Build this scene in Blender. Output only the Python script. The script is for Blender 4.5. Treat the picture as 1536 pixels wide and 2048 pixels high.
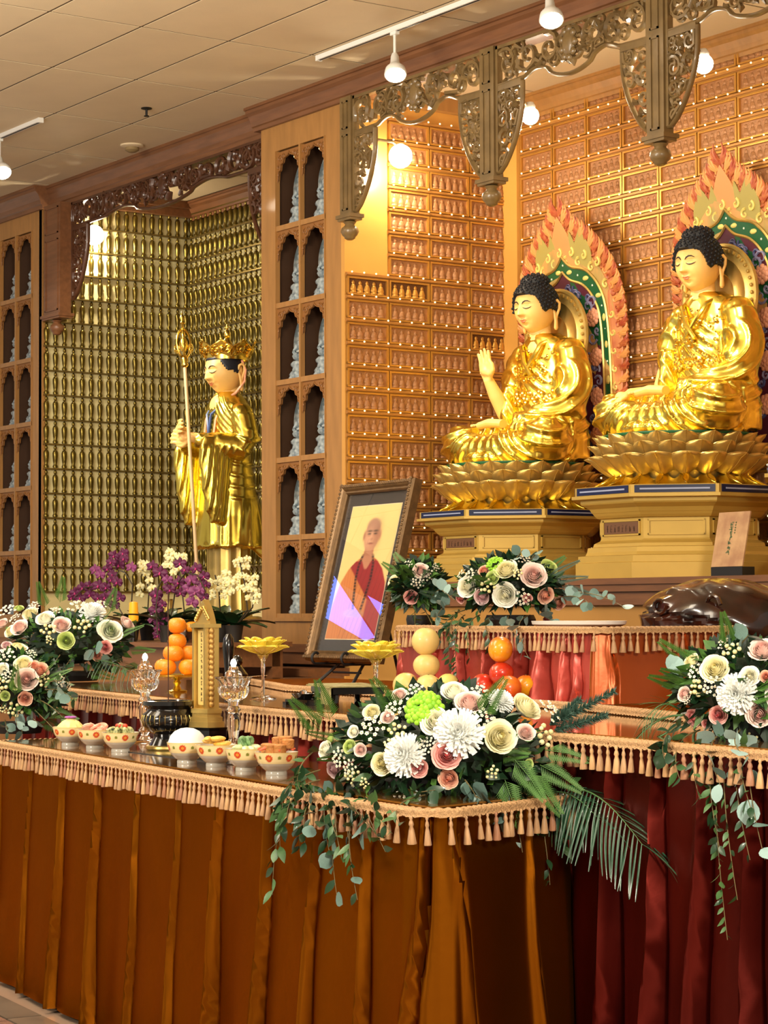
import bpy, math, random
import numpy as np
from mathutils import Vector, Matrix, Euler
PI = math.pi
R = math.radians
rnd = random.Random(7)
C = bpy.context.scene.collection
for o in list(bpy.data.objects): bpy.data.objects.remove(o)

# ------------------------------------------------------------------ camera
HC = 1.55
FPX = 4454.34
YAW, PITCH, ROLL = .965425651, .0449125838, -.00404598752
_f = Vector((-math.sin(YAW)*math.cos(PITCH), math.cos(YAW)*math.cos(PITCH), math.sin(PITCH)))
_r0 = Vector((math.cos(YAW), math.sin(YAW), 0))
_u0 = _r0.cross(_f)
_r = _r0*math.cos(ROLL) + _u0*math.sin(ROLL)
_u = -_r0*math.sin(ROLL) + _u0*math.cos(ROLL)
cam_data = bpy.data.cameras.new('camera')
cam = bpy.data.objects.new('camera', cam_data)
C.objects.link(cam)
m = Matrix((( _r.x, _u.x, -_f.x, 0), (_r.y, _u.y, -_f.y, 0), (_r.z, _u.z, -_f.z, HC), (0, 0, 0, 1)))
cam.matrix_world = m
cam_data.sensor_fit = 'VERTICAL'
cam_data.sensor_height = 36.0
cam_data.lens = FPX*36.0/2048.0
cam_data.clip_end = 100
bpy.context.scene.camera = cam

def at(u, v, X=None, Y=None, Z=None):
    """world point where the ray through photograph pixel (u, v) meets a given plane"""
    d = _f + _r*((u-768)/FPX) - _u*((v-1024)/FPX)
    k = X/d.x if X is not None else (Y/d.y if Y is not None else (Z-HC)/d.z)
    return Vector((0, 0, HC)) + d*k

# ------------------------------------------------------------------ world, exposure, lights
sc = bpy.context.scene
w = bpy.data.worlds.new('room_ambient'); sc.world = w; w.use_nodes = True
w.node_tree.nodes['Background'].inputs[0].default_value = (1.0, .88, .70, 1)
w.node_tree.nodes['Background'].inputs[1].default_value = .38
sc.view_settings.view_transform = 'Standard'
sc.view_settings.look = 'None'
sc.view_settings.exposure = 0.42
sc.view_settings.gamma = 1.0
try: sc.view_settings.use_curve_mapping = False
except Exception: pass

def lamp(name, kind, loc, energy, col=(1, .9, .74), target=None, size=.1, angle=40, blend=.6, size_y=None):
    l = bpy.data.lights.new(name, kind); l.energy = energy; l.color = col
    if kind == 'AREA':
        l.size = size
        if size_y: l.shape = 'RECTANGLE'; l.size_y = size_y
    elif kind == 'SPOT':
        l.shadow_soft_size = size; l.spot_size = R(angle); l.spot_blend = blend
    else: l.shadow_soft_size = size
    o = bpy.data.objects.new(name, l); C.objects.link(o); o.location = loc
    if target is not None:
        o.rotation_euler = (Vector(target)-Vector(loc)).to_track_quat('-Z', 'Y').to_euler()
    return o
WARM = (1, .9, .74)
lamp('unseen_overhead_light', 'AREA', (-8.5, 1.5, 5.05), 160, (1, .88, .70), (-8.5, 1.5, 0), 1.2, size_y=5)
lamp('unseen_overhead_light', 'AREA', (-13.5, 2.5, 5.05), 160, (1, .88, .70), (-13.5, 2.5, 0), 1.2, size_y=5)
lamp('unseen_overhead_light', 'AREA', (-3.5, 1.5, 5.05), 110, (1, .88, .70), (-3.5, 1.5, 0), 1.2, size_y=4)
lamp('unseen_overhead_light', 'AREA', (-6.5, -5.0, 4.6), 420, (1, .88, .70), (-6.5, 1.0, 1.0), 1.2, size_y=1.2)  # added off frame to brighten the pleat edges of the front skirt
lamp('added_rim_light', 'AREA', (.3, 1.6, 3.4), 300, (1, .88, .70), (-5.2, 3.9, .8), .8, size_y=.8)  # added side light, out of view, putting highlights on the satin pleats
lamp('niche_wash', 'SPOT', (-15.2, 6.6, 4.9), 110, (1, .92, .76), (-15.9, 9.2, 3.2), .08, 62, .7)  # extra wide spot added to lift the gold niche walls
lamp('ceiling_fill', 'AREA', (-9.5, 2.2, 3.9), 240, (1, .93, .80), (-10.5, 3.4, 5.1), 2.2, size_y=3)  # added unseen light aimed up to brighten the ceiling tiles
# track spots on the statues and on the tables
for tx, ty, tz, lx, en in ((-11.45, 9.0, 2.75, -11.2, 420), (-9.88, 9.0, 2.85, -9.6, 420), (-8.3, 9.0, 2.8, -8.0, 200)):
    lamp('statue_spot', 'SPOT', (lx, 6.9, 4.85), en, (1, .92, .76), (tx, ty, tz), .04, 30, .5)
lamp('statue_spot', 'SPOT', (-15.3, 7.0, 4.85), 330, (1, .92, .76), (-15.1, 8.9, 2.9), .04, 40, .6)
lamp('statue_spot', 'SPOT', (-13.9, 6.8, 4.85), 60, (1, .92, .76), (-14.9, 8.9, 2.9), .04, 34, .6)
for lx, ly, tx, ty, en in ((-10.9, 7.6, -9.3, 5.3, 170), (-9.4, 7.6, -7.2, 5.4, 210), (-7.2, 6.5, -6.9, 5.3, 90),
                           (-6.6, 3.3, -5.7, 4.1, 170), (-5.0, 3.0, -4.5, 4.4, 85), (-9.8, 3.4, -9.0, 4.7, 150), (-12.4, 4.6, -13.2, 7.3, 70)):
    lamp('table_spot', 'SPOT', (lx, ly, 4.8), en, (1, .90, .72), (tx, ty, 1.2), .05, 30, .8)

# ------------------------------------------------------------------ materials
def s2l(c): return tuple((x/255/12.92 if x/255 <= .04045 else ((x/255+.055)/1.055)**2.4) for x in c)
_M = {}
def mat(name, rgb, rough=.5, metal=0.0, noise=0.0, scale=8.0, rgb2=None, bump=0.0, bscale=40.0, emit=0.0,
        trans=0.0, ior=1.45, coat=0.0, stretch=None, vcol=False, sheen=0.0, aniso=0.0, spec=None, sss=0.0):
    if name in _M: return _M[name]
    M = bpy.data.materials.new(name); M.use_nodes = True
    nt = M.node_tree; b = nt.nodes['Principled BSDF']; L = nt.links.new
    col = s2l(rgb)+(1,)
    b.inputs['Base Color'].default_value = col
    b.inputs['Roughness'].default_value = rough
    b.inputs['Metallic'].default_value = metal
    if coat: b.inputs['Coat Weight'].default_value = coat; b.inputs['Coat Roughness'].default_value = .08
    if trans: b.inputs['Transmission Weight'].default_value = trans
    b.inputs['IOR'].default_value = ior
    if sheen: b.inputs['Sheen Weight'].default_value = sheen
    if aniso: b.inputs['Anisotropic'].default_value = aniso
    if spec is not None: b.inputs['Specular IOR Level'].default_value = spec
    if sss: b.inputs['Subsurface Weight'].default_value = sss; b.inputs['Subsurface Scale'].default_value = .01
    if emit:
        b.inputs['Emission Color'].default_value = col; b.inputs['Emission Strength'].default_value = emit
    if vcol:
        a = nt.nodes.new('ShaderNodeVertexColor'); a.layer_name = 'Col'; L(a.outputs[0], b.inputs['Base Color'])
    tc = None
    if noise or bump or rgb2:
        tc = nt.nodes.new('ShaderNodeTexCoord'); mp = nt.nodes.new('ShaderNodeMapping')
        L(tc.outputs['Object'], mp.inputs[0])
        if stretch: mp.inputs['Scale'].default_value = stretch
    if (noise or rgb2) and not vcol:
        n = nt.nodes.new('ShaderNodeTexNoise'); n.inputs['Scale'].default_value = scale; n.inputs['Detail'].default_value = 5
        L(mp.outputs[0], n.inputs['Vector'])
        mx = nt.nodes.new('ShaderNodeMix'); mx.data_type = 'RGBA'
        c2 = s2l(rgb2)+(1,) if rgb2 else tuple(x*(1-noise) for x in col[:3])+(1,)
        mx.inputs['A'].default_value = col; mx.inputs['B'].default_value = c2
        cr = nt.nodes.new('ShaderNodeMapRange'); cr.inputs['From Min'].default_value = .35; cr.inputs['From Max'].default_value = .65
        L(n.outputs[0], cr.inputs[0]); L(cr.outputs[0], mx.inputs['Factor']); L(mx.outputs['Result'], b.inputs['Base Color'])
    if bump:
        n2 = nt.nodes.new('ShaderNodeTexNoise'); n2.inputs['Scale'].default_value = bscale; n2.inputs['Detail'].default_value = 3
        L(mp.outputs[0], n2.inputs['Vector'])
        bp = nt.nodes.new('ShaderNodeBump'); bp.inputs['Strength'].default_value = bump; bp.inputs['Distance'].default_value = .01
        L(n2.outputs[0], bp.inputs['Height']); L(bp.outputs[0], b.inputs['Normal'])
    _M[name] = M
    return M

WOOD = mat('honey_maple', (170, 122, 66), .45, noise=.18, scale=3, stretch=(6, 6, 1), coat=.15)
WOODD = mat('dark_oak_trim', (124, 80, 48), .45, noise=.25, scale=4, stretch=(1, 8, 8), coat=.2)  # darker brown wood of the trims and tables
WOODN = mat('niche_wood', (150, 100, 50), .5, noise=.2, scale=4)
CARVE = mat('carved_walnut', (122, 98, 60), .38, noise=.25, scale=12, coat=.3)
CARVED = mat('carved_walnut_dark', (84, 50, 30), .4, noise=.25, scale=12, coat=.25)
PLAST = mat('painted_niche_wall', (206, 150, 72), .35, noise=.06, scale=2)
TILE = mat('ceiling_tile', (214, 194, 158), .85, noise=.05, scale=3, bump=.12, bscale=160)
JOINT = mat('ceiling_joint', (84, 62, 36), .8)
PLAQ = mat('plaque_clay', (172, 120, 76), .42, metal=.25, noise=.2, scale=30, bump=.3, bscale=120)
PLAQF = mat('plaque_gold', (196, 142, 62), .35, metal=.55)
PDARK = mat('plaque_dark', (92, 54, 22), .5)
BULB = mat('tiny_bulb', (255, 222, 160), .4, emit=2.2)
LAMPE = mat('lamp_face', (255, 240, 214), .4, emit=30)
GOLD = mat('gold_leaf', (242, 214, 92), .25, metal=1.0, noise=.12, scale=6)
GOLDS = mat('gold_satin', (214, 182, 104), .38, metal=.8, noise=.2, scale=10)
GOLDP = mat('gold_paint', (190, 156, 74), .45, metal=.25, noise=.08, scale=5)
GOLDW = mat('gold_wall_relief', (122, 104, 46), .28, metal=.9, noise=.35, scale=9)
GOLDB = mat('gold_wall_backing', (226, 212, 156), .45, metal=.1)
SKIN = mat('painted_skin', (232, 182, 104), .45, noise=.04, scale=5, sss=.0)
WHITE = mat('white_enamel', (222, 220, 212), .4)
BLACK = mat('black_lacquer', (14, 12, 12), .18, coat=.6)
BLACKM = mat('black_iron', (22, 20, 20), .5)
NAVY = mat('navy_enamel', (18, 26, 62), .3)
SILVB = mat('pale_blue_inlay', (150, 158, 186), .4)
SATG = mat('gold_satin_cloth', (136, 76, 10), .34, metal=.95, noise=.12, scale=3, bump=.04, bscale=30, spec=.2)
SATG.node_tree.nodes['Principled BSDF'].inputs['Specular Tint'].default_value = (.9, .5, .15, 1)
SATR = mat('burgundy_satin', (100, 26, 18), .30, metal=.85, noise=.2, scale=4, bump=.05, bscale=30)
SATP = mat('rose_red_satin', (172, 66, 54), .32, metal=.4, noise=.15, scale=3, bump=.08, bscale=20)
SATO = mat('satin_side_sheen', (168, 76, 26), .32, metal=.4, noise=.15, scale=3, bump=.08, bscale=20)  # side of the same shot satin, its sheen at that angle put into colour
TAPE = mat('gold_braid_tape', (198, 154, 106), .55, noise=.3, scale=140, bump=.7, bscale=220)
TASS = mat('tassel_thread', (186, 144, 102), .5, noise=.35, scale=120, stretch=(1, 1, .1), sheen=.1)
TASSG = mat('tassel_thread_gold', (204, 160, 110), .5, noise=.35, scale=120, stretch=(1, 1, .1), sheen=.1)
TOPC = mat('gold_tabletop', (140, 92, 36), .08, noise=.2, scale=3, coat=1.0)
GLASS = mat('clear_crystal', (255, 255, 255), .02, trans=1.0, ior=1.5)
PORC = mat('pale_porcelain', (176, 186, 186), .4, noise=.5, scale=30, rgb2=(96, 112, 122))
VC = mat('painted_glaze', (255, 255, 255), .22, vcol=True, coat=.3)
VCM = mat('matte_painted', (255, 255, 255), .6, vcol=True)

# ------------------------------------------------------------------ mesh builder
class MB:
    def __init__(s): s.v = []; s.f = []; s.m = []; s.c = []; s.mi = 0; s.col = (1, 1, 1); s.T = None
    def add(s, vs, fs, col=None):
        o = len(s.v)
        for p in vs:
            p = Vector(p)
            s.v.append(tuple(s.T @ p) if s.T else tuple(p)); s.c.append(col or s.col)
        for f in fs: s.f.append(tuple(o+i for i in f)); s.m.append(s.mi)
        return s
    def box(s, x0, x1, y0, y1, z0, z1):
        v = [(x, y, z) for z in (z0, z1) for y in (y0, y1) for x in (x0, x1)]
        return s.add(v, [(0, 2, 3, 1), (4, 5, 7, 6), (0, 1, 5, 4), (2, 6, 7, 3), (0, 4, 6, 2), (1, 3, 7, 5)])
    def loft(s, rings, closed=True, cap=True):
        n = len(rings[0]); v = [p for r in rings for p in r]; f = []
        m = n if closed else n-1
        for i in range(len(rings)-1):
            for j in range(m):
                k = (j+1) % n
                f.append((i*n+j, i*n+k, (i+1)*n+k, (i+1)*n+j))
        if cap and closed:
            f.append(tuple(range(n-1, -1, -1))); f.append(tuple((len(rings)-1)*n+j for j in range(n)))
        return s.add(v, f)
    def lathe(s, prof, n=16, c=(0, 0, 0), sx=1, sy=1, cap=True, ph=0, rf=None):
        rings = []
        for r, z in prof:
            rings.append([(c[0]+sx*r*(rf(2*PI*i/n, z) if rf else 1)*math.cos(ph+2*PI*i/n), c[1]+sy*r*(rf(2*PI*i/n, z) if rf else 1)*math.sin(ph+2*PI*i/n), c[2]+z) for i in range(n)])
        return s.loft(rings, True, cap)
    def sph(s, c, r, nu=10, nv=6):
        if not hasattr(r, '__len__'): r = (r, r, r)
        v = [(c[0], c[1], c[2]-r[2])]; f = []
        for j in range(1, nv):
            t = -PI/2+PI*j/nv
            for i in range(nu):
                a = 2*PI*i/nu
                v.append((c[0]+r[0]*math.cos(t)*math.cos(a), c[1]+r[1]*math.cos(t)*math.sin(a), c[2]+r[2]*math.sin(t)))
        v.append((c[0], c[1], c[2]+r[2])); L = len(v)-1
        for i in range(nu):
            k = (i+1) % nu
            f.append((0, 1+k, 1+i)); f.append((L, L-nu+i, L-nu+k))
            for j in range(nv-2): f.append((1+j*nu+i, 1+j*nu+k, 1+(j+1)*nu+k, 1+(j+1)*nu+i))
        return s.add(v, f)
    def tube(s, pts, r, n=6, flat=None, cap=True):
        """tube along pts; r scalar or list; flat=(axis Vector, factor) squashes the section along axis"""
        P = [Vector(p) for p in pts]; rings = []
        up = Vector((0.013, .021, 1)).normalized()
        a = None
        for i, p in enumerate(P):
            t = (P[min(i+1, len(P)-1)]-P[max(i-1, 0)])
            if t.length < 1e-9: t = Vector((0, 0, 1))
            t.normalize()
            if a is None:
                a = up.cross(t)
                if a.length < .05: a = Vector((1, 0, 0)).cross(t)
            else: a = a - t*a.dot(t)
            if a.length < 1e-6: a = Vector((1, 0, 0)).cross(t)
            a.normalize(); b = t.cross(a)
            rr = r[i] if hasattr(r, '__len__') else r
            ring = []
            for j in range(n):
                q = 2*PI*j/n; o = a*math.cos(q)*rr+b*math.sin(q)*rr
                if flat: o = o+flat[0]*(o.dot(flat[0])*(flat[1]-1))
                ring.append(p+o)
            rings.append(ring)
        return s.loft(rings, True, cap)
    def prism(s, poly, f2, d0, d1):
        """poly: 2-D outline, f2(a, b, d) -> 3-D"""
        n = len(poly)
        v = [f2(a, b, d0) for a, b in poly]+[f2(a, b, d1) for a, b in poly]
        f = [tuple(range(n)), tuple(range(2*n-1, n-1, -1))]+[(i, i+n, (i+1) % n+n, (i+1) % n) for i in range(n)]
        return s.add(v, f)
    def grid(s, fn, nu, nv, cu=False):
        v = [fn(i/(nu if cu else nu-1), j/(nv-1)) for j in range(nv) for i in range(nu)]; f = []
        for j in range(nv-1):
            for i in range(nu if cu else nu-1):
                k = (i+1) % nu; f.append((j*nu+i, j*nu+k, (j+1)*nu+k, (j+1)*nu+i))
        return s.add(v, f)
    def mesh(s, name, mats, smooth=True, ang=40, vcol=False, bevel=0):
        me = bpy.data.meshes.new(name); me.from_pydata(s.v, [], s.f)
        if not hasattr(mats, '__len__'): mats = [mats]
        for m_ in mats: me.materials.append(m_)
        if len(mats) > 1: me.polygons.foreach_set('material_index', s.m)
        if vcol:
            at_ = me.color_attributes.new('Col', 'FLOAT_COLOR', 'POINT')
            a = np.ones((len(s.v), 4), np.float32); a[:, :3] = np.array(s.c, np.float32); at_.data.foreach_set('color', a.ravel())
        if smooth:
            me.polygons.foreach_set('use_smooth', [True]*len(me.polygons))
            try: me.set_sharp_from_angle(angle=R(ang))
            except Exception: pass
        me.update()
        return me
    def build(s, name, mats, parent=None, loc=None, **k):
        return inst(name, s.mesh(name, mats, **k), parent, loc)

def inst(name, me, parent=None, loc=None, rot=None, scale=None):
    o = bpy.data.objects.new(name, me); C.objects.link(o)
    if parent is not None: o.parent = parent
    if loc is not None: o.location = loc
    if rot is not None: o.rotation_euler = rot
    if scale is not None: o.scale = scale if hasattr(scale, '__len__') else (scale,)*3
    return o
def thing(name, label, cat, loc=(0, 0, 0), rz=0, group=None):
    o = bpy.data.objects.new(name, None); C.objects.link(o); o.empty_display_size = .05
    o.location = loc; o.rotation_euler = (0, 0, rz)
    tag(o, label, cat, group); return o
def tag(o, label=None, cat=None, group=None, kind=None):
    if label: o['label'] = label
    if cat: o['category'] = cat
    if group: o['group'] = group
    if kind: o['kind'] = kind
    return o
def dup(root, loc=None, rz=None, label=None, scale=None):
    r = root.copy(); C.objects.link(r)
    if loc is not None: r.location = loc
    if rz is not None: r.rotation_euler = (0, 0, rz)
    if scale is not None: r.scale = (scale,)*3
    if label: r['label'] = label
    for ch in list(root.children):
        c = ch.copy(); C.objects.link(c); c.parent = r
        for g in ch.children:
            d = g.copy(); C.objects.link(d); d.parent = c
    return r
def frame(axis):
    """matrix turning +Z into axis"""
    return Vector(axis).to_track_quat('Z', 'Y').to_matrix().to_4x4()

# ================================================================== THE SETTING
ZC = 5.12
YW = 8.2       # plane of the altar wall front
YB = 9.58      # back of the niches
cl = MB().box(-22, -2, -2, 9.8, ZC+.0035, ZC+.1).build('ceiling', JOINT, smooth=False); tag(cl, kind='structure')
tile = MB()
tile.box(-.5985, .5985, -.2995, .2995, 0, .003)
tm = tile.mesh('tile', TILE, smooth=False)
for i in range(-7, 8):
    for j in range(-9, 7):
        cx = -11.88-1.214*i+.607; cy = 5.82+.617*j+.3085
        if cy > 9.75 or cx < -20.5: continue
        inst('tile', tm, cl, (cx, cy, ZC))
# floor
FLT = mat('pink_marble', (150, 118, 104), .2, noise=.3, scale=6, coat=.3)
FLG = mat('grey_stone_border', (104, 92, 78), .4, noise=.3, scale=5)
fl = MB().box(-22, 2, -2, 9.8, -.12, -.02).build('floor', mat('plain_marble_floor', (150, 128, 110), .3, noise=.1), smooth=False); tag(fl, kind='structure')
ft = MB().box(-.297, .297, -.297, .297, -.02, 0).mesh('floor_tile', FLT, smooth=False)
fg = MB().box(-.297, .297, -.07, .07, -.02, 0).mesh('border_tile', FLG, smooth=False)
for i in range(12):
    x = -11.2+.6*i
    inst('border_tile', fg, fl, (x, 3.86-(x+8.6)*.12, 0), (0, 0, -.12))
    for j in range(3): inst('floor_tile', ft, fl, (x, 3.48-(x+8.6)*.12-.6*j, 0), (0, 0, -.12))

# side wall of the main niche, back wall, walls of the left niche
tag(MB().box(-12.34, -12.3, YW, 9.62, 1.2, 5.13).build('wall_side', PLAST, smooth=False), kind='structure')
wside = bpy.data.objects['wall_side']
wback = tag(MB().box(-12.34, -4, YB+.0, YB+.1, 1.2, 5.13).build('wall_back', PLAST, smooth=False), kind='structure')
wleft = tag(MB().box(-16.92, -16.87, YW, 9.7, 1.2, 5.13).build('wall_left', GOLDB, smooth=False), kind='structure')
wrear = tag(MB().box(-16.92, -13.3, 9.63, 9.72, 1.2, 5.13).build('wall_rear', GOLDB, smooth=False), kind='structure')
for nm, x0, x1 in (('wall_right', -3.9, -3.8),):
    tag(MB().box(x0, x1, YW, 9.7, 0, 5.13).build(nm, PLAST, smooth=False), kind='structure')
# pilaster in the inner corner of the main niche
tag(MB().box(-12.3, -12.13, YB-.05, YB, 1.7, 5.0).build('trim_1', PLAST, smooth=False), kind='structure')

def mould(name, x0, x1, y, z0, z1, d, m, yb=.12, kind='structure', ends=True):
    """crown moulding running along X: profile steps outward towards the top"""
    h = z1-z0
    pr = [(0, 0), (.18*d, 0), (.22*d, .16*h), (.34*d, .2*h), (.40*d, .38*h), (.62*d, .62*h), (.84*d, .74*h), (.86*d, .86*h), (d, .88*h), (d, h), (-yb, h), (-yb, 0)]
    b = MB(); n = len(pr)
    v = [(x0, y-a, z0+c) for a, c in pr]+[(x1, y-a, z0+c) for a, c in pr]
    f = [(i, (i+1) % n, (i+1) % n+n, i+n) for i in range(n)]+[tuple(range(n-1, -1, -1)), tuple(range(n, 2*n))]
    b.add(v, f)
    return tag(b.build(name, m, smooth=False), kind=kind)
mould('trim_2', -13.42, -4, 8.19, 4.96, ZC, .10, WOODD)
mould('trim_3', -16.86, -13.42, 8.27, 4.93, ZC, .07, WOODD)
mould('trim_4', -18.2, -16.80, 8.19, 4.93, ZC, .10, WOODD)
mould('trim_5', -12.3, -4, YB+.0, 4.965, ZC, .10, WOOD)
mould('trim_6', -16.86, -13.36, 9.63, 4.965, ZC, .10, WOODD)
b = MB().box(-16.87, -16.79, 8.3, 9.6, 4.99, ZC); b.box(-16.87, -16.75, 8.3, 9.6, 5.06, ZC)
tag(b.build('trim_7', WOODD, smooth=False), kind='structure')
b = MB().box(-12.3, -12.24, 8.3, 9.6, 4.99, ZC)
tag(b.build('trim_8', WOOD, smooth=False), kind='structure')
# altar base under the main niche with its ledge
BASEM = mat('base_panel', (176, 128, 62), .5, noise=.1, scale=3)
b = MB().box(-12.36, -4, YW+.03, 9.6, 0, 1.72)
tag(b.build('wall_front', BASEM, smooth=False), kind='structure')
b = MB()
for z0, z1, d in ((1.70, 1.735, .06), (1.66, 1.70, .045), (1.60, 1.645, .03), (1.645, 1.66, .02), (1.585, 1.60, .04)): b.box(-12.3, -4, YW+.03-d, YW+.05, z0, z1)
tag(b.build('trim_9', WOODD, smooth=False), kind='structure')
b = MB().box(-16.9, -13.3, YW+.03, 9.7, 0, 1.5)
tag(b.build('wall_center', WOODN, smooth=False), kind='structure')

# ---------------------------------------------------------------- wall of thousand-buddha plaques
def plaque_mesh(dark):
    b = MB(); W, H = .335, .122
    b.mi = 1
    b.box(-W/2, W/2, -.006, 0, -H/2, H/2)
    b.mi = 0
    for x0, x1, z0, z1 in ((-W/2, W/2, H/2-.012, H/2), (-W/2, W/2, -H/2, -H/2+.012), (-W/2, -W/2+.014, -H/2, H/2), (W/2-.014, W/2, -H/2, H/2)):
        b.box(x0, x1, -.022, 0, z0, z1)
    for k in range(5):
        x = (k-2)*.056; b.mi = 0 if dark else 2
        b.lathe([(.026, 0), (.027, .008), (.020, .014), (.026, .022), (.023, .032), (.018, .046), (.015, .055), (.009, .058), (.0125, .066), (.0115, .076), (.004, .084)], 6, (x, -.008, -.047), 1, .55)
    return b.mesh('plaque', [PLAQF, PDARK if dark else PLAQ, PLAQ if not dark else PLAQF], ang=50)
pq, pqd = plaque_mesh(False), plaque_mesh(True)
Z0, DZ = 3.654, .1546
rail = MB(); rail.box(-.5, .5, -.026, 0, -.007, .007); rail.box(-.5, .5, -.014, 0, -.012, .012)
railm = rail.mesh('shelf_rail', mat('rail_gold', (176, 122, 58), .42, metal=.35), smooth=False)
def rails(parent, pts, rz, length, x, y, k0, k1, bulbs, step):
    pass
# side wall (faces +X): columns along Y
bb = MB()
for k in range(-11, 9):
    z = Z0+k*DZ
    first = 0 if k <= 1 else 1
    y0 = 8.205+first*.342; y1 = 9.575
    r_ = inst('shelf_rail', railm, wside, (-12.3, (y0+y1)/2, z), (0, 0, PI/2), ((y1-y0), 1, 1))
    for c in range(first, 4):
        if k == 2 and c == 0: continue
        dk = (k == 1 and c in (0, 1)) or (k == -1 and c == 3)
        inst('plaque', pqd if dk else pq, wside, (-12.3, 8.205+.342*c+.171, z-DZ/2), (0, 0, PI/2))
    n = int((y1-y0)/.0975)
    for q in range(n+1): bb.sph((-12.262, y0+.03+q*.0975, z+.012), .0065, 6, 4)
tag(bb.build('bulb_string', BULB, wside), kind='stuff')
bb = MB()
for k in range(-11, 9):
    z = Z0+k*DZ
    inst('shelf_rail', railm, wback, (-10.1, YB, z), (0, 0, 0), (4.1, 1, 1))
    for c in range(11):
        inst('plaque', pq, wback, (-12.13+.361*c+.18, YB, z-DZ/2 + (DZ if False else 0)), (0, 0, 0), (1.05, 1, 1))
    for q in range(40): bb.sph((-12.09+q*.1032, YB-.038, z+.012), .0065, 6, 4)
for c in range(11): inst('plaque', pq, wback, (-12.13+.361*c+.18, YB, Z0+8*DZ+DZ/2), (0, 0, 0), (1.05, 1, .8))
tag(bb.build('bulb_string', BULB, wback), kind='stuff')

# ---------------------------------------------------------------- walls of small golden standing figures (left niche)
fm = MB()
fm.lathe([(.026, 0), (.028, .012), (.020, .022), (.017, .03), (.024, .05), (.029, .09), (.030, .115), (.022, .132), (.010, .138), (.016, .148), (.017, .158), (.009, .170), (.004, .178)], 7, (0, 0, 0), 1, .7)
for _i in range(len(fm.v)): fm.v[_i] = (fm.v[_i][0]*.84, fm.v[_i][1], fm.v[_i][2]*1.08)
fm = fm.mesh('golden_figure', GOLDW, ang=60)
arch = MB()
poly = [(-.040, 0), (-.040, .15)]+[(-.040*math.cos(t*PI/8), .15+.030*math.sin(t*PI/8)) for t in range(1, 8)]+[(.040, .15), (.040, 0)]
arch.prism([(-.043, -.002), (.043, -.002), (.043, .196), (-.043, .196)], lambda a, c, d: (a, d, c), .0, -.006)
sh = MB().box(-.5, .5, -.04, 0, -.006, .006).mesh('shelf_rail', mat('gold_rail', (120, 100, 50), .35, metal=.7), smooth=False)
ZL0, DZL = 5.017, .2055
bs = MB()
for k in range(0, 17):
    z = ZL0-k*DZL
    inst('shelf_rail', sh, wleft, (-16.87, 8.92, z), (0, 0, PI/2), (1.42, 1, 1))
    inst('shelf_rail', sh, wrear, (-15.1, 9.63, z), (0, 0, 0), (3.5, 1, 1))
    for c in range(17):
        if k < 16: inst('golden_figure', fm, wleft, (-16.848, 8.235+c*.0835, z-DZL+.01), (0, 0, PI/2))
    for c in range(40):
        x = -16.82+c*.0835
        if x > -13.4 or k >= 16: continue
        if c < 17: inst('golden_figure', fm, wrear, (x, 9.608, z-DZL+.01))
        else:
            bs.box(x-.022, x+.022, 9.59, 9.63, z-DZL+.01, z-DZL+.15); bs.sph((x, 9.608, z-DZL+.165), (.016, .012, .016), 6, 4)
tag(bs.build('golden_figure', GOLDW, wrear), kind='stuff')

# ---------------------------------------------------------------- statuette cabinets
def porcelain():
    b = MB()
    # two-tier lotus pedestal
    for z0, r, n in ((0, .105, 14), (.022, .098, 14)):
        pass
    b.lathe([(.108, 0), (.112, .012), (.098, .03), (.104, .04), (.09, .058), (.080, .062), (.076, .09), (.088, .10), (.092, .115), (.07, .132), (.0, .134)], 20, (0, 0, 0), 1, .72,
            rf=lambda a, z: 1+.05*math.cos(10*a))
    base = b.mesh('lotus_base', PORC, ang=60)
    b = MB()
    # seated body with crossed legs, head, flowing robe
    b.sph((0, -.005, .165), (.075, .055, .035), 12, 6); b.lathe([(.055, .15), (.05, .19), (.047, .23), (.052, .265), (.03, .285), (.016, .29), (.018, .30)], 12, (0, .01, 0), 1, .7)
    b.sph((0, -.002, .318), (.022, .024, .03), 10, 6); b.sph((0, .004, .352), (.012, .012, .014), 8, 4)
    b.tube([(-.05, 0, .25), (-.062, -.02, .2), (-.02, -.05, .19)], [.016, .016, .012]); b.tube([(.05, 0, .25), (.062, -.02, .2), (.02, -.05, .19)], [.016, .016, .012])
    body = b.mesh('figure', PORC, ang=60)
    b = MB()
    # leaf-shaped mandorla slab behind
    out = []
    for t in range(25):
        a = t/24; z = .10+.36*a
        wd = .108*math.sin(PI*min(1, (a*.86+.14)))**.6*(1+.12*math.sin(PI*a))
        out.append((wd, z))
    poly = out+[(-x, z) for x, z in reversed(out)]
    b.prism(poly, lambda a, c, d: (a, d, c), .02, .035)
    b.tube([(x, .02, z) for x, z in poly], .006, 5)
    back = b.mesh('mandorla', mat('grey_porcelain', (150, 152, 148), .45, rgb2=(92, 104, 108), scale=26), ang=40)
    return base, body, back
pb, pf, pm = porcelain()
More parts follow.
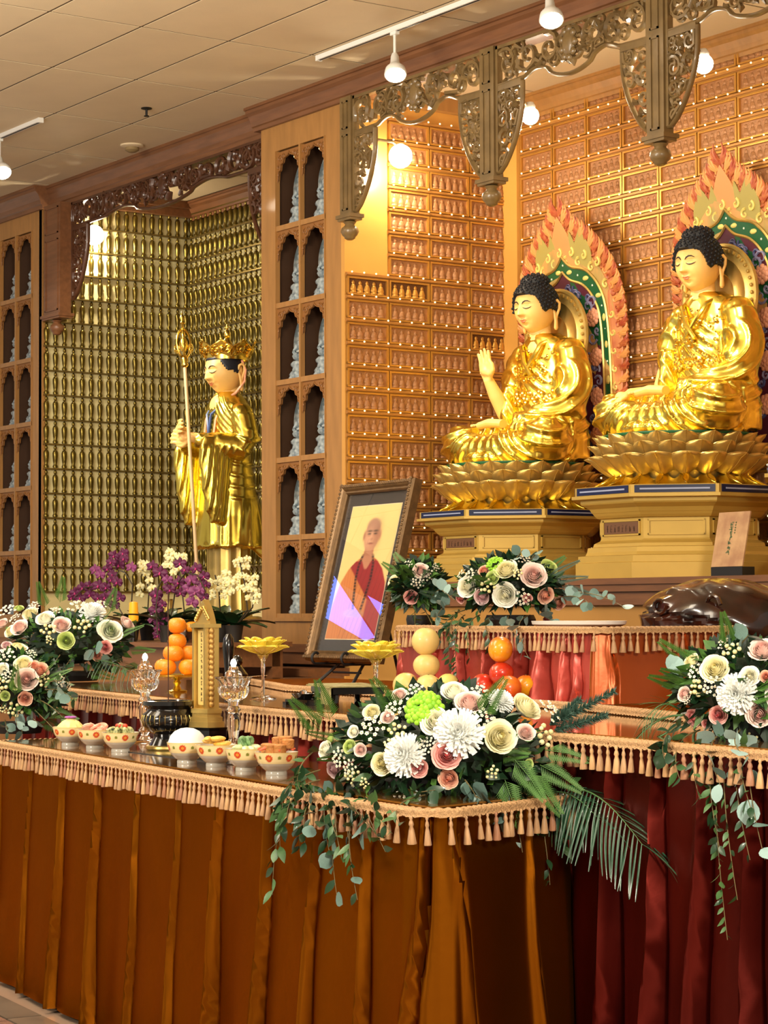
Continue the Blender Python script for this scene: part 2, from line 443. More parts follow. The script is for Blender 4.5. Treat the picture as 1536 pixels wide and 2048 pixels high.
def arch_mesh():
    """carved cusped arch spandrel filling the head of a cell"""
    W, H = .31, .50
    pts = []
    cusps = [(-.155, -.215), (-.146, -.19), (-.142, -.14), (-.118, -.128), (-.112, -.09), (-.085, -.078), (-.072, -.048), (-.038, -.04), (-.018, -.032), (0, -.014)]
    left = cusps; right = [(-x, z) for x, z in reversed(cusps[:-1])]
    low = left+right
    b = MB(); n = len(low)
    for y0, y1 in ((.0, .018),):
        v = []
        for x, z in low: v += [(x, y0, z), (x, y0, 0), (x, y1, z), (x, y1, 0)]
        f = []
        for i in range(n-1):
            a = 4*i; c = a+4
            f += [(a, c, c+1, a+1), (a+2, a+3, c+3, c+2), (a, a+2, c+2, c)]
        b.add(v, f)
    b.tube([(x, -.002, z) for x, z in low], .006, 5)
    for sx in (-1, 1):
        for cx, cz, rr in ((.112, -.05, .03), (.13, -.11, .02), (.07, -.035, .018), (.143, -.16, .012)):
            b.tube([(sx*(cx+rr*(1-t/14)*math.cos(t*.7)), -.004, cz+rr*(1-t/14)*math.sin(t*.7)) for t in range(13)], .004, 4)
    return b.mesh('arch', WOODN, ang=40)
am = arch_mesh()
CABIN = mat('cabinet_inside', (66, 42, 24), .6, noise=.1)
bulbm = MB().sph((0, 0, 0), .009, 8, 5).mesh('cell_lamp', BULB)
def cabinet(x0, lab, which):
    t = thing('display_cabinet', lab, 'cabinet', (x0, YW, 0))
    xs = (.19, .83); W = 1.02
    b = MB()
    b.box(0, xs[0], 0, .03, 1.2, 4.96); b.box(xs[1], W, 0, .03, 1.2, 4.96)
    b.box(xs[0], xs[1], 0, .03, 4.78, 4.96); b.box(xs[0], xs[1], 0, .03, 1.2, 1.515)
    b.box(.02, .04, .03, .45, 1.2, 4.96); b.box(W-.06, W-.04, .03, .45, 1.2, 4.96)
    for x, s in ((xs[0], 1), (xs[1], -1)): b.box(min(x, x+s*.010), max(x, x+s*.010), -.008, .03, 1.515, 4.78)
    b.box(xs[0]-.02, xs[1]+.02, -.02, .03, 1.49, 1.515)
    b.build('frame', WOOD, t, smooth=False)
    MB().box(xs[0]-.02, xs[1]+.02, .42, .44, 1.4, 4.9).build('back_panel', CABIN, t, smooth=False)
    MB().box(.5, .52, -.006, .03, 1.515, 4.78).build('mullion', WOOD, t, smooth=False); MB().box(.505, .515, .03, .42, 1.515, 4.78).build('divider', CABIN, t, smooth=False)
    b = MB().box(xs[0]-.012, xs[0]-.002, .03, .42, 1.515, 4.78); b.box(xs[1]+.002, xs[1]+.012, .03, .42, 1.515, 4.78)
    b.build('side_lining', CABIN, t, smooth=False)
    shm = MB().box(xs[0], xs[1], -.004, .42, -.018, .018).mesh('shelf', WOOD, smooth=False)
    for k in range(7):
        z = 4.771-k*.541
        if 0 < k: inst('shelf', shm, t, (0, 0, z+.0))
        if k == 6: break
        for c in range(2):
            xc = xs[0]+.16+c*.32
            inst('arch', am, t, (xc, .012, z-(.018 if k else 0)))
            if rnd.random() < .75: inst('cell_lamp', bulbm, t, (xc+.0, .06, z-.045))
            side = ('left', 'right')[c]; row = ('top', 'second', 'third', 'fourth', 'fifth', 'bottom')[k]
            s = thing('porcelain_buddha', 'pale porcelain seated buddha with leaf-shaped halo, %s column of the %s, %s shelf' % (side, which, row), 'statuette', (x0+xc-.012, YW+.118, z-.541+.0185), 0, 'porcelain buddhas in the wall cabinets')
            inst('lotus_base', pb, s); inst('figure', pf, s); inst('mandorla', pm, s)
    return t
cabinet(-13.36, 'tall honey wood display cabinet of twelve arched cells between the two niches', 'central wall cabinet')
cabinet(-17.88, 'tall wooden display cabinet of arched cells at the far left edge', 'far left cabinet')
# cabinet plinths
b = MB()
for x0, x1 in ((-13.42, -12.32), (-17.95, -16.84)):
    b.box(x0, x1, YW-.05, YW+.4, 1.28, 1.335); b.box(x0, x1, YW-.03, YW+.4, 1.2, 1.285); b.box(x0-.02, x1+.02, YW-.3, YW+.4, 1.13, 1.18); b.box(x0-.02, x1+.02, YW-.27, YW+.4, 0, 1.13)
tag(b.build('trim_10', WOODD, smooth=False), kind='structure')

# ---------------------------------------------------------------- carved fretwork
def spiral(cx, cz, r, turns, d, a0, n=16):
    return [(cx+r*(1-.82*t/n)*math.cos(a0+d*turns*2*PI*t/n), cz+r*(1-.82*t/n)*math.sin(a0+d*turns*2*PI*t/n)) for t in range(n+1)]
def fret_fill(b, inside, x0, x1, z0, z1, step, y, rt, seed, skip=0):
    q = random.Random(seed); FL = (Vector((0, 1, 0)), 1.6)
    nx = max(1, int(round((x1-x0)/step))); nz = max(1, int(round((z1-z0)/step)))
    for i in range(nx):
        for j in range(nz):
            cx = x0+(i+.5)*(x1-x0)/nx+q.uniform(-.01, .01); cz = z0+(j+.5)*(z1-z0)/nz+q.uniform(-.01, .01)
            if not inside(cx, cz) or q.random() < skip: continue
            r = step*.52; d = 1 if (i+j) % 2 else -1; a0 = q.uniform(0, 6.28)
            pts = [p for p in spiral(cx, cz, r, 1.35, d, a0) if inside(p[0], p[1])]
            if len(pts) > 3: b.tube([(x, y, z) for x, z in pts], [rt*(1-.4*k/len(pts)) for k in range(len(pts))], 5, FL)
            # leaf tails thrown off the scroll
            for e in range(3):
                a = a0+e*2.1; p0 = Vector((cx+r*.8*math.cos(a), y, cz+r*.8*math.sin(a)))
                aa = a+d*.9; p2 = p0+Vector((math.cos(aa), 0, math.sin(aa)))*step*.5
                pm_ = (p0+p2)/2+Vector((math.cos(aa+1.57), 0, math.sin(aa+1.57)))*step*.13
                if inside(p2.x, p2.z): b.tube([p0, pm_, p2], [rt*.9, rt*1.3, rt*.2], 5, FL)
def valance(x0, x1, y, ztop, zbot, half_w, brk_w, brk_z, m, lab, name='carved_valance', seed=1, lbrk=True, rbrk=True, boss=True):
    """openwork band with cusped lower edge and tapering brackets hanging at both ends"""
    t = thing(name, lab, 'carving', (0, y, 0))
    Lx = x1-x0; xm = (x0+x1)/2
    def low(x):
        a = abs(x-xm)/(Lx/2)
        zz = zbot
        if a < .28: zz = zbot-.02-.045*math.sin(PI*(1-a/.28)/2)**.7+.02*a
        elif a < .62: zz = zbot+.035*math.sin(PI*(a-.28)/.34)
        else: zz = zbot-.02*(a-.62)
        return zz
    def inside_band(x, z): return x0+.01 < x < x1-.01 and low(x)+.012 < z < ztop-.008
    b = MB(); FL = (Vector((0, 1, 0)), 1.5)
    fret_fill(b, inside_band, x0, x1, zbot, ztop, .19, 0, .0165, seed)
    fret_fill(b, inside_band, x0+.06, x1-.06, zbot, ztop, .105, 0, .0115, seed+50, .35)
    n = int(Lx/.03)
    b.tube([(x0+Lx*k/n, 0, low(x0+Lx*k/n)) for k in range(n+1)], .013, 6, FL)
    b.box(x0, x1, -.02, .02, ztop-.02, ztop)
    b.build('fretwork', m, t, ang=50)
    if boss:
        b = MB()
        b.sph((xm, -.01, (ztop+zbot)/2-.01), (.06, .035, .085), 12, 8)
        for k in range(9):
            a = 2*PI*k/9; b.sph((xm+.06*math.cos(a), -.02, (ztop+zbot)/2-.01+.085*math.sin(a)), (.024, .02, .026), 6, 4)
        b.build('boss', m, t, ang=60)
    for sx, xe, on in ((1, x0, lbrk), (-1, x1, rbrk)):
        if not on: continue
        zt = zbot-.02; H = zt-brk_z
        def wd(z):
            k = max(0, min(1, (z-brk_z)/H)); return brk_w*(.10+.90*math.sin(PI/2*min(1, k*1.15))**.75)
        def ins(x, z):
            d = (x-xe)*sx; return .008 < d < wd(z)-.012 and brk_z+.02 < z < zt-.01
        b = MB()
        fret_fill(b, ins, min(xe, xe+sx*brk_w), max(xe, xe+sx*brk_w), brk_z, zt, .12, 0, .0135, seed+5+int(sx))
        fret_fill(b, ins, min(xe, xe+sx*brk_w), max(xe, xe+sx*brk_w), brk_z, zt, .08, 0, .009, seed+15+int(sx), .5)
        pts = [(xe, 0, brk_z)]+[(xe+sx*wd(brk_z+H*k/14), 0, brk_z+H*k/14) for k in range(15)]
        b.tube(pts, .013, 6, FL); b.box(min(xe, xe+sx*brk_w), max(xe, xe+sx*brk_w), -.018, .018, zt-.022, zt+.022)
        b.box(min(xe, xe+sx*.02), max(xe, xe+sx*.02), -.02, .02, brk_z, ztop)
        b.build('bracket', m, t, ang=50)
    return t
def pendant(x, w, y, d, ztop, zbot, m, lab, fin=True):
    t = thing('hanging_post', lab, 'carving', (x, y, 0))
    b = MB().box(-w/2, w/2, -d/2, d/2, zbot, ztop); b.box(-w/2-.022, w/2+.022, -d/2-.022, d/2+.022, zbot-.012, zbot+.012); b.box(-w/2-.012, w/2+.012, -d/2-.012, d/2+.012, zbot-.028, zbot-.012)
    b.build('post', m, t, smooth=False)
    H = ztop-zbot
    def rim(z0, z1):
        b = MB(); q = .011; xx = w/2-.035
        for a, c, e, f in ((-xx, xx, z0, z0+q), (-xx, xx, z1-q, z1), (-xx, -xx+q, z0, z1), (xx-q, xx, z0, z1)): b.box(a, c, -d/2-.008, -d/2+.004, e, f)
        return b
    rim(zbot+.04, zbot+H*.68).build('panel_moulding', m, t, smooth=False); rim(zbot+H*.73, ztop-.03).build('panel_moulding', m, t, smooth=False)
    if fin:
        b = MB().lathe([(.03, -.028), (.045, -.035), (.032, -.05), (.036, -.06), (.056, -.075), (.062, -.10), (.05, -.125), (.038, -.135), (.036, -.145), (.018, -.155), (.0, -.157)], 14, (0, 0, zbot), rf=lambda a, z: 1+.04*math.cos(12*a))
        b.build('finial', m, t, ang=50)
    return t
YV = 8.17
pendant(-12.19, .13, YV, .07, 4.97, 4.17, CARVE, 'carved wooden post hanging beside the central display cabinet')
pendant(-10.645, .14, YV, .07, 4.97, 4.16, CARVE, 'carved wooden post hanging above the waving buddha')
pendant(-9.12, .14, YV, .07, 4.97, 4.15, CARVE, 'carved wooden post hanging above the right buddha')
pendant(-7.6, .14, YV, .07, 4.97, 4.15, CARVE, 'carved wooden post hanging beyond the right edge')
valance(-12.125, -10.715, YV, 4.965, 4.73, .7, .24, 4.20, CARVE, 'openwork scroll valance of the first bay, left of the hanging post over the waving buddha', seed=3)
valance(-10.575, -9.19, YV, 4.965, 4.73, .7, .24, 4.20, CARVE, 'openwork scroll valance of the middle bay, between the two hanging posts', seed=11)
valance(-9.05, -7.67, YV, 4.965, 4.73, .7, .24, 4.20, CARVE, 'openwork scroll valance at the top right corner', seed=23)
pendant(-16.58, .30, 8.2, .10, 4.93, 4.0, WOODD, 'plain dark wooden post hanging at the left of the gold niche')
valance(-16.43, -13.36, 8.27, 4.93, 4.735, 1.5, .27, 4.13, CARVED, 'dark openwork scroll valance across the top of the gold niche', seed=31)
# niche lamps
def niche_lamp(p, lab, en, rr=.055):
    t = thing('niche_lamp', lab, 'lamp', p)
    MB().sph((0, 0, 0), rr, 16, 10).build('lamp_bulb', LAMPE, t)
    MB().tube([(0, 0, .04), (0, -.06, .09), (0, YV+.03-p[1], .09)], .010, 8).build('arm', CARVE, t)
    MB().lathe([(.03, .03), (.035, .06), (.02, .085)], 10).build('socket', WHITE, t)
    lamp('niche_glow', 'POINT', (p[0]+.02, p[1]-.0, p[2]-.09), en, (1, .88, .64), None, .05)
niche_lamp((-12.10, 8.52, 4.60), 'glaring bare lamp by the plaque wall beside the first post', 24, .08)
niche_lamp((-10.68, 8.5, 4.605), 'glowing bare lamp behind the bracket over the waving buddha', 14)
niche_lamp((-9.123, 8.5, 4.607), 'small glowing bare lamp behind the post over the right buddha', 14)
niche_lamp((-16.70, 8.6, 4.73), 'glaring bare lamp in the upper left of the gold niche', 34, .085)
# track lights
def track(x0, x1, y, lab):
    t = thing('ceiling_track', lab, 'track', (0, y, ZC))
    b = MB().box(x0, x1, -.018, .018, -.03, 0); b.build('rail', WHITE, t, smooth=False)
    MB().box(x0, x1, -.006, .006, -.032, -.029).build('slot', BLACKM, t, smooth=False)
    b = MB().box(x0-.02, x0, -.02, .02, -.035, 0); b.box(x1, x1+.02, -.02, .02, -.035, 0); pass
    for xa, xb in ((x0-.02, x0), (x1, x1+.02)): MB().box(xa, xb, -.02, .02, -.035, 0).build('end_cap', WHITE, t, smooth=False)
track(-11.86, -6.5, 7.72, 'white ceiling track running along the front of the main niche')
track(-17.2, -14.5, 7.03, 'white ceiling track at the upper left edge')
def track_spot(x, y, aim, lab):
    t = thing('track_spotlight', lab, 'spotlight', (x, y, ZC-.03))
    b = MB().box(-.03, .03, -.014, .014, -.02, 0); b.lathe([(.009, -.14), (.009, -.02)], 8); b.sph((0, 0, -.145), .018, 8, 6); b.build('stem', WHITE, t)
    T = Matrix.Translation((0, 0, -.155)) @ frame(aim) @ Matrix.Scale(1.12, 4)
    b = MB(); b.T = T; b.lathe([(.016, -.02), (.022, 0), (.026, .05), (.04, .08), (.056, .10), (.062, .135), (.058, .14)], 18, cap=True); b.build('housing', WHITE, t, ang=50)
    b = MB(); b.T = T; b.lathe([(.0, .152), (.03, .150), (.052, .143), (.054, .138)], 18, cap=False); b.build('lens', LAMPE, t)
    p = Vector((x, y, ZC-.03)) + T @ Vector((0, 0, .2))
track_spot(-11.02, 7.72, (.45, -.28, -.85), 'white track spotlight above the first fretwork bay')
track_spot(-9.52, 7.72, (.45, -.28, -.85), 'white track spotlight above the middle fretwork bay')
track_spot(-15.18, 7.03, (.5, -.1, -.6), 'white track spotlight cut by the left edge of the picture')
# sprinkler and detector
t = thing('sprinkler', 'small dark fire sprinkler hanging from a ceiling tile', 'sprinkler', tuple(at(293, 216, Z=ZC)))
MB().lathe([(.038, 0), (.04, -.006), (.02, -.012)], 14).build('plate', BLACKM, t)
b = MB().lathe([(.009, -.01), (.009, -.055)], 8); b.lathe([(.018, -.055), (.02, -.06), (.003, -.062)], 8); b.build('head', BLACKM, t)
t = thing('smoke_detector', 'round beige smoke detector on the ceiling near the gold niche', 'detector', tuple(at(264, 290, Z=ZC)))
MB().lathe([(.09, 0), (.09, -.012), (.06, -.02)], 20).build('mount', TILE, t)
MB().lathe([(.052, -.02), (.055, -.04), (.03, -.055), (0, -.056)], 18).build('sensor', mat('tan_plastic', (140, 118, 80), .5), t)

# ================================================================== STATUES
def remeshed(b, voxel, smooth_it=2, name='tmp'):
    """union of overlapping closed shapes as one continuous skin; returns (verts Nx3, faces list)"""
    me = b.mesh(name, GOLD); o = bpy.data.objects.new(name, me); C.objects.link(o)
    md = o.modifiers.new('r', 'REMESH'); md.mode = 'VOXEL'; md.voxel_size = voxel; md.use_smooth_shade = True
    if smooth_it:
        ms = o.modifiers.new('s', 'SMOOTH'); ms.factor = .5; ms.iterations = smooth_it
    dg = bpy.context.evaluated_depsgraph_get(); e = o.evaluated_get(dg); out = bpy.data.meshes.new_from_object(e)
    bpy.data.objects.remove(o); bpy.data.meshes.remove(me)
    return out
def displace(me, fn):
    """move vertices along their normals by fn(coords Nx3, normals Nx3) -> N"""
    n = len(me.vertices); co = np.empty(n*3); me.vertices.foreach_get('co', co); co = co.reshape(-1, 3)
    no = np.empty(n*3); me.vertices.foreach_get('normal', no); no = no.reshape(-1, 3)
    co = co+no*fn(co, no)[:, None]
    me.vertices.foreach_set('co', co.ravel()); me.update()
def ridge(ph, sharp=2.0):
    """cloth fold profile: narrow rounded crests, wide troughs; ph in turns"""
    return np.exp(sharp*(np.cos(2*PI*ph)-1))
def sstep(x, a, b): t = np.clip((x-a)/(b-a), 0, 1); return t*t*(3-2*t)

# ---- head: unit half-height skull with features
def _face(px, pz, front):
    g = lambda cx, cz, sx, sz: math.exp(-((px-cx)/sx)**2-((pz-cz)/sz)**2)
    d = 0
    k = max(0, min(1, (.26-pz)/.52))
    if pz > -.34: d += g(0, pz, .075+.05*k, 1)*(.03+.20*k**1.2)*(1 if pz > -.24 else max(0, 1-(-.24-pz)/.08))*(1 if pz < .26 else max(0, 1-(pz-.26)/.2))
    for s in (-1, 1):
        d += .055*g(s*.10, -.225, .05, .055)
        d -= .075*g(s*.27, .10, .17, .085); d += .062*g(s*.28, .035, .14, .06)
        d += .028*g(s*.28, .235, .20, .05); d += .035*g(s*.40, -.25, .2, .22)
        d -= .03*g(s*.26, -.47, .07, .09)
    d += .070*g(0, -.43, .15, .04)+.068*g(0, -.52, .125, .045)-.02*g(0, -.475, .16, .018)-.03*g(0, -.62, .16, .05)+.07*g(0, -.80, .17, .12)
    return d*front
def headpt(dx, dy, dz):
    x, y, z = .78*dx, .88*dy, 1.0*dz
    if z < 0: x *= 1-.17*(-z)**1.6; y *= 1-.10*(-z)**2 if dy < 0 else 1-.25*(-z)
    front = max(0, min(1, (-dy-.15)/.35))
    y -= _face(x, z, front)
    return (x, y, z)
def surf(px, pz, off=.0):
    """front skin point for given x, z on the unit head"""
    lo, hi = 0, 1
    best = None
    dz = max(-.98, min(.98, pz)); 
    kx = .78*(1-.17*(-pz)**1.6 if pz < 0 else 1)
    dx = px/kx; dy2 = 1-dx*dx-dz*dz
    dy = -math.sqrt(max(.01, dy2)); p = headpt(dx, dy, dz)
    return Vector((px, p[1]-off, pz))
def head_meshes():
    b = MB(); nu, nv = 96, 72
    def fn(u_, v_):
        a = 2*PI*u_-PI/2; t = -PI/2+PI*v_
        return headpt(math.cos(t)*math.cos(a), math.cos(t)*math.sin(a), math.sin(t))
    b.grid(fn, nu, nv, True)
    b.lathe([(.46, -1.6), (.45, -1.35), (.455, -1.3), (.43, -1.2), (.435, -1.1), (.44, -.9), (.42, -.5)], 24, (0, .16, 0), 1, .95)
    skin = b.mesh('face', SKIN, ang=80)
    # ears
    b = MB()
    for s in (-1, 1):
        X = s*.76
        b.tube([(X, .13, -.05), (X+s*.06, .20, .16), (X+s*.09, .32, .22), (X+s*.11, .42, .12), (X+s*.10, .40, -.10), (X+s*.06, .28, -.35), (X+s*.05, .20, -.60)],
               [.04, .06, .065, .065, .06, .055, .06], 8)
        b.tube([(X+s*.01, .16, -.05), (X+s*.04, .20, -.3), (X+s*.06, .21, -.55), (X+s*.05, .20, -.84), (X+s*.04, .19, -.92)], [.05, .07, .085, .10, .05], 8, (Vector((1, 0, 0)), .7))
        b.sph((X-s*.0, .27, -.02), (.05, .13, .24), 10, 8)
    ears = b.mesh('ear_pair', SKIN, ang=80)
    hl = [(0, .50), (30, .49), (46, .44), (56, .20), (62, -.08), (72, -.20), (80, -.10), (92, -.10), (105, -.22), (120, -.32), (180, -.36)]
    def hline(dx, dy):
        a = math.degrees(math.atan2(abs(dx), -dy))
        for (a0, z0), (a1, z1) in zip(hl, hl[1:]):
            if a <= a1: return z0+(z1-z0)*(a-a0)/(a1-a0)
        return -.36
    b = MB()
    def fh(u_, v_):
        a = 2*PI*u_-PI/2; t = -PI/2+PI*v_; dx, dy, dz = math.cos(t)*math.cos(a), math.cos(t)*math.sin(a), math.sin(t)
        h = hline(dx, dy); k = 1.13 if dz > h else .72
        return (.78*dx*k, .88*dy*k, dz*(k if dz > 0 else 1)*(1.0))
    b.grid(fh, 120, 90, True)
    b.sph((0, .08, .98), (.56, .56, .36), 20, 12)
    N = 520
    for i in range(N):
        z = 1-2*(i+.5)/N; rr = math.sqrt(1-z*z); a = i*2.39996; dx, dy, dz = rr*math.cos(a), rr*math.sin(a), z
        if dz > hline(dx, dy)+.035: b.sph((.78*dx*1.135, .88*dy*1.135, dz*1.135), (.058, .058, .058), 6, 4)
    for i in range(60):
        z = (i+.5)/60; rr = math.sqrt(1-z*z); a = i*2.39996
        b.sph((.56*rr*math.cos(a), .08+.56*rr*math.sin(a), .98+.37*z), .056, 6, 4)
    hair = b.mesh('hair', mat('black_curls', (16, 18, 24), .55), ang=80)
    b = MB()
    for s in (-1, 1):
        pts = [surf(s*x, z, .016) for x, z in ((.09, .16), (.14, .235), (.22, .275), (.32, .27), (.42, .22))]
        b.tube(pts, [.010, .026, .030, .024, .008], 6, (Vector((0, 1, 0)), .5))
    brow = b.mesh('eyebrow_pair', mat('dark_paint', (40, 24, 14), .5), ang=80)
    b = MB()
    for s in (-1, 1):
        pts = [surf(s*x, z, .012) for x, z in ((.13, .035), (.18, .0), (.25, -.022), (.33, -.018), (.40, .01), (.45, .045))]
        b.tube(pts, [.010, .018, .022, .020, .016, .006], 6, (Vector((0, 1, 0)), .5))
        pts = [surf(s*x, z, .003) for x, z in ((.14, .075), (.22, .105), (.32, .105), (.42, .075))]
        b.tube(pts, [.003, .006, .006, .003], 5, (Vector((0, 1, 0)), .4))
    lash = b.mesh('eyelid_line', mat('dark_paint', (40, 24, 14), .5), ang=80)
    b = MB()
    b.tube([surf(x, z, .0) for x, z in ((-.15, -.455), (-.08, -.44), (0, -.452), (.08, -.44), (.15, -.455))], [.006, .022, .02, .022, .006], 8, (Vector((0, 1, 0)), .5))
    b.tube([surf(x, z, .0) for x, z in ((-.13, -.485), (-.07, -.515), (0, -.525), (.07, -.515), (.13, -.485))], [.006, .022, .026, .022, .006], 8, (Vector((0, 1, 0)), .5))
    lips = b.mesh('lips', mat('lip_paint', (190, 88, 62), .4), ang=80)
    b = MB(); b.tube([surf(x, z, .004) for x, z in ((-.17, -.467), (-.08, -.478), (0, -.486), (.08, -.478), (.17, -.467))], .005, 5); seam = b.mesh('mouth_line', mat('dark_paint', (40, 24, 14), .5))
    return skin, ears, hair, brow, lash, lips, seam
HEAD = head_meshes()
def add_head(parent, loc, s, tilt=.12, parts=(0, 1, 2, 3, 4, 5, 6), rz=0):
    names = ('face', 'ear_pair', 'hair', 'eyebrow_pair', 'eyelid_line', 'lips', 'mouth_line')
    h = None
    for i in parts:
        o = inst(names[i], HEAD[i], parent if h is None else h, loc if h is None else None, (tilt, 0, rz) if h is None else None, s if h is None else None)
        if h is None: h = o
    return h

def hand(b, wrist, d, palm_n, L=.17, curl=(.2, .2, .25, .3), spread=.10, thumb=1, r=.011):
    """palm and five fingers added to b: d = direction wrist->fingers, palm_n = palm normal, thumb = side of the thumb"""
    d = Vector(d).normalized(); n = Vector(palm_n); n = (n-d*n.dot(d)).normalized(); s = d.cross(n).normalized()*thumb
    W = Vector(wrist); P = L*.48
    for k in range(5):
        t = k/4-.5
        b.tube([W-d*.01+s*t*L*.2, W+d*P*.5+s*t*L*.40, W+d*P+s*t*L*.44], [r*1.3, r*1.55, r*1.3], 8)
    b.sph(tuple(W+d*P*.5), (L*.2, L*.2, L*.2), 10, 6)
    b.sph(tuple(W+d*P*.35+s*L*.16-n*-.006), (L*.13, L*.13, L*.13), 8, 6)
    for k, ln in enumerate((.86, 1.0, .94, .74)):
        t = .5-k/3; base = W+d*P*.95+s*t*L*.44; dd = (d+s*t*spread*2).normalized(); F = L*.52*ln; pts = [base]; c = curl[k]
        cur = base; dr = dd
        for j, seg in enumerate((.42, .33, .25)):
            cur = cur+dr*F*seg; pts.append(cur); dr = (dr*math.cos(c)+n*math.sin(c)).normalized()
        b.tube(pts, [r*1.08, r, r*.92, r*.6], 8)
    tb = W+d*P*.25+s*L*.20
    b.tube([tb, tb+(d*.6+s*.6).normalized()*L*.18, tb+(d*.85+s*.35).normalized()*L*.34, tb+(d*.95+s*.2+n*.1).normalized()*L*.44], [r*1.5, r*1.3, r*1.1, r*.7], 8)

def seated_robe():
    b = MB()
    def ell(z, rx, ry, cy, n=28): return [(rx*math.cos(2*PI*i/n), cy+ry*math.sin(2*PI*i/n), z) for i in range(n)]
    b.loft([ell(.0, .22, .20, .20), ell(.12, .24, .19, .21), ell(.28, .185, .15, .235), ell(.42, .19, .145, .24), ell(.55, .215, .14, .24), ell(.64, .235, .13, .24), ell(.70, .215, .115, .235), ell(.745, .15, .10, .225), ell(.775, .085, .08, .215)])
    for s in (-1, 1):
        b.sph((s*.20, .235, .655), (.085, .095, .085), 14, 10)
        b.tube([(s*.12, .18, .12), (s*.26, .06, .125), (s*.36, -.06, .115)], [.13, .125, .115], 14)
        b.sph((s*.37, -.085, .122), (.140, .140, .122), 16, 12)
        b.tube([(s*.36, -.10, .09), (s*.18, -.19, .085), (-s*.08, -.20, .085)], [.10, .09, .075], 12)
    # spread hem of the robe lying on the lotus
    b.lathe([(.30, 0), (.36, .0), (.37, .02), (.30, .035)], 36, (0, .02, 0), 1.1, .78)
    b.tube([(-.16, -.24, .03), (0, -.27, .035), (.16, -.24, .03)], [.03, .05, .03], 10, (Vector((0, 0, 1)), .6))
    # his left arm under the sleeve, resting in the lap, with hanging sleeve
    b.tube([(.22, .235, .64), (.30, .20, .46), (.31, .14, .31), (.22, .02, .245), (.09, -.07, .235)], [.095, .095, .10, .085, .06], 14)
    b.loft([[(.31+.07*math.cos(2*PI*i/16)*k, .13+.13*math.sin(2*PI*i/16)*k, z) for i in range(16)] for z, k in ((.02, 1.15), (.12, 1.1), (.25, 1.0), (.36, .6))])
    b.loft([[(.14+.15*math.cos(2*PI*i/16)*k, -.04+.10*math.sin(2*PI*i/16)*k, z) for i in range(16)] for z, k in ((.05, 1.0), (.14, 1.0), (.22, .8), (.25, .4))])
    # robe over the right shoulder and upper arm
    b.tube([(-.22, .235, .64), (-.275, .21, .50), (-.27, .20, .40)], [.092, .085, .07], 14)
    b.loft([[(-.235+.045*math.cos(2*PI*i/12)*k, .17+.09*math.sin(2*PI*i/12)*k, z) for i in range(12)] for z, k in ((.10, .9), (.2, 1.0), (.36, 1.0), (.48, .8))])
    me = remeshed(b, .0085, 3, 'robe')
    def folds(co, no):
        x, y, z = co[:, 0], co[:, 1], co[:, 2]; d = np.zeros(len(co)); KW = np.zeros(len(co))
        # knees: rings round the kneecap
        for s in (-1, 1):
            q = np.sqrt((x-s*.40)**2+(y+.10)**2*1.2+(z-.20)**2*1.6); w_ = sstep(s*x, .07, .17)*sstep(.27-z, .0, .05)*sstep(.16-y, .0, .1)
            d += .022*w_*ridge(q/.058, 1.5); KW = np.maximum(KW, w_)
        dk = d.copy(); d = np.zeros(len(co))
        # left sleeve: nested swags below the shoulder, radiating from the elbow
        q = np.sqrt((x-.20)**2*.5+(y-.02)**2+(z-.50)**2*1.0); w_ = sstep(x, .13, .20)*sstep(z, .10, .2)*sstep(.62-z, 0, .08)
        d += .020*w_*ridge(q/.062, 1.8)
        # chest: diagonal folds from the left shoulder to the waist
        ph = (z*.9+x*.75-y*.4); w_ = sstep(.14-np.abs(x), -.02, .06)*sstep(z, .2, .26)*sstep(.66-z, 0, .08)*sstep(.26-y, 0, .05)
        d += .012*w_*ridge(ph/.06, 1.6)
        # right sleeve
        w_ = sstep(-x, .15, .2)*sstep(z, .2, .3)*sstep(.68-z, 0, .05); d += .010*w_*ridge((y*.8+z*.35)/.045, 1.5)
        # back and hips vertical folds
        w_ = sstep(y, .2, .28); d += .008*w_*ridge((x+.15*z)/.06, 1.5)
        # lap: pleats fanning out from the belly
        a = np.arctan2(x, -(y-.12)); w_ = sstep(.30-z, 0, .05)*sstep(.02-y, -.02, .06)*sstep(.2-np.abs(x), 0, .05); d += .010*w_*ridge(a/.20, 1.6)
        return dk+d*(1-KW)
    displace(me, folds)
    me.materials.clear(); me.materials.append(GOLD)
    return me
ROBE = seated_robe()
def petal_mesh(L=.14, W=.17, curl=.35, m_=GOLDS, name='lotus_petal'):
    """petal rooted at origin, rising along +Z, bellying outwards along -Y"""
    b = MB(); nu, nv = 9, 8
    def fn(u_, v_, o=0):
        v_ = math.sin(PI/2*v_); a = (u_-.5)*2; w_ = W/2*(.55+.45*math.sin(PI*.5*min(1, v_/.5)))*math.sqrt(max(.001, 1-max(0, (v_-.66)/.3405)**2))
        x = a*w_; z = L*v_*(1+.06*(1-a*a)*v_)
        y = -curl*L*math.sin(PI*.5*v_)*1.2+.30*W*a*a*(1-.4*v_)-o
        if v_ > .8: y -= .02*(v_-.8)/.2*L/.14
        return (x, y, z)
    b.grid(fn, nu, nv); b.grid(lambda u_, v_: fn(1-u_, v_, -.004), nu, nv)
    # rim and centre vein
    b.tube([fn(1, v/7) for v in range(8)]+[fn(0, v/7) for v in range(7, -1, -1)], .0028, 4)
    b.tube([fn(.5, v/7, .001) for v in range(8)], .002, 4)
    return b.mesh(name, m_, ang=60)
PET = petal_mesh(); PETD = petal_mesh(.17, .17, .2, GOLD, 'lower_petal')
GREENB = mat('lotus_green', (30, 84, 48), .4)
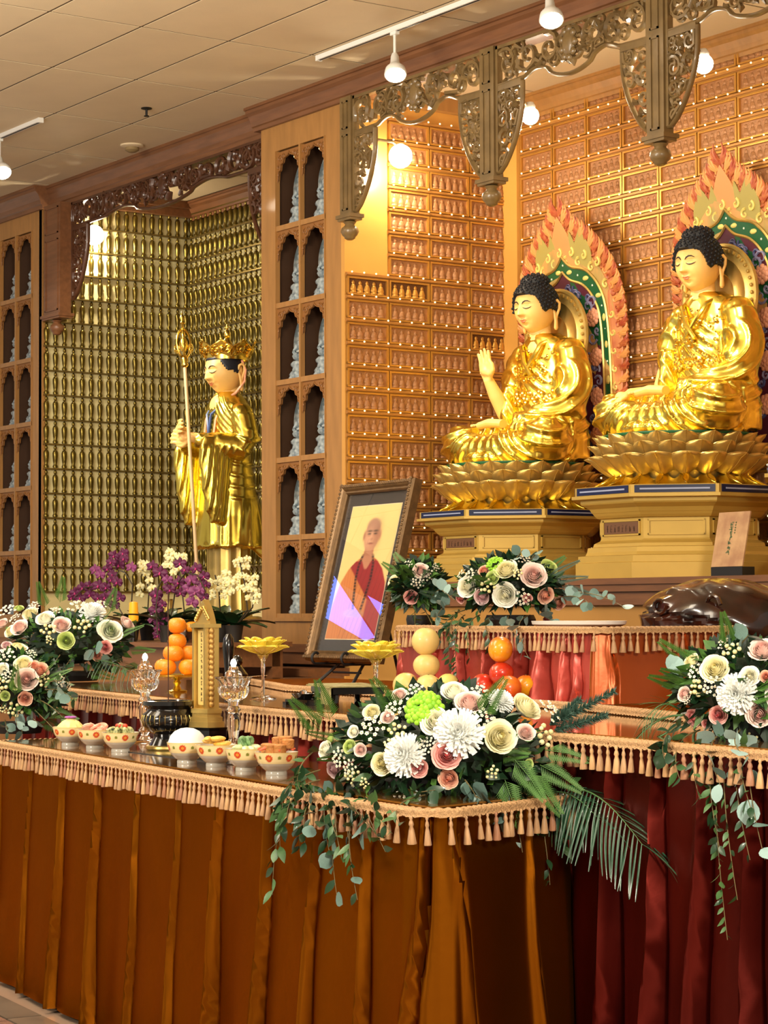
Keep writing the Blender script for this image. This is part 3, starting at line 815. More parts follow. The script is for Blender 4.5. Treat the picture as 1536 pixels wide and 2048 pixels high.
def lotus(t, z, n=19, R_=.50, h=.30):
    b = MB().lathe([(.30, -h), (.34, -h+.03), (.36, -h*.6), (.42, -.06), (.455, -.02), (.455, 0), (0, 0.004)], 40, (0, 0, z)); b.build('seat_pod', GOLDS, t, ang=50)
    MB().lathe([(.458, -.012), (.462, -.004), (.462, .004), (.45, .006)], 48, (0, 0, z), cap=False).build('green_rim', GREENB, t)
    for ring, (rr, zz, tilt, ph, sc_) in enumerate(((R_-.075, -.135, .10, 0, .98), (R_-.075, -.19, .26, .5, 1.08), (R_-.10, -.245, .48, 0, 1.2))):
        for k in range(n):
            a = 2*PI*(k+ph)/n
            o = inst('lotus_petal', PET, t, (rr*math.cos(a), rr*math.sin(a), z+zz), None, sc_)
            o.rotation_euler = Euler((tilt, 0, a+PI/2), 'XYZ')
    for k in range(n):
        a = 2*PI*(k+.5)/n
        o = inst('lower_petal', PETD, t, (.36*math.cos(a), .36*math.sin(a), z-h+.035), None, 1.1); o.rotation_euler = Euler((1.72, 0, a+PI/2), 'XYZ')
def pedestal(name, lab, x, y, z0, H, seat_h):
    t = thing(name, lab, 'pedestal', (x, y, z0))
    k = 1/.924
    pr = [(.60, 0), (.60, .10), (.585, .105), (.585, .145), (.545, .15), (.535, .17), (.53, .20), (.50, .205), (.495, .225), (.46, .245), (.455, .255), (.455, .385), (.475, .39), (.49, .405), (.50, .42), (.505, .425), (.52, .45), (.565, .475), (.57, .485), (.57, .505), (.62, .51), (.62, .53), (.60, .532), (.60, .585), (.56, .59), (0, .592)]
    s = H/.592
    rings = [[(r_*k*math.cos(R(22.5+45*i)), r_*k*math.sin(R(22.5+45*i)), z*s) for i in range(8)] for r_, z in pr]
    MB().loft(rings).build('body', GOLDP, t, smooth=False)
    hw = .60*math.tan(R(22.5))
    for i in range(8):
        a = -PI/2+PI/4*i; cx, cy = math.cos(a), math.sin(a); rz = a+PI/2
        b = MB().box(-hw+.02, hw-.02, -.004, 0, .535*s, .582*s); o = b.build('band_panel', NAVY, t, (cx*.60, cy*.60, 0), smooth=False); o.rotation_euler[2] = rz
        b = MB().box(-hw+.05, hw-.05, -.007, -.003, .553*s, .563*s); o = b.build('band_stripe', SILVB, t, (cx*.60, cy*.60, 0), smooth=False); o.rotation_euler[2] = rz
        pw = .455*math.tan(R(22.5))-.025; b = MB()
        for x0, x1, q0, q1 in ((-pw, pw, .275, .285), (-pw, pw, .365, .375), (-pw, -pw+.01, .275, .375), (pw-.01, pw, .275, .375)): b.box(x0, x1, -.008, 0, q0*s, q1*s)
        o = b.build('panel_frame', GOLDP, t, (cx*.455, cy*.455, 0), smooth=False); o.rotation_euler[2] = rz
        if i == 0:
            b = MB().box(-pw+.012, pw-.012, -.005, 0, .288*s, .362*s); o = b.build('inscribed_plate', mat('brown_plate', (104, 70, 44), .5), t, (cx*.455, cy*.455, 0), smooth=False); o.rotation_euler[2] = rz
            b = MB(); q = random.Random(5)
            for c in range(8):
                x0 = -pw+.03+c*(2*pw-.06)/8
                for st in range(5):
                    if q.random() < .5: b.box(x0+q.uniform(0, .008), x0+.018, -.0065, -.004, (.30+st*.010)*s, (.3025+st*.010)*s)
                    else: xx = x0+q.uniform(.004, .014); b.box(xx, xx+.0022, -.0065, -.004, .30*s, (.32+.02*q.random())*s)
            o = b.build('characters', mat('dark_engraving', (64, 40, 26), .6), t, (cx*.455, cy*.455, 0), smooth=False); o.rotation_euler[2] = rz
    return t
ZL = 1.737
pedestal('octagonal_pedestal', 'octagonal gold stepped pedestal with navy band under the waving buddha', -11.44, 8.97, ZL, .46, 0)
pedestal('octagonal_pedestal', 'octagonal gold stepped pedestal with navy band under the right buddha', -9.87, 8.97, ZL, .54, 0)
pedestal('octagonal_pedestal', 'gold pedestal just showing at the right edge of the picture', -8.27, 8.97, ZL, .60, 0)

def catmull(P, n=8):
    out = []
    Q = [P[0]]+P+[P[-1]]
    for i in range(1, len(Q)-2):
        for k in range(n):
            t = k/n; out.append(tuple(.5*(2*Q[i][a]+(Q[i+1][a]-Q[i-1][a])*t+(2*Q[i-1][a]-5*Q[i][a]+4*Q[i+1][a]-Q[i+2][a])*t*t+(3*Q[i][a]-Q[i-1][a]-3*Q[i+1][a]+Q[i+2][a])*t**3) for a in range(2)))
    return out+[P[-1]]
def aureole(lab, x, y, z):
    t = thing('aureole', lab, 'aureole', (x, y, z))
    lean = lambda a, c, d: (a, -d-.15*(max(0, c)/1.72)**2.6, c)
    half_out = catmull([(.38, -.05), (.44, .2), (.49, .55), (.51, .85), (.50, 1.08), (.43, 1.29), (.28, 1.46), (.12, 1.58), (0, 1.72)])
    half_mid = [(a*.90, c*.965 if c > 0 else c) for a, c in half_out]
    half_grn = catmull([(.405, -.05), (.405, .5), (.40, .95), (.36, 1.15), (.24, 1.29), (.08, 1.34), (0, 1.41)])
    half_in = catmull([(.345, -.05), (.345, .5), (.342, .93), (.30, 1.09), (.20, 1.20), (.07, 1.25), (0, 1.31)])
    def full(h): return h+[(-a, c) for a, c in reversed(h[:-1])]
    def plate(nm, h, d0, d1, m_):
        b = MB(); b.prism(full(h), lean, d0, d1); return b.build(nm, m_, t, smooth=False)
    plate('outer_board', half_out, 0, .03, mat('peach_paint', (206, 136, 82), .45, rgb2=(180, 96, 58), scale=9))
    plate('lobed_field', half_mid, .03, .04, mat('sage_orange_paint', (210, 146, 82), .4, rgb2=(160, 140, 80), scale=5, stretch=(2.5, 1, .6)))
    plate('green_band', half_grn, .04, .055, mat('green_paint', (24, 84, 46), .4))
    plate('inner_field', half_in, .055, .062, mat('plum_paint', (84, 30, 46), .45))
    b = MB()
    for h, d in ((half_grn, .056), (half_in, .064)): b.tube([lean(a, c, d) for a, c in full(h)], .010, 5)
    b.build('gold_rim', GOLDS, t)
    # gold ovals and white dots along the green band
    ovh = MB().sph((0, 0, 0), (.030, .008, .017), 10, 5).mesh('gold_oval', mat('pale_gold_paint', (222, 200, 110), .4)); ovv = MB().sph((0, 0, 0), (.017, .008, .030), 10, 5).mesh('gold_oval', mat('pale_gold_paint', (222, 200, 110), .4)); b2 = MB(); mids = [((a+e)/2, (c+g)/2) for (a, c), (e, g) in zip(full(half_grn), full(half_in))]
    acc = 0; last = mids[0]; k = 0
    for p in mids[1:]:
        acc += math.hypot(p[0]-last[0], p[1]-last[1]); 
        if acc > .075:
            if k % 2: inst('gold_oval', ovh if p[1] > 1.1 else ovv, t, lean(p[0], p[1], .056))
            else: b2.sph(lean(p[0], p[1], .056), (.008, .006, .008), 8, 4)
            acc = 0; k += 1
        last = p
    tag(b2.build('white_dots', mat('pale_paint', (226, 226, 206), .5), t), kind='stuff')
    # clouds, peonies
    q = random.Random(3); cl_ = [(mat('lavender_paint', (128, 124, 156), .45)), (mat('slate_paint', (72, 76, 118), .45))]
    for ci in (0, 1):
        b = MB()
        for k in range(46):
            a_ = q.uniform(-.31, .31); c_ = q.uniform(.05, 1.22)
            if abs(a_) > .32 or (c_ > 1.05 and abs(a_) > .32-(c_-1.05)*1.2): continue
            pts = spiral(a_, c_, q.uniform(.025, .05), 1.1, q.choice((1, -1)), q.uniform(0, 6), 10)
            b.tube([lean(p, r_, .066) for p, r_ in pts], [.009]*6+[.005]*5, 5)
        b.build('cloud_scrolls', cl_[ci], t)
    pk = mat('peach_pink_paint', (218, 152, 118), .5)
    fl_ = MB()
    for ringn, (n_, r_, s_) in enumerate(((9, .042, .024), (6, .022, .02), (1, 0, .016))):
        for k in range(n_): a_ = 2*PI*k/n_+ringn*.4; fl_.sph((r_*math.cos(a_), -.006*ringn, r_*math.sin(a_)), (s_, .012, s_), 7, 4)
    flm = fl_.mesh('peony', pk, ang=70)
    for a_, c_ in ((.27, .98), (.28, .72), (.27, .46), (.26, .2), (-.27, .98), (-.28, .72), (-.27, .46), (-.26, .2)):
        p = lean(a_, c_, .070); inst('peony', flm, t, p)
    # gold curls on the lobes
    b = MB()
    for k in range(14):
        a_ = -.40+.80*k/13; c_ = 1.44-.9*a_*a_-.06*(k % 2)
        if abs(a_) > .36: c_ -= .05
        b.tube([lean(p, r_, .045) for p, r_ in spiral(a_, c_, .032, 1.0, 1 if k % 2 else -1, 1.2, 10)], [.010]*6+[.006]*5, 5)
    for s in (-1, 1):
        for k in range(8):
            b.tube([lean(p, r_, .045) for p, r_ in spiral(s*.435, .15+k*.12, .028, 1.0, s, .5*k, 10)], [.009]*6+[.005]*5, 5)
    b.build('gold_curls', mat('pale_gold_paint', (222, 200, 110), .4), t)
    # lobes: raised leaf shapes at the crown
    b = MB(); b2 = MB()
    for a_, w_, hh, mi in ((-.20, .09, .30, 1), (0.0, .10, .34, 0), (.20, .09, .30, 1), (-.10, .05, .25, 1), (.10, .05, .25, 1)):
        bb_ = b2 if mi else b
        pts = [(a_*1.0+w_*math.sin(PI*j/10)*(1 if j else 1), 1.30-.6*a_*a_+hh*(j/10)*.95) for j in range(11)]
        poly = [(a_+(w_*math.sin(PI*min(1, .25+.75*j/10))), 1.34-.8*a_*a_+hh*j/10*(1-.6*abs(a_))) for j in range(11)]
        poly = poly+[(2*a_-p, r_) for p, r_ in reversed(poly)]
        bb_.prism(poly, lean, .038, .044)
    b.build('lobe', mat('terracotta_paint', (216, 142, 84), .45), t, smooth=False); b2.build('lobe', mat('olive_paint', (164, 148, 78), .45), t, smooth=False)
    # flames around the edge
    fl1 = MB(); fl2 = MB()
    for s in (-1, 1):
        L_ = [(s*a, c) for a, c in half_out]
        for i in range(2, len(L_)-2, 2):
            a_, c_ = L_[i]; nx, nz = (L_[i+1][1]-L_[i-1][1])*s, -(L_[i+1][0]-L_[i-1][0])*s; m_ = math.hypot(nx, nz); nx, nz = nx/m_, nz/m_
            B = fl1 if (i//2) % 2 else fl2
            for q_ in (-.6, 0, .6):
                ang = math.atan2(nz, nx)+q_; up = .6
                ex, ez = math.cos(ang), math.sin(ang)+up
                pts = [(a_-nx*.02, c_-nz*.02), (a_+ex*.025, c_+ez*.02), (a_+ex*.045+.01*s, c_+ez*.045), (a_+ex*.05, c_+ez*.075)]
                B.tube([lean(p, r_, .03) for p, r_ in pts], [.014, .017, .011, .002], 6)
            B.tube([lean(p, r_, .035) for p, r_ in spiral(a_-nx*.03, c_-nz*.03, .026, 1.0, s, i, 8)], [.009]*5+[.005]*4, 5)
    tag(fl1.build('flame_border', mat('vermilion_paint', (186, 108, 60), .45, rgb2=(160, 62, 36), scale=30), t), kind='stuff'); tag(fl2.build('flame_border', mat('gold_flame', (216, 148, 82), .45), t), kind='stuff')
    # head halo
    b = MB(); T = Matrix.Translation((.02, -.20, .86)) @ Matrix.Rotation(PI/2, 4, 'X')
    b.T = T; b.lathe([(.0, .03), (.14, .026), (.15, .036), (.165, .026), (.22, .020), (.24, .032), (.26, .02), (.30, .014), (.31, .026), (.325, .024), (.33, .01), (.325, 0), (0, 0)], 48)
    for k in range(40): a_ = 2*PI*k/40; b.sph((.285*math.cos(a_), .285*math.sin(a_), .022), (.013, .013, .01), 6, 4)
    b.build('head_halo', GOLDS, t, ang=40)
    b = MB().box(-.02, .02, -.20, -.05, .5, .86); b.build('halo_bracket', GOLDS, t, smooth=False)
    return t
SEATL, SEATR = 2.50, 2.585
aureole('flame-edged painted aureole with a green band, behind the waving buddha', -11.47, 9.53, SEATL)
aureole('flame-edged painted aureole with a green band, behind the right buddha', -9.90, 9.53, SEATR)

ARMSK = SKIN
def buddha(lab, x, y, z, pose, seed):
    S = 1.127
    t = thing('buddha_statue', lab, 'statue', (x, y, z)); 
    g = inst('robe', ROBE, t, (0, 0, 0), None, S)
    add_head(t, (0, .150*S, .925*S), .150*S, .10, rz=.16)
    # chest skin
    b = MB(); b.lathe([(.06, .69), (.075, .74), (.06, .78), (.05, .82)], 18, (0, .19, 0), 1.1, .9)
    b.sph((0, .165, .68), (.075, .055, .075), 14, 10); b.build('chest', SKIN, t).scale = (S,)*3
    # collar hem
    b = MB(); b.tube([(-.11, .2, .745), (-.085, .11, .70), (-.02, .075, .60), (.05, .07, .52)], [.012, .014, .014, .012], 8); b.tube([(.11, .2, .745), (.095, .11, .70), (.05, .08, .62), (-.03, .08, .53)], [.012, .014, .014, .012], 8)
    b.build('collar', GOLD, t).scale = (S,)*3
    # raised floral relief on robe front and belt
    q = random.Random(seed); b = MB()
    for k in range(75):
        xx = q.uniform(-.17, .19); zz = q.uniform(.36, .68)
        yy = .24-.145*math.sqrt(max(0, 1-(xx/.235)**2))
        b.sph((xx, yy-.012, zz), (q.uniform(.006, .014), .008, q.uniform(.006, .012)), 6, 4)
    for k in range(26):
        xx = -.19+.38*k/25; yy = .235-.15*math.sqrt(max(0, 1-(xx/.22)**2)); b.sph((xx, yy-.014, .40+.03*math.cos(k*1.3)), (.012, .01, .018), 6, 4)
    o = b.build('embroidered_relief', mat('bright_gold', (250, 214, 100), .2, metal=1.0), t); o.scale = (S,)*3; tag(o, kind='stuff')
    if pose == 'wave':
        b = MB(); b.tube([(-.265, .215, .42), (-.275, .20, .30), (-.272, .185, .262), (-.272, .13, .33), (-.27, .06, .43), (-.27, .0, .53)], [.058, .056, .052, .050, .043, .030], 14)
        hand(b, (-.27, .0, .53), (0.0, -.18, 1), (0, -1, -.15), .185, (.05, .08, .12, .15), .10, 1, .0125)
    else:
        b = MB(); b.tube([(-.255, .215, .48), (-.275, .165, .36), (-.28, .12, .245), (-.30, .03, .245), (-.31, -.08, .245)], [.058, .055, .055, .046, .030], 14)
        hand(b, (-.31, -.09, .245), (-.20, -.8, -.55), (.25, .55, -.85), .185, (.16, .2, .24, .3), .22, 1, .0125)
    me = remeshed(b, .006, 3, 'arm'); me.materials.clear(); me.materials.append(SKIN)
    inst('right_arm' if False else 'bare_arm', me, t, None, None, S)
    # foot sole resting on the thigh, and hand in the lap
    b = MB(); b.tube([(.02, -.11, .235), (-.08, -.13, .245), (-.17, -.135, .235)], [.035, .038, .03], 12, (Vector((0, 0, 1)), .7))
    for k in range(5): b.sph((-.195-.004*k, -.115-.012*k, .245-.002*k), (.012, .008, .009), 6, 4)
    b.build('foot', SKIN, t).scale = (S,)*3
    return t
buddha('gold-robed seated buddha with its bare hand raised, left of the two', -11.44, 8.97, SEATL+.004, 'wave', 1)
buddha('gold-robed seated buddha with its hand lowered over the knee, right of the two', -9.87, 8.97, SEATR+.004, 'down', 2)
for x, z, ped, lab in ((-11.44, SEATL, .46, 'gold lotus throne of layered petals under the waving buddha'), (-9.87, SEATR, .54, 'gold lotus throne of layered petals under the right buddha')):
    t = thing('lotus_throne', lab, 'throne', (x, 8.97, ZL+ped)); lotus(t, z-ZL-ped, h=z-ZL-ped)

# ---------------------------------------------------------------- standing crowned statue with a staff
def standing():
    X, Y, Z = -15.1, 8.95, 1.502
    t = thing('crowned_monk_statue', 'tall gold-robed standing statue with a five-leaf crown in the gold niche', 'statue', (X, Y, Z))
    def ell(z, rx, ry, cy, n=28): return [(rx*math.cos(2*PI*i/n), cy+ry*math.sin(2*PI*i/n), z) for i in range(n)]
    b = MB()
    b.loft([ell(.56, .31, .31, .05), ell(.62, .30, .30, .05), ell(.80, .26, .25, .03), ell(1.0, .24, .21, .01), ell(1.25, .22, .175, 0), ell(1.45, .235, .16, 0), ell(1.60, .245, .15, 0), ell(1.68, .22, .14, .01), ell(1.74, .15, .12, .01), ell(1.785, .09, .085, .01)])
    for s in (-1, 1):
        b.sph((s*.21, .01, 1.60), (.085, .10, .085), 12, 8)
        b.tube([(s*.22, .01, 1.58), (s*.275, .02, 1.40), (s*.26, -.02, 1.33), (s*.18, -.20, 1.36), (s*.09, -.34, 1.39)], [.095, .10, .10, .085, .055], 14)
        # hanging sleeve
        b.loft([[(s*.20+.055*math.cos(2*PI*i/14)*k, cy+wy*math.sin(2*PI*i/14), z) for i in range(14)] for z, k, cy, wy in ((.74, .5, -.20, .06), (.86, .8, -.22, .09), (1.1, .9, -.23, .12), (1.32, .9, -.22, .15), (1.41, .6, -.2, .13))])
    b.tube([(.10, .20, .66), (.20, .26, .55), (.26, .30, .50)], [.10, .09, .05], 10)
    me = remeshed(b, .011, 3, 'robe')
    def folds(co, no):
        x, y, z = co[:, 0], co[:, 1], co[:, 2]; d = np.zeros(len(co))
        q = np.sqrt((y-.02)**2*1.2+(z-1.55)**2)   # nested swags on the side
        w_ = sstep(np.abs(x), .08, .14)*sstep(y, -.11, -.06)*sstep(.20-y, -.02, .08)*sstep(z, .85, .95)*sstep(1.50-z, 0, .08)
        d += .015*w_*ridge(q/.088, 5.0)
        w_ = sstep(-y, .08, .13)*sstep(1.36-z, 0, .05); d += .010*w_*ridge((y+.10*(1.4-z))/.048, 1.8)
        a = np.arctan2(y, x); w_ = sstep(1.0-z, 0, .25)*sstep(y, -.10, .0); d += .012*w_*ridge(a/.34+1.6*(1-z), 1.6)
        w_ = sstep(z, 1.36, 1.45)*sstep(-y, .04, .09); d += .008*w_*ridge((np.abs(x)*1.2+z)/.05, 1.6)
        d += .012*sstep(.60-z, 0, .06)*np.sin(a*9)
        return d
    displace(me, folds); me.materials.clear(); me.materials.append(GOLD); inst('robe', me, t)
    b = MB()
    n = 40; prof = [(.20, 0), (.185, .05), (.17, .3), (.175, .6), (.18, .8)]
    b.lathe(prof, n, (0, .01, 0), 1, .9, rf=lambda a, z: 1+.07*math.cos(14*a)); b.build('under_skirt', GOLDS, t, ang=60)
    b = MB(); b.lathe([(.27, .0), (.27, .012), (.24, .02), (.0, .02)], 24); b.build('base', GOLDS, t)
    for s in (-1, 1): pass
    # hands round the staff
    b = MB()
    b.tube([(.10, -.32, 1.40), (.06, -.40, 1.42)], [.045, .035], 10)
    hand(b, (.075, -.385, 1.40), (-.75, -.55, .12), (-.6, .75, 0), .20, (.55, .6, .65, .7), .06, 1, .0135)
    b.tube([(-.10, -.32, 1.46), (-.04, -.39, 1.47)], [.045, .035], 10)
    hand(b, (-.045, -.39, 1.475), (.75, -.55, .12), (.6, .75, 0), .20, (.55, .6, .65, .7), .06, -1, .0135)
    me = remeshed(b, .0065, 2, 'hands'); me.materials.clear(); me.materials.append(SKIN); inst('clasped_hands', me, t)
    b = MB(); b.lathe([(.065, 1.68), (.09, 1.72), (.07, 1.78), (.062, 1.86)], 16, (0, -.01, 0)); b.sph((0, -.085, 1.66), (.09, .06, .10), 12, 8); b.build('chest', SKIN, t)
    h = add_head(t, (0, -.02, 1.950), .186, .14, rz=.06, parts=(0, 1, 3, 4, 5, 6))
    # dark hair below the crown
    b = MB()
    def fh(u_, v_):
        a = 2*PI*u_-PI/2; tt = -PI/2+PI*v_; dx, dy, dz = math.cos(tt)*math.cos(a), math.cos(tt)*math.sin(a), math.sin(tt)
        an = math.degrees(math.atan2(abs(dx), -dy)); h_ = .50 if an < 45 else (.5-(an-45)/20*.5 if an < 65 else (0 if an < 85 else -.1 - (an-85)/95*.4))
        k = 1.05 if dz > h_ else .9
        return (.78*dx*k, .88*dy*k, dz*k)
    b.grid(fh, 80, 60, True); b.build('hair', mat('dark_blue_hair', (26, 26, 34), .5), h, ang=80)
    # crown: band with five leaves and a finial
    cr = mat('bright_gold', (250, 214, 100), .2, metal=1.0)
    b = MB(); cz = 2.055
    b.lathe([(.150, -.02), (.158, -.02), (.162, .02), (.154, .02)], 40, (0, -.0, cz), 1, 1.08, cap=False)
    b.lathe([(.145, .0), (.12, .06), (.10, .09), (0, .10)], 24, (0, .0, cz)); b.build('crown_band', cr, t)
    for k in range(7):
        a = -PI/2+(k-3)*PI*.27
        b = MB()
        T = Matrix.Translation((.155*math.cos(a), .165*math.sin(a), cz)) @ Matrix.Rotation(a+PI/2, 4, 'Z') @ Matrix.Rotation(R(26), 4, 'X') @ Matrix.Diagonal((1.35, 1, .95, 1))
        b.T = T
        poly = [(-.055, 0), (-.075, .05), (-.060, .09), (-.03, .115), (0, .145), (.03, .115), (.060, .09), (.075, .05), (.055, 0)]
        b.prism(poly, lambda p, c, d: (p, d, c), .0, .008)
        for sx in (-1, 1):
            for pz, rr in ((.04, .026), (.085, .022)): b.tube([(p, -.006, c) for p, c in spiral(sx*.035, pz, rr, 1.0, sx, 0, 8)], .006, 5)
        b.tube([(p, -.003, c) for p, c in poly], .007, 5); b.sph((0, -.008, .065), (.02, .014, .03), 8, 6); b.sph((0, 0, .15), .012, 6, 4)
        b.build('crown_leaf', cr, t, ang=50)
    b = MB(); b.lathe([(.03, .09), (.045, .11), (.03, .14), (.018, .16), (.03, .18), (.022, .21), (.010, .23), (.016, .245), (.004, .275)], 12, (0, .0, cz)); b.build('crown_finial', cr, t, ang=50)
    # ribbons by the ear, neck cord
    b = MB()
    for s in (-1, 1): b.tube([(s*.14, .05, 2.03), (s*.165, .07, 1.95), (s*.165, .06, 1.86), (s*.13, -.0, 1.77), (s*.09, -.09, 1.70), (s*.075, -.15, 1.56), (s*.07, -.17, 1.40)], .013, 7, (Vector((0, 1, 0)), .6))
    b.build('crown_ribbon', mat('salmon_ribbon', (222, 150, 112), .5), t)
    b = MB(); b.tube([(.10, -.05, 1.72), (.03, -.165, 1.60), (.0, -.17, 1.45)], .012, 6); b.tube([(-.10, -.05, 1.72), (-.03, -.165, 1.60), (.0, -.17, 1.45)], .012, 6); b.build('inner_collar', mat('blue_paint', (56, 76, 122), .4), t)
    # staff (held by the statue, a thing of its own)
    P0 = at(393, 1125, Y=8.50); P1 = at(369, 720, Y=8.50); ax = (P1-P0).normalized(); P0 = P1-ax*((P1.z-1.52)/ax.z)
    st = thing('ringed_staff', 'long monk staff with ornate gold head, held upright by the crowned statue', 'staff', tuple(P0))
    L_ = (P1-P0).length; T = frame(ax)
    b = MB(); b.T = T; b.lathe([(.014, 0), (.014, L_)], 12); b.build('shaft', mat('pale_wood_staff', (214, 180, 130), .4), st)
    b = MB(); b.T = T
    b.lathe([(.016, -.06), (.03, -.04), (.022, -.02), (.03, 0), (.02, .02)], 12, (0, 0, L_)); b.lathe([(.01, .02), (.01, .28), (.022, .29), (.012, .31), (.024, .335), (.008, .36), (.003, .39)], 10, (0, 0, L_))
    b.lathe([(.02, .07), (.035, .11), (.03, .15), (.012, .18), (.022, .2), (.01, .23)], 12, (0, 0, L_))
    for k in range(3):
        a = k*PI/3
        b.tube([(.062*math.sin(2*PI*j/16)*math.cos(a), .062*math.sin(2*PI*j/16)*math.sin(a), L_+.13-.115*math.cos(2*PI*j/16)) for j in range(17)], .008, 6)
    for k in range(6):
        a = k*PI/3; cx, cy = .062*math.cos(a), .062*math.sin(a)
        b.tube([(cx+.022*math.sin(2*PI*j/10)*math.cos(a), cy+.022*math.sin(2*PI*j/10)*math.sin(a), L_+.09-.028*math.cos(2*PI*j/10)) for j in range(11)], .004, 5)
    b.build('staff_head', cr, st, ang=60)
standing()

# ================================================================== TABLES AND CLOTHS
def px(p):
    q = Vector(p)-Vector((0, 0, HC)); z = q.dot(_f); return 768+FPX*q.dot(_r)/z, 1024-FPX*q.dot(_u)/z
class Path:
    def __init__(s, P):
        s.P = [Vector((a, b, 0)) for a, b in P]; s.L = [0]
        for a, b in zip(s.P, s.P[1:]): s.L.append(s.L[-1]+(b-a).length)
        s.len = s.L[-1]
    def at(s, t):
        t = max(0, min(s.len, t))
        for i in range(len(s.P)-1):
            if t <= s.L[i+1] or i == len(s.P)-2:
                k = (t-s.L[i])/(s.L[i+1]-s.L[i]); p = s.P[i].lerp(s.P[i+1], k); break
        # smoothed tangent
        def raw(q):
            q = max(0, min(s.len, q))
            for i in range(len(s.P)-1):
                if q <= s.L[i+1] or i == len(s.P)-2: return (s.P[i+1]-s.P[i]).normalized()
        d = (raw(t-.03)+raw(t)+raw(t+.03)).normalized()
        return p, d, Vector((d.y, -d.x, 0))
    def s_at_u(s, u, z):
        best = None
        for k in range(801):
            t = s.len*k/800; p, d, n = s.at(t); e = abs(px((p.x, p.y, z))[0]-u)
            if best is None or e < best[0]: best = (e, t)
        return best[1]
def skirt_mesh(name, path, z1, z0, pleats, m_, step=.006, rows=12, billow=.010, flare=.03, seed=1, a0=0, a1=None):
    """hanging cloth; pleats = list of (s, slant, width, depth)"""
    q = random.Random(seed); ph = [q.uniform(0, 6.28) for _ in range(6)]
    n = int((path.len if a1 is None else a1-a0)/step)+1; b = MB()
    def fn(u_, v_):
        t = a0+((path.len if a1 is None else a1)-a0)*u_; h = v_; p, d, no = path.at(t)
        o = billow*h*(math.sin(t*5.1+ph[0])+.6*math.sin(t*11.7+ph[1]+1.3*h)+.35*math.sin(t*23+ph[2]+3*h))+flare*h
        for s_, sl, wd_, dp in pleats:
            x = t-(s_+sl*h+.008*math.sin(h*9+s_*7)); w_ = wd_*(.55+.75*h)
            if abs(x) < .25:
                o += dp*1.15*(.5+.7*h)*math.exp(-((x+w_*.1)/w_)**2)-dp*(1.3+1.0*h)*math.exp(-((x-w_*1.15)/(w_*.5))**2)
        o += .0
        q_ = p+no*(.012+o); return (q_.x, q_.y, z1+(z0-z1)*h)
    b.grid(fn, n, rows)
    return b.mesh(name, m_, ang=75)
tb = MB()
tb.lathe([(.0035, .0), (.006, -.004), (.0035, -.010), (.006, -.016), (.0075, -.022), (.005, -.028), (.008, -.038), (.0135, -.072), (.0125, -.075), (0, -.074)], 7)
TSM = [tb.mesh('tassel', TASS, ang=60), tb.mesh('tassel', TASSG, ang=60), tb.mesh('tassel', mat('tassel_thread_rose', (176, 124, 92), .5, noise=.35, scale=120, stretch=(1, 1, .1)), ang=60)]
def fringe(parent, path, z, step=.04, seed=2, a0=0, a1=None, tas=True, tape_h=.021):
    q = random.Random(seed); b = MB(); a1 = path.len if a1 is None else a1
    n = max(2, int((a1-a0)/.012)); off = .034
    for k in range(n):
        rings = []
        pass
    def fn(u_, v_):
        t = a0+(a1-a0)*u_; p, d, no = path.at(t); w_ = [(off-.02, .004), (off+.004, .003), (off+.010, -.004), (off+.006, -.012), (off+.011, -.020), (off+.004, -tape_h), (off-.012, -tape_h)][int(round(v_*6))]
        q_ = p+no*(w_[0]+.0022*math.sin(t*420+v_*9)); return (q_.x, q_.y, z+w_[1]+.0022*math.sin(t*260+v_*3))
    b.grid(fn, n*2, 7)
    b.build('braid_tape', TAPE, parent, ang=80)
    if tas:
        m = int((a1-a0)/step)
        for k in range(m):
            t = a0+(k+.5+q.uniform(-.12, .12))*step; p, d, no = path.at(t); q_ = p+no*(off+.012)
            o = inst('tassel', TSM[q.choice((0, 0, 0, 1, 1, 2))], parent, (q_.x, q_.y, z-tape_h+.003), (q.uniform(-.08, .08), q.uniform(-.08, .08), q.uniform(0, 6)), (q.uniform(.7, 1.05), q.uniform(.7, 1.05), q.uniform(.92, 1.06)))
def slab(poly, z0, z1, nm, m_, parent=None):
    return MB().prism(poly, lambda a, c, d: (a, c, d), z0, z1).build(nm, m_, parent, smooth=False)
Z1, Z2, Z3 = 1.0, 1.18, 1.485
P1 = Path([(-8.80, 4.62), (-8.83, 4.16), (-8.80, 4.10), (-7.3, 3.90), (-5.83, 3.70), (-5.14, 3.635), (-5.06, 3.64), (-5.02, 3.70), (-5.17, 4.20), (-5.24, 4.33)])
P2 = Path([(-10.6, 5.07), (-7.1, 4.47), (-4.83, 4.22), (-3.2, 4.03)])
P3 = Path([(-8.12, 6.10), (-8.12, 5.76), (-8.09, 5.71), (-6.52, 5.455), (-6.48, 5.455), (-6.455, 5.49), (-6.44, 6.15)])
def table(lab, poly, z, legs):
    t = thing('altar_table', lab, 'table', (0, 0, 0))
    slab(poly, z-.05, z-.012, 'tabletop', WOODD, t)
    lm = MB().box(-.03, .03, -.03, .03, 0, z-.05).mesh('leg', WOODD, smooth=False)
    for x, y in legs: inst('leg', lm, t, (x, y, 0))
table('front offering table hidden under gold satin', [(-8.78, 4.12), (-5.08, 3.67), (-5.24, 4.38), (-8.76, 4.70)], Z1, [(-8.6, 4.2), (-5.25, 3.82), (-5.4, 4.3), (-8.6, 4.55)])
table('middle offering table hidden under burgundy satin', [(-10.6, 5.10), (-7.1, 4.51), (-4.83, 4.26), (-3.2, 4.07), (-3.2, 6.6), (-10.6, 7.1)], Z2, [(-10.4, 5.3), (-3.4, 4.3), (-3.4, 6.4), (-10.4, 6.9)])
t1 = thing('tablecloth', 'gold satin tablecloth with pleated skirt and tassel fringe on the front table', 'tablecloth')
pl = []
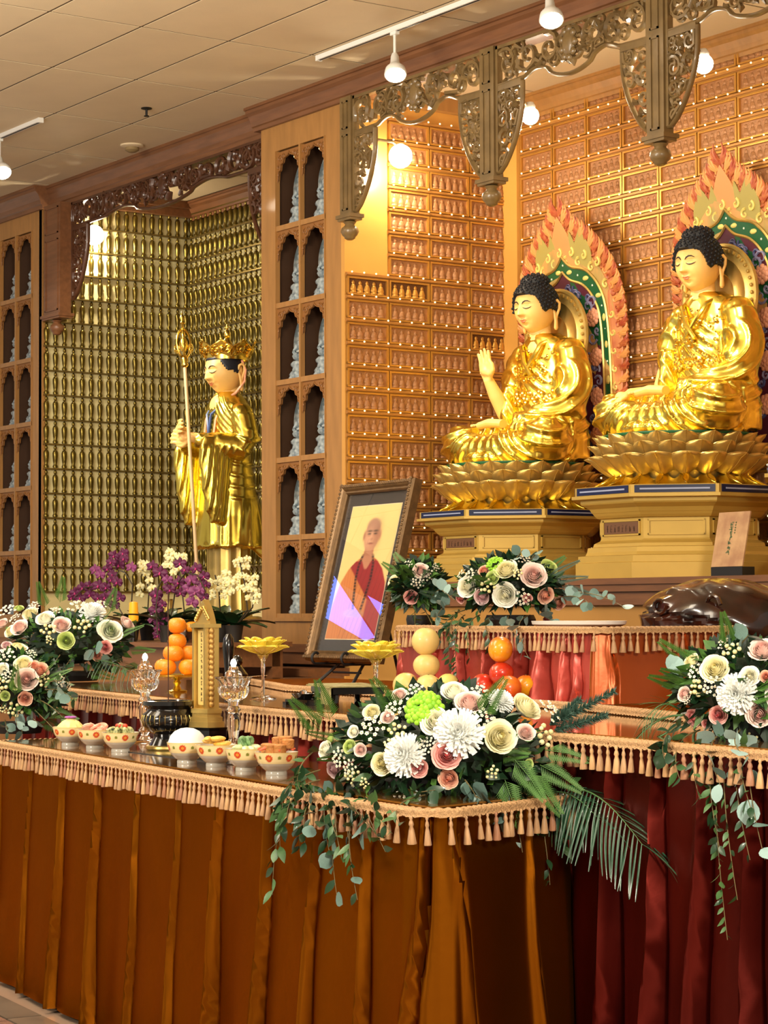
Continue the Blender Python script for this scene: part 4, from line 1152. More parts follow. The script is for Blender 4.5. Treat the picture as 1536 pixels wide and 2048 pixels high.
for u, sl, wd_, dp in ((10, -.05, .014, .03), (70, -.03, .012, .018), (138, -.06, .016, .032), (208, -.05, .016, .035), (286, -.03, .013, .022), (368, -.02, .013, .022), (453, -.07, .018, .038), (552, -.06, .018, .04), (650, -.06, .018, .034), (752, -.05, .017, .034), (862, -.10, .018, .026), (890, .12, .018, .026), (1045, .03, .016, .03), (1168, .02, .014, .03)):
    pl.append((P1.s_at_u(u, .95), sl, wd_, dp))
s_=skirt_mesh('skirt', P1, Z1, .0, pl, SATG, seed=4, rows=16); inst('skirt', s_, t1)
slab([(-8.81, 4.10), (-5.05, 3.645), (-5.23, 4.40), (-8.80, 4.76)], Z1-.010, Z1, 'top_panel', SATG, t1)
fringe(t1, P1, Z1+.002, .0405, 3)
gt = thing('glass_sheet', 'polished glass sheet covering the front table top', 'glass', (0, 0, Z1)); slab([(-8.80, 4.10), (-5.06, 3.66), (-5.24, 4.38), (-8.78, 4.72)], .0015, .007, 'pane', TOPC, gt)
t2 = thing('tablecloth', 'burgundy satin tablecloth with tassel fringe on the long middle table', 'tablecloth')
pl = []; q = random.Random(9); s_ = .12
while s_ < P2.len: pl.append((s_, q.uniform(-.06, .06), q.uniform(.02, .032), q.uniform(.035, .06))); s_ += q.uniform(.17, .27)
inst('skirt', skirt_mesh('skirt', P2, Z2, .0, pl, SATR, seed=8, rows=18, billow=.018, step=.012), t2)
slab([(-10.6, 5.06), (-7.1, 4.465), (-4.83, 4.215), (-3.2, 4.03), (-3.2, 6.62), (-10.6, 7.12)], Z2-.010, Z2, 'top_panel', SATG, t2)
fringe(t2, P2, Z2+.002, .0415, 5, a1=P2.len)
gt = thing('glass_sheet', 'polished glass sheet covering the middle table top', 'glass', (0, 0, Z2)); slab([(-10.58, 5.09), (-7.1, 4.49), (-4.83, 4.24), (-3.22, 4.06), (-3.22, 6.6), (-10.58, 7.1)], .0015, .007, 'pane', TOPC, gt)
P4 = Path([(-10.1, 6.25), (-9.9, 5.98), (-8.68, 5.50), (-7.2, 5.40), (-6.2, 5.22), (-5.64, 5.05), (-4.9, 4.8)])
t4 = thing('cloth_runner', 'gold-edged cloth runner lying across the back of the middle table', 'cloth')
slab([(a.x, a.y) for a in P4.P]+[(-4.9, 6.5), (-10.1, 6.6)], Z2+.008, Z2+.016, 'runner', SATG, t4)
fringe(t4, P4, Z2+.032, .04, 4, tas=False, tape_h=.022)
t3 = thing('tablecloth', 'rose-red satin tablecloth with tassel fringe, its side toned rust for the sheen, on the raised rear table', 'tablecloth')
SC = P3.L[4]-.01
pl = [(P3.s_at_u(u, 1.4), sl, wd_, dp) for u, sl, wd_, dp in ((820, .02, .02, .04), (880, -.02, .02, .04), (930, .0, .02, .04), (985, .02, .02, .04), (1052, -.02, .025, .05), (1095, .03, .03, .05), (1140, .03, .02, .03), (1170, .0, .012, .02))]
inst('skirt', skirt_mesh('skirt', P3, Z3, Z2+.02, pl, SATP, seed=5, rows=12, billow=.012, flare=.02, a1=SC), t3)
inst('skirt_side', skirt_mesh('skirt_side', P3, Z3, Z2+.02, [(SC+.06, .01, .012, .012), (SC+.4, .02, .03, .02)], SATO, seed=6, rows=12, billow=.010, flare=.02, a0=SC), t3)
slab([(-8.11, 5.72), (-6.46, 5.47), (-6.45, 6.15), (-8.1, 6.15)], Z3-.012, Z3, 'top_panel', SATG, t3)
fringe(t3, P3, Z3+.002, .038, 6)
tt = thing('altar_table', 'small raised rear table hidden under rose-red satin', 'table')
slab([(-8.08, 5.77), (-6.52, 5.50), (-6.50, 6.12), (-8.06, 6.12)], Z3-.045, Z3-.014, 'tabletop', WOODD, tt)
for x, y in ((-7.98, 5.9), (-6.6, 5.6), (-6.6, 6.05), (-7.98, 6.05)): MB().box(x-.02, x+.02, y-.02, y+.02, Z2+.018, Z3-.045).build('leg', WOODD, tt, smooth=False)
G1, G2, G3 = Z1+.0072, Z2+.0072, Z3+.001

# ================================================================== OFFERINGS
def on(u, v, z): p = at(u, v, Z=z); return (p.x, p.y, z)
# painted bowls
def bowl_mesh():
    b = MB(); n = 120; prof = [(.0, .003), (.030, .0), (.036, .0), (.036, .010), (.034, .013), (.044, .020), (.056, .032), (.064, .045), (.069, .058), (.0725, .072), (.0735, .077), (.071, .077), (.066, .060), (.05, .032), (.02, .022), (0, .021)]
    P = []
    for i in range(len(prof)-1):
        for k in range(6 if 2 < i < 9 else 1): t = k/(6 if 2 < i < 9 else 1); P.append((prof[i][0]*(1-t)+prof[i+1][0]*t, prof[i][1]*(1-t)+prof[i+1][1]*t, i))
    P.append((prof[-1][0], prof[-1][1], 99))
    cream, grey, red, grn, org = s2l((232, 214, 158)), s2l((176, 170, 158)), s2l((200, 74, 40)), s2l((120, 124, 50)), s2l((220, 148, 60))
    for r_, z, i in P:
        for k in range(n):
            a = 2*PI*k/n; c = cream if z > .040 else grey
            if i > 10: c = s2l((224, 220, 208))
            if z < .0765 and i <= 9:
                m_ = (a/(PI/3)) % 1; da = (m_-.5)*PI/3*r_; dz = z-.058; q_ = math.hypot(da, dz)
                if q_ < .012: c = red
                if q_ < .005: c = org
                m2 = (a/(PI/3)+.5) % 1; da = (m2-.5)*PI/3*r_
                if math.hypot(da, z-.060) < .0055: c = grn
            if z > .074 and i in (9, 10): c = s2l((220, 190, 120))
            b.v.append((r_*math.cos(a), r_*math.sin(a), z)); b.c.append(c)
    for j in range(len(P)-1):
        for k in range(n): q_ = (k+1) % n; b.f.append((j*n+k, j*n+q_, (j+1)*n+q_, (j+1)*n+k)); b.m.append(0)
    return b.mesh('glazed_body', VC, ang=60, vcol=True)
BOWL = bowl_mesh()
bowls = [(133, 1492, 'steamed custard under a purple flower'), (182, 1498, 'pink radish slices'), (233, 1505, 'sliced green squash'), (366, 1528, 'a white dome of rice'), (424, 1534, 'fried tofu slices'), (484, 1543, 'cucumber and greens'), (545, 1551, 'fried rolls and prawn-pink strips')]
BP = []
for i, (u, v, c) in enumerate(bowls):
    p = Vector(on(u, v, G1)); p.y += .028; p.x += .0
    p = Vector((p.x-.02, p.y, p.z))
    t = thing('rice_bowl', 'painted porcelain footed bowl holding %s' % c, 'bowl', p, rnd.uniform(0, 1), 'painted offering bowls'); inst('glazed_body', BOWL, t); BP.append(p)
def blob(b, c, r, q, k=.2): b.sph(c, tuple(r*(1+q.uniform(-k, k)) for _ in range(3)), 9, 6)
def where(dx, dy, dz=0):
    r_ = dx*.57+dy*.82; f_ = dx*.82-dy*.57; w_ = []
    if abs(f_) > .010: w_.append('front' if f_ > 0 else 'back')
    if abs(r_) > .010: w_.append('right' if r_ > 0 else 'left')
    return ('upper ' if dz > .008 else '')+('-'.join(w_) if w_ else 'middle')
def food(nm, lab, cat, loc, b, m_, group=None, rot=0, **kw):
    o = b.build(nm, m_, None, loc, **kw); o.rotation_euler[2] = rot; tag(o, lab, cat, group); return o
q = random.Random(12)
CUST = mat('custard', (232, 222, 140), .4, noise=.05)
p = BP[0]; b = MB().lathe([(.056, .056), (.058, .064), (.050, .082), (.032, .100), (.012, .112), (0, .114)], 24, rf=lambda a, z: 1+.05*math.cos(12*a)); food('custard', 'pale yellow domed custard in the leftmost bowl', 'food', p, b, CUST)
b = MB()
for k in range(6): a = k*PI/3; b.sph((.013*math.cos(a), .013*math.sin(a), 0), (.013, .013, .005), 8, 4)
food('purple_flower', 'small purple flower on top of the custard', 'flower', (p.x, p.y, p.z+.116), b, mat('violet_petal', (164, 84, 178), .5))
RAD = mat('radish_pink', (236, 136, 110), .4, rgb2=(250, 196, 172), scale=30)
for k in range(7):
    a = k*.9; b = MB().lathe([(0, -.006), (.022, -.006), (.026, 0), (.022, .006), (0, .006)], 14)
    o = food('radish_slice', 'pink radish slice at the %s of the second bowl from the left' % where(math.cos(a)*.028*(k < 6), math.sin(a)*.028*(k < 6), .012*(k % 2)), 'food', (BP[1].x+.028*math.cos(a)*(k < 6), BP[1].y+.028*math.sin(a)*(k < 6), BP[1].z+.076+.012*(k % 2)+.010*(k == 6)), b, RAD, 'radish slices', ang=40); o.rotation_euler = (.5*math.cos(a), .5*math.sin(a), 0)
for k in range(8):
    a = k*PI/3.5; b = MB(); b.lathe([(.017, -.010), (.020, -.008), (.020, .008), (.017, .010)], 14, cap=True)
    o = food('squash_slice', 'dark-skinned green squash slice at the %s of the third bowl' % where(math.cos(a)*.034*(k < 7), math.sin(a)*.034*(k < 7), .016*(k == 7)), 'food', (BP[2].x+.034*math.cos(a)*(k < 7), BP[2].y+.034*math.sin(a)*(k < 7), BP[2].z+.078+.016*(k == 7)), b, mat('squash_skin', (30, 52, 24), .4, rgb2=(206, 204, 140), scale=60), 'squash slices', ang=40); o.rotation_euler = (1.2, 0, a)
for k in range(4): b = MB(); b.sph((0, 0, 0), (.017, .010, .009), 9, 6); food('tomato_piece', 'red tomato piece on the sliced squash', 'food', (BP[2].x-.02+.013*k, BP[2].y+.01*(k % 2), BP[2].z+.102), b, mat('tomato', (220, 70, 44), .35), 'tomato pieces', rot=k)
b = MB().lathe([(.067, .070), (.068, .078), (.060, .100), (.045, .116), (.024, .126), (0, .129)], 32); food('rice_mound', 'smooth white dome of rice in the middle bowl', 'food', BP[3], b, mat('white_rice', (246, 246, 242), .6, bump=.2, bscale=300))
TOFU = mat('fried_tofu', (226, 160, 56), .45, rgb2=(240, 200, 96), scale=40, bump=.3, bscale=80)
for k in range(9):
    a = k*2.4; rr = .034 if k < 6 else .012; b = MB(); b.sph((0, 0, 0), (.028, .016, .010), 10, 6)
    o = food('fried_tofu', 'golden fried tofu slice at the %s of its bowl' % where(rr*math.cos(a), rr*math.sin(a), .009*(k % 3)), 'food', (BP[4].x+rr*math.cos(a), BP[4].y+rr*math.sin(a), BP[4].z+.080+.009*(k % 3)), b, TOFU, 'fried tofu slices', rot=a+1); o.rotation_euler[0] = q.uniform(-.4, .4)
for k in range(7):
    a = k*.95; b = MB(); b.sph((0, 0, 0), (.022, .014, .010), 10, 6)
    food('cucumber_piece', 'pale green cucumber piece at the %s of its bowl' % where(math.cos(a)*.03, math.sin(a)*.03, .009*(k % 2)), 'food', (BP[5].x+.030*math.cos(a), BP[5].y+.030*math.sin(a), BP[5].z+.078+.004*(k % 2)), b, mat('cucumber', (196, 208, 132), .35, rgb2=(232, 232, 196), scale=40), 'cucumber pieces', rot=a)
for k in range(5):
    a = k*1.3; b = MB(); b.sph((0, 0, 0), (.016, .007, .022), 8, 6)
    o = food('green_leaf_piece', 'dark green leaf at the %s of the cucumber bowl' % where(math.cos(a), math.sin(a)), 'food', (BP[5].x+.014*math.cos(a), BP[5].y+.014*math.sin(a), BP[5].z+.100), b, mat('leafy_green', (44, 84, 34), .45, rgb2=(150, 190, 130), scale=50), 'leafy greens', rot=a); o.rotation_euler[0] = .4
BRN = mat('fried_roll', (196, 130, 66), .55, noise=.3, scale=50, bump=.5, bscale=90)
for k, (dx, dy, dz) in enumerate(((-.03, .025, .108), (.01, .03, .112), (.042, .02, .104), (-.028, -.02, .088), (.014, -.028, .088), (.045, -.014, .088))):
    b = MB(); b.lathe([(.0, -.016), (.014, -.017), (.020, -.013), (.021, .013), (.014, .017), (0, .016)], 10, sx=1.1); food('fried_roll', 'brown fried roll at the %s of the rightmost bowl' % where(dx, dy, dz-.09), 'food', (BP[6].x+dx, BP[6].y+dy, BP[6].z+dz), b, BRN, 'fried rolls', rot=k)
for k in range(6):
    a = k*1.1+.4; b = MB(); b.tube([(0, 0, 0), (.02, .004, .012), (.04, -.002, .004)], [.006, .006, .003], 6)
    food('pink_strip', 'pink-orange shredded strip at the %s of the rightmost bowl' % where(math.cos(a), math.sin(a)), 'food', (BP[6].x+.03*math.cos(a), BP[6].y+.03*math.sin(a), BP[6].z+.080), b, mat('prawn_pink', (228, 104, 66), .45), 'pink strips', rot=a)
# incense burner on a lacquer tray
tr = thing('lacquer_tray', 'flat black lacquer tray under the incense burner', 'tray', (0, 0, G1))
c0 = Vector(on(312, 1508, G1)); slab([(c0.x-.20, c0.y-.03), (c0.x+.78, c0.y-.085), (c0.x+.80, c0.y+.10), (c0.x-.18, c0.y+.22)], 0, .003, 'tray_body', BLACK, tr)
bx = Vector(on(310, 1500, G1+.003)); bx.y += .06
t = thing('incense_burner', 'black lacquer incense burner with ribbed belly and gold foot ring', 'incense burner', bx)
MB().lathe([(.0, 0), (.086, 0), (.090, .006), (.088, .014), (.078, .018)], 40).build('foot_ring', GOLDS, t)
b = MB().lathe([(.078, .016), (.070, .03), (.058, .05), (.060, .062), (.080, .072), (.100, .095), (.106, .118), (.100, .140), (.086, .152), (.084, .160), (.092, .168), (.100, .176), (.100, .192), (.088, .194), (.084, .178), (0, .176)], 60, rf=lambda a, z: 1+(.018*abs(math.cos(15*a)) if .075 < z < .142 else 0)); b.build('pot', BLACK, t, ang=40)
b = MB()
for k in range(30): a = 2*PI*k/30; b.tube([((.089+.013)*math.cos(a)*s0, (.089+.013)*math.sin(a)*s0, z) for s0, z in ((.86, .080), (1.0, .100), (1.05, .118), (1.0, .138))], .0016, 4)
tag(b.build('gold_ribs', GOLDS, t), kind='stuff')
MB().lathe([(0, .182), (.082, .182)], 30).build('ash', mat('ash', (120, 112, 98), .9), t)
st = thing('incense_stick', 'thin dark incense stick standing in the burner', 'incense', (bx.x, bx.y, bx.z+.18)); MB().tube([(0, 0, 0), (-.002, 0, .44)], .0026, 6).build('stick', mat('incense_brown', (70, 40, 26), .7), st)
# name tablet
bp = at(411, 1453, Y=4.44)
t = thing('black_block', 'black lacquer block raising the gold tablet', 'stand', (bp.x, bp.y, G1)); MB().lathe([(.125, 0), (.125, .02), (.11, .03), (.11, bp.z-G1-.012), (.122, bp.z-G1)], 6, ph=PI/6, sx=1.0, sy=.7).build('block', BLACK, t, smooth=False)
t = thing('memorial_tablet', 'carved gold upright tablet with a cream inscribed panel', 'tablet', bp, -.1)
b = MB()
for r_, z0, z1 in ((.115, 0, .022), (.105, .022, .04), (.092, .04, .055), (.10, .055, .072)): b.lathe([(r_, z0), (r_, z1)], 6, ph=PI/6, sx=1.0, sy=.62)
b.build('stepped_base', GOLDS, t, smooth=False)
MB().box(-.060, .060, -.012, .03, .07, .385).build('board', GOLDS, t, smooth=False)
b = MB().box(-.062, -.046, -.03, .03, .07, .40); b.box(.046, .062, -.03, .03, .07, .40); b.box(-.072, .072, -.036, .035, .39, .405); b.build('side_posts', GOLDS, t, smooth=False)
MB().box(-.036, .036, -.016, -.010, .085, .378).build('cream_panel', mat('cream_lacquer', (222, 192, 116), .4), t, smooth=False)
b = MB(); q = random.Random(8)
for k in range(13):
    z = .36-.021*k
    for j in range(4): xx = q.uniform(-.006, .004); zz = z+q.uniform(-.007, .007); b.box(xx-.003, xx+.004, -.0175, -.0155, zz, zz+.0018) if j % 2 else b.box(xx, xx+.0018, -.0175, -.0155, zz-.004, zz+.004)
b.build('inscription', mat('dark_ink', (50, 36, 22), .6), t, smooth=False)
b = MB(); poly = [(-.072, .405), (-.060, .43), (-.048, .45), (-.030, .475), (-.012, .488), (0, .50), (.012, .488), (.030, .475), (.048, .45), (.060, .43), (.072, .405)]
b.prism(poly, lambda a, c, d: (a, d, c), -.012, .014)
for k in range(5):
    for s in (-1, 1): b.tube([(p, -.016, c) for p, c in spiral(s*(.012+.012*k), .465-.010*k, .011, 1.0, s, 0, 7)], .0035, 5)
b.build('carved_pediment', GOLDS, t, ang=40)
for s in (-1, 1):
    b = MB()
    for k in range(15): b.sph((s*.072, -.006, .09+.0205*k), (.012, .012, .013), 8, 5)
    b.build('carved_wing', mat('antique_gold_dark', (186, 146, 80), .45, metal=.6), t)
# crystal lamps
def crystal(u, vtop, Y, lab):
    # height from the photograph: flame top at vtop
    p = at(u, vtop, Y=Y); H = p.z-G1; s = H/.40
    t = thing('crystal_lamp', lab, 'lamp', (p.x, p.y, G1))
    prof = [(.0, 0), (.048, 0), (.050, .008), (.030, .014), (.018, .03), (.026, .045), (.030, .055), (.018, .07), (.022, .10), (.026, .12), (.026, .16), (.020, .175), (.028, .19), (.018, .205), (.022, .225), (.045, .240), (.056, .262), (.057, .28), (.052, .288), (.060, .31), (.070, .325), (.055, .322), (.040, .30), (.03, .27), (0, .262)]
    MB().lathe([(r_, z*s) for r_, z in prof], 24, rf=lambda a, z: 1+(.05*math.cos(12*a) if z > .2*s else 0)).build('crystal_body', GLASS, t, ang=30)
    MB().lathe([(.0, .28*s), (.028, .28*s), (.034, .33*s), (.030, .345*s), (.020, .352*s), (.018, .365*s), (.008, .37*s), (0, .37*s)], 16).build('lid', GLASS, t, ang=30)
    b = MB(); b.lathe([(.0, .0), (.009, .004), (.012, .012), (.008, .024), (.0, .030)], 12, (0, 0, H-.030)); b.build('flame_bulb', mat('flame_bulb', (255, 248, 238), .4, emit=14), t)
    lamp('crystal_glow', 'POINT', (p.x, p.y, p.z+.012), .5, (1, .93, .85), None, .012)
crystal(290, 1306, 4.52, 'cut crystal lamp with a glowing bulb, left of the gold tablet')
crystal(467, 1317, 4.36, 'cut crystal lamp with a glowing bulb, right of the gold tablet')
# yellow lotus lamps
YG = mat('yellow_glass', (250, 228, 84), .2, trans=.15, coat=.5)
ypm = petal_mesh(.080, .062, .35, YG, 'petal')
def lotus_lamp(u, vtop, vbase, lab):
    p = at(u, vbase, Z=G2); top = at(u, vtop, Y=p.y); H = top.z-G2
    t = thing('lotus_lamp', lab, 'candle holder', (p.x, p.y, G2))
    MB().lathe([(0, 0), (.055, 0), (.058, .004), (.040, .010), (.008, .018), (.006, H*.35), (.009, H*.45), (.010, H*.58), (.024, H*.66), (.030, H*.72), (0, H*.70)], 24).build('glass_stem', GLASS, t)
    for rg, (n_, tilt, rr, sc_) in enumerate(((8, .80, .016, 1.0), (8, .50, .016, 1.0), (6, .28, .012, .95))):
        for k in range(n_):
            a = 2*PI*(k+.5*rg)/n_; o = inst('petal', ypm, t, (rr*math.cos(a), rr*math.sin(a), H*.69), None, sc_*1.05); o.rotation_euler = (tilt, 0, a+PI/2)
    MB().lathe([(0, 0), (.02, .0), (.02, .018), (0, .018)], 14, (0, 0, H*.74)).build('candle_cup', mat('yellow_wax', (244, 220, 110), .4), t)
lotus_lamp(526, 1266, 1398, 'yellow glass lotus lamp on a clear stem beside the gold tablet')
lotus_lamp(752, 1276, 1408, 'yellow glass lotus lamp on a clear stem before the framed portrait')
# mandarins on a gold stand
c0 = Vector(on(354, 1384, G2)); s_ = 411
t = thing('fruit_stand', 'gold footed dish carrying the pyramid of mandarins', 'dish', c0)
zt = at(354, 1352, Y=c0.y).z-G2
MB().lathe([(0, 0), (.045, 0), (.048, .006), (.022, .012), (.012, .03), (.020, .045), (.012, zt-.02), (.03, zt-.010), (.115, zt), (.12, zt+.008), (.11, zt+.004), (0, zt-.002)], 32).build('dish', GOLD, t, ang=40)
ORG = mat('mandarin_peel', (238, 138, 22), .38, bump=.25, bscale=240, coat=.2)
om = MB().lathe([(.0, -.036), (.012, -.037), (.03, -.030), (.0415, -.014), (.044, .0), (.0415, .014), (.032, .028), (.016, .035), (.006, .0335), (0, .032)], 22).mesh('peel', ORG); omc = MB().lathe([(0, .032), (.005, .0335), (.004, .036), (0, .036)], 6).mesh('stem_scar', mat('stem_green', (70, 90, 40), .6))
zc = G2+zt+.006+.036
L_ = [(dx, dy, 0) for dx, dy in ((-.085, 0), (.0, -.05), (.085, 0), (0, .05))]+[(dx, dy, .058) for dx, dy in ((-.048, -.008), (.045, -.008), (.0, .055))]+[(0, 0, .115), (0, 0, .186)]
L_ = [(-.066, -.032, 0), (.022, -.066, 0), (.074, .016, 0), (-.012, .07, 0), (-.044, -.0, .062), (.030, -.030, .062), (.022, .05, .062), (0, .0, .118), (0, 0, .190)]
for k, (dx, dy, dz) in enumerate(L_):
    o = thing('mandarin', ('orange mandarin at the %s of the bottom ring of the pyramid' % where(dx, dy), 'orange mandarin at the %s of the middle ring of the pyramid' % where(dx, dy), 'orange mandarin second from the top of the pyramid', 'topmost orange mandarin of the stacked pyramid')[0 if k < 4 else (1 if k < 7 else k-5)], 'fruit', (c0.x+dx, c0.y+dy, zc+dz), q.uniform(0, 6), 'mandarins on the gold stand'); inst('peel', om, o); inst('stem_scar', omc, o)
# melons and mangoes
def ball(u, v, rpx, Y, nm, lab, m_, group, parts=None, sx=1.0, sz=1.0):
    p = at(u, v, Y=Y); r_ = rpx/(FPX/((p-Vector((0, 0, HC))).dot(_f)))
    t = thing(nm, lab, 'fruit', p, q.uniform(0, 6), group)
    MB().lathe([(math.sin(a)*r_*sx*(1-.03*math.cos(a)), -math.cos(a)*r_*sz*(1-(.05 if a > 3 else 0))) for a in [PI*k/14 for k in range(15)]], 24).build('flesh', m_, t)
    MB().lathe([(0, r_*.93*sz), (r_*.07, r_*.95*sz), (r_*.05, r_*1.02*sz), (0, r_*1.02*sz)], 7).build('stalk', mat('stalk', (110, 100, 50), .6), t)
MEL = mat('melon_skin', (232, 200, 122), .4, noise=.08, scale=20, coat=.15)
ball(851, 1283, 28, 5.48, 'melon', 'pale yellow melon at the very top of the melon stack', MEL, 'pale melons')
ball(853, 1331, 27, 5.48, 'melon', 'squat pale melon second from the top of the stack', MEL, 'pale melons', sz=.88)
ball(812, 1372, 27, 5.48, 'melon', 'pale melon at the lower left of the stack', MEL, 'pale melons')
ball(857, 1376, 27, 5.41, 'melon', 'pale melon in the middle of the bottom row', MEL, 'pale melons')
ball(896, 1369, 22, 5.50, 'melon', 'smaller greenish-yellow melon at the lower right of the stack', mat('pear_skin', (222, 208, 116), .4, noise=.1), 'pale melons')
ball(853, 1376, 26, 5.58, 'melon', 'pale melon hidden at the back of the bottom row', MEL, 'pale melons')
MNG = mat('mango_skin', (204, 44, 22), .28, rgb2=(236, 164, 30), scale=9, coat=.4)
MNR = mat('red_apple_skin', (184, 26, 20), .28, rgb2=(214, 84, 30), scale=8, coat=.4)
ball(1001, 1299, 25, 5.40, 'mango', 'red and yellow mango on top of the red fruit stack', MNG, 'red fruit stack', sz=1.05)
ball(1003, 1347, 25, 5.40, 'apple', 'dark red apple second from the top of the red fruit stack', MNR, 'red fruit stack', sz=.92)
ball(966, 1371, 24, 5.38, 'apple', 'bright red apple at the lower left of the red fruit stack', MNR, 'red fruit stack')
ball(1018, 1377, 26, 5.33, 'mango', 'orange mango at the front of the red fruit stack', mat('mango_orange', (228, 122, 30), .3, rgb2=(206, 60, 26), scale=9, coat=.4), 'red fruit stack')
ball(1052, 1373, 23, 5.42, 'apple', 'red-orange apple at the lower right of the red fruit stack', MNG, 'red fruit stack')
ball(1006, 1376, 24, 5.46, 'apple', 'red apple hidden at the back of the red fruit stack', MNR, 'red fruit stack')
pm_ = MB().lathe([(0, 0), (.08, 0), (.09, .006), (.15, .014), (.155, .02), (.08, .010), (0, .008)], 32).mesh('plate', WHITE)
for u, lab in ((852, 'white plate under the melon stack'), (1006, 'white plate under the red fruit stack')):
    p = at(u, 1392, Y=5.52 if u < 900 else 5.41); t = thing('plate', lab, 'plate', (p.x, p.y, Z2+.017)); inst('plate_body', pm_, t)
    hh = at(u, 1398 if u < 900 else 1398, Y=p.y).z-Z2-.030
    if hh > .01: MB().lathe([(.06, .012), (.05, .02), (.05, hh), (.13, hh+.012), (.12, hh+.012), (0, hh+.010)], 24).build('raised_stand', WHITE, t)
# low black stand with scalloped cloth, and a small black holder
p = Vector(on(668, 1412, G2)); p.y += .06
t = thing('low_stand', 'low black carved stand half covered by an olive scalloped cloth', 'stand', p, -.35)
b = MB().box(-.19, .19, -.10, .10, .05, .075); 
for sx in (-1, 1):
    for sy in (-1, 1): b.tube([(sx*.17, sy*.085, .05), (sx*.185, sy*.09, .02), (sx*.16, sy*.085, 0)], [.016, .013, .016], 8)
b.box(-.17, .17, -.095, -.085, .03, .05); b.build('stand_body', BLACK, t, ang=40)
b = MB(); n = 60
OLV = mat('olive_brocade', (112, 106, 60), .55, rgb2=(160, 150, 100), scale=40)
b.box(-.20, .20, -.11, .11, .077, .082)
for k in range(26):
    x = -.19+.0152*k; b.lathe([(.0, 0), (.009, 0), (.009, .004)], 10, (x, -.111, .074))
b.build('scalloped_cloth', OLV, t, ang=40)
b = MB().box(.04, .20, -.114, -.110, .01, .08); b.build('hanging_flap', OLV, t, smooth=False)
p = Vector(on(607, 1410, G2)); t = thing('small_holder', 'small black holder with a clear cup, left of the low stand', 'holder', p)
b = MB().box(-.08, .08, -.035, .035, .012, .022)
for sx in (-1, 1): b.box(sx*.07-.012, sx*.07+.012, -.045, .045, 0, .012)
b.build('holder_base', BLACK, t, smooth=False); MB().lathe([(.03, .022), (.05, .045), (.048, .045), (.028, .024)], 20).build('cup', BLACK, t); MB().lathe([(0, .04), (.012, .04), (.014, .055), (0, .06)], 12).build('glass_bead', GLASS, t)

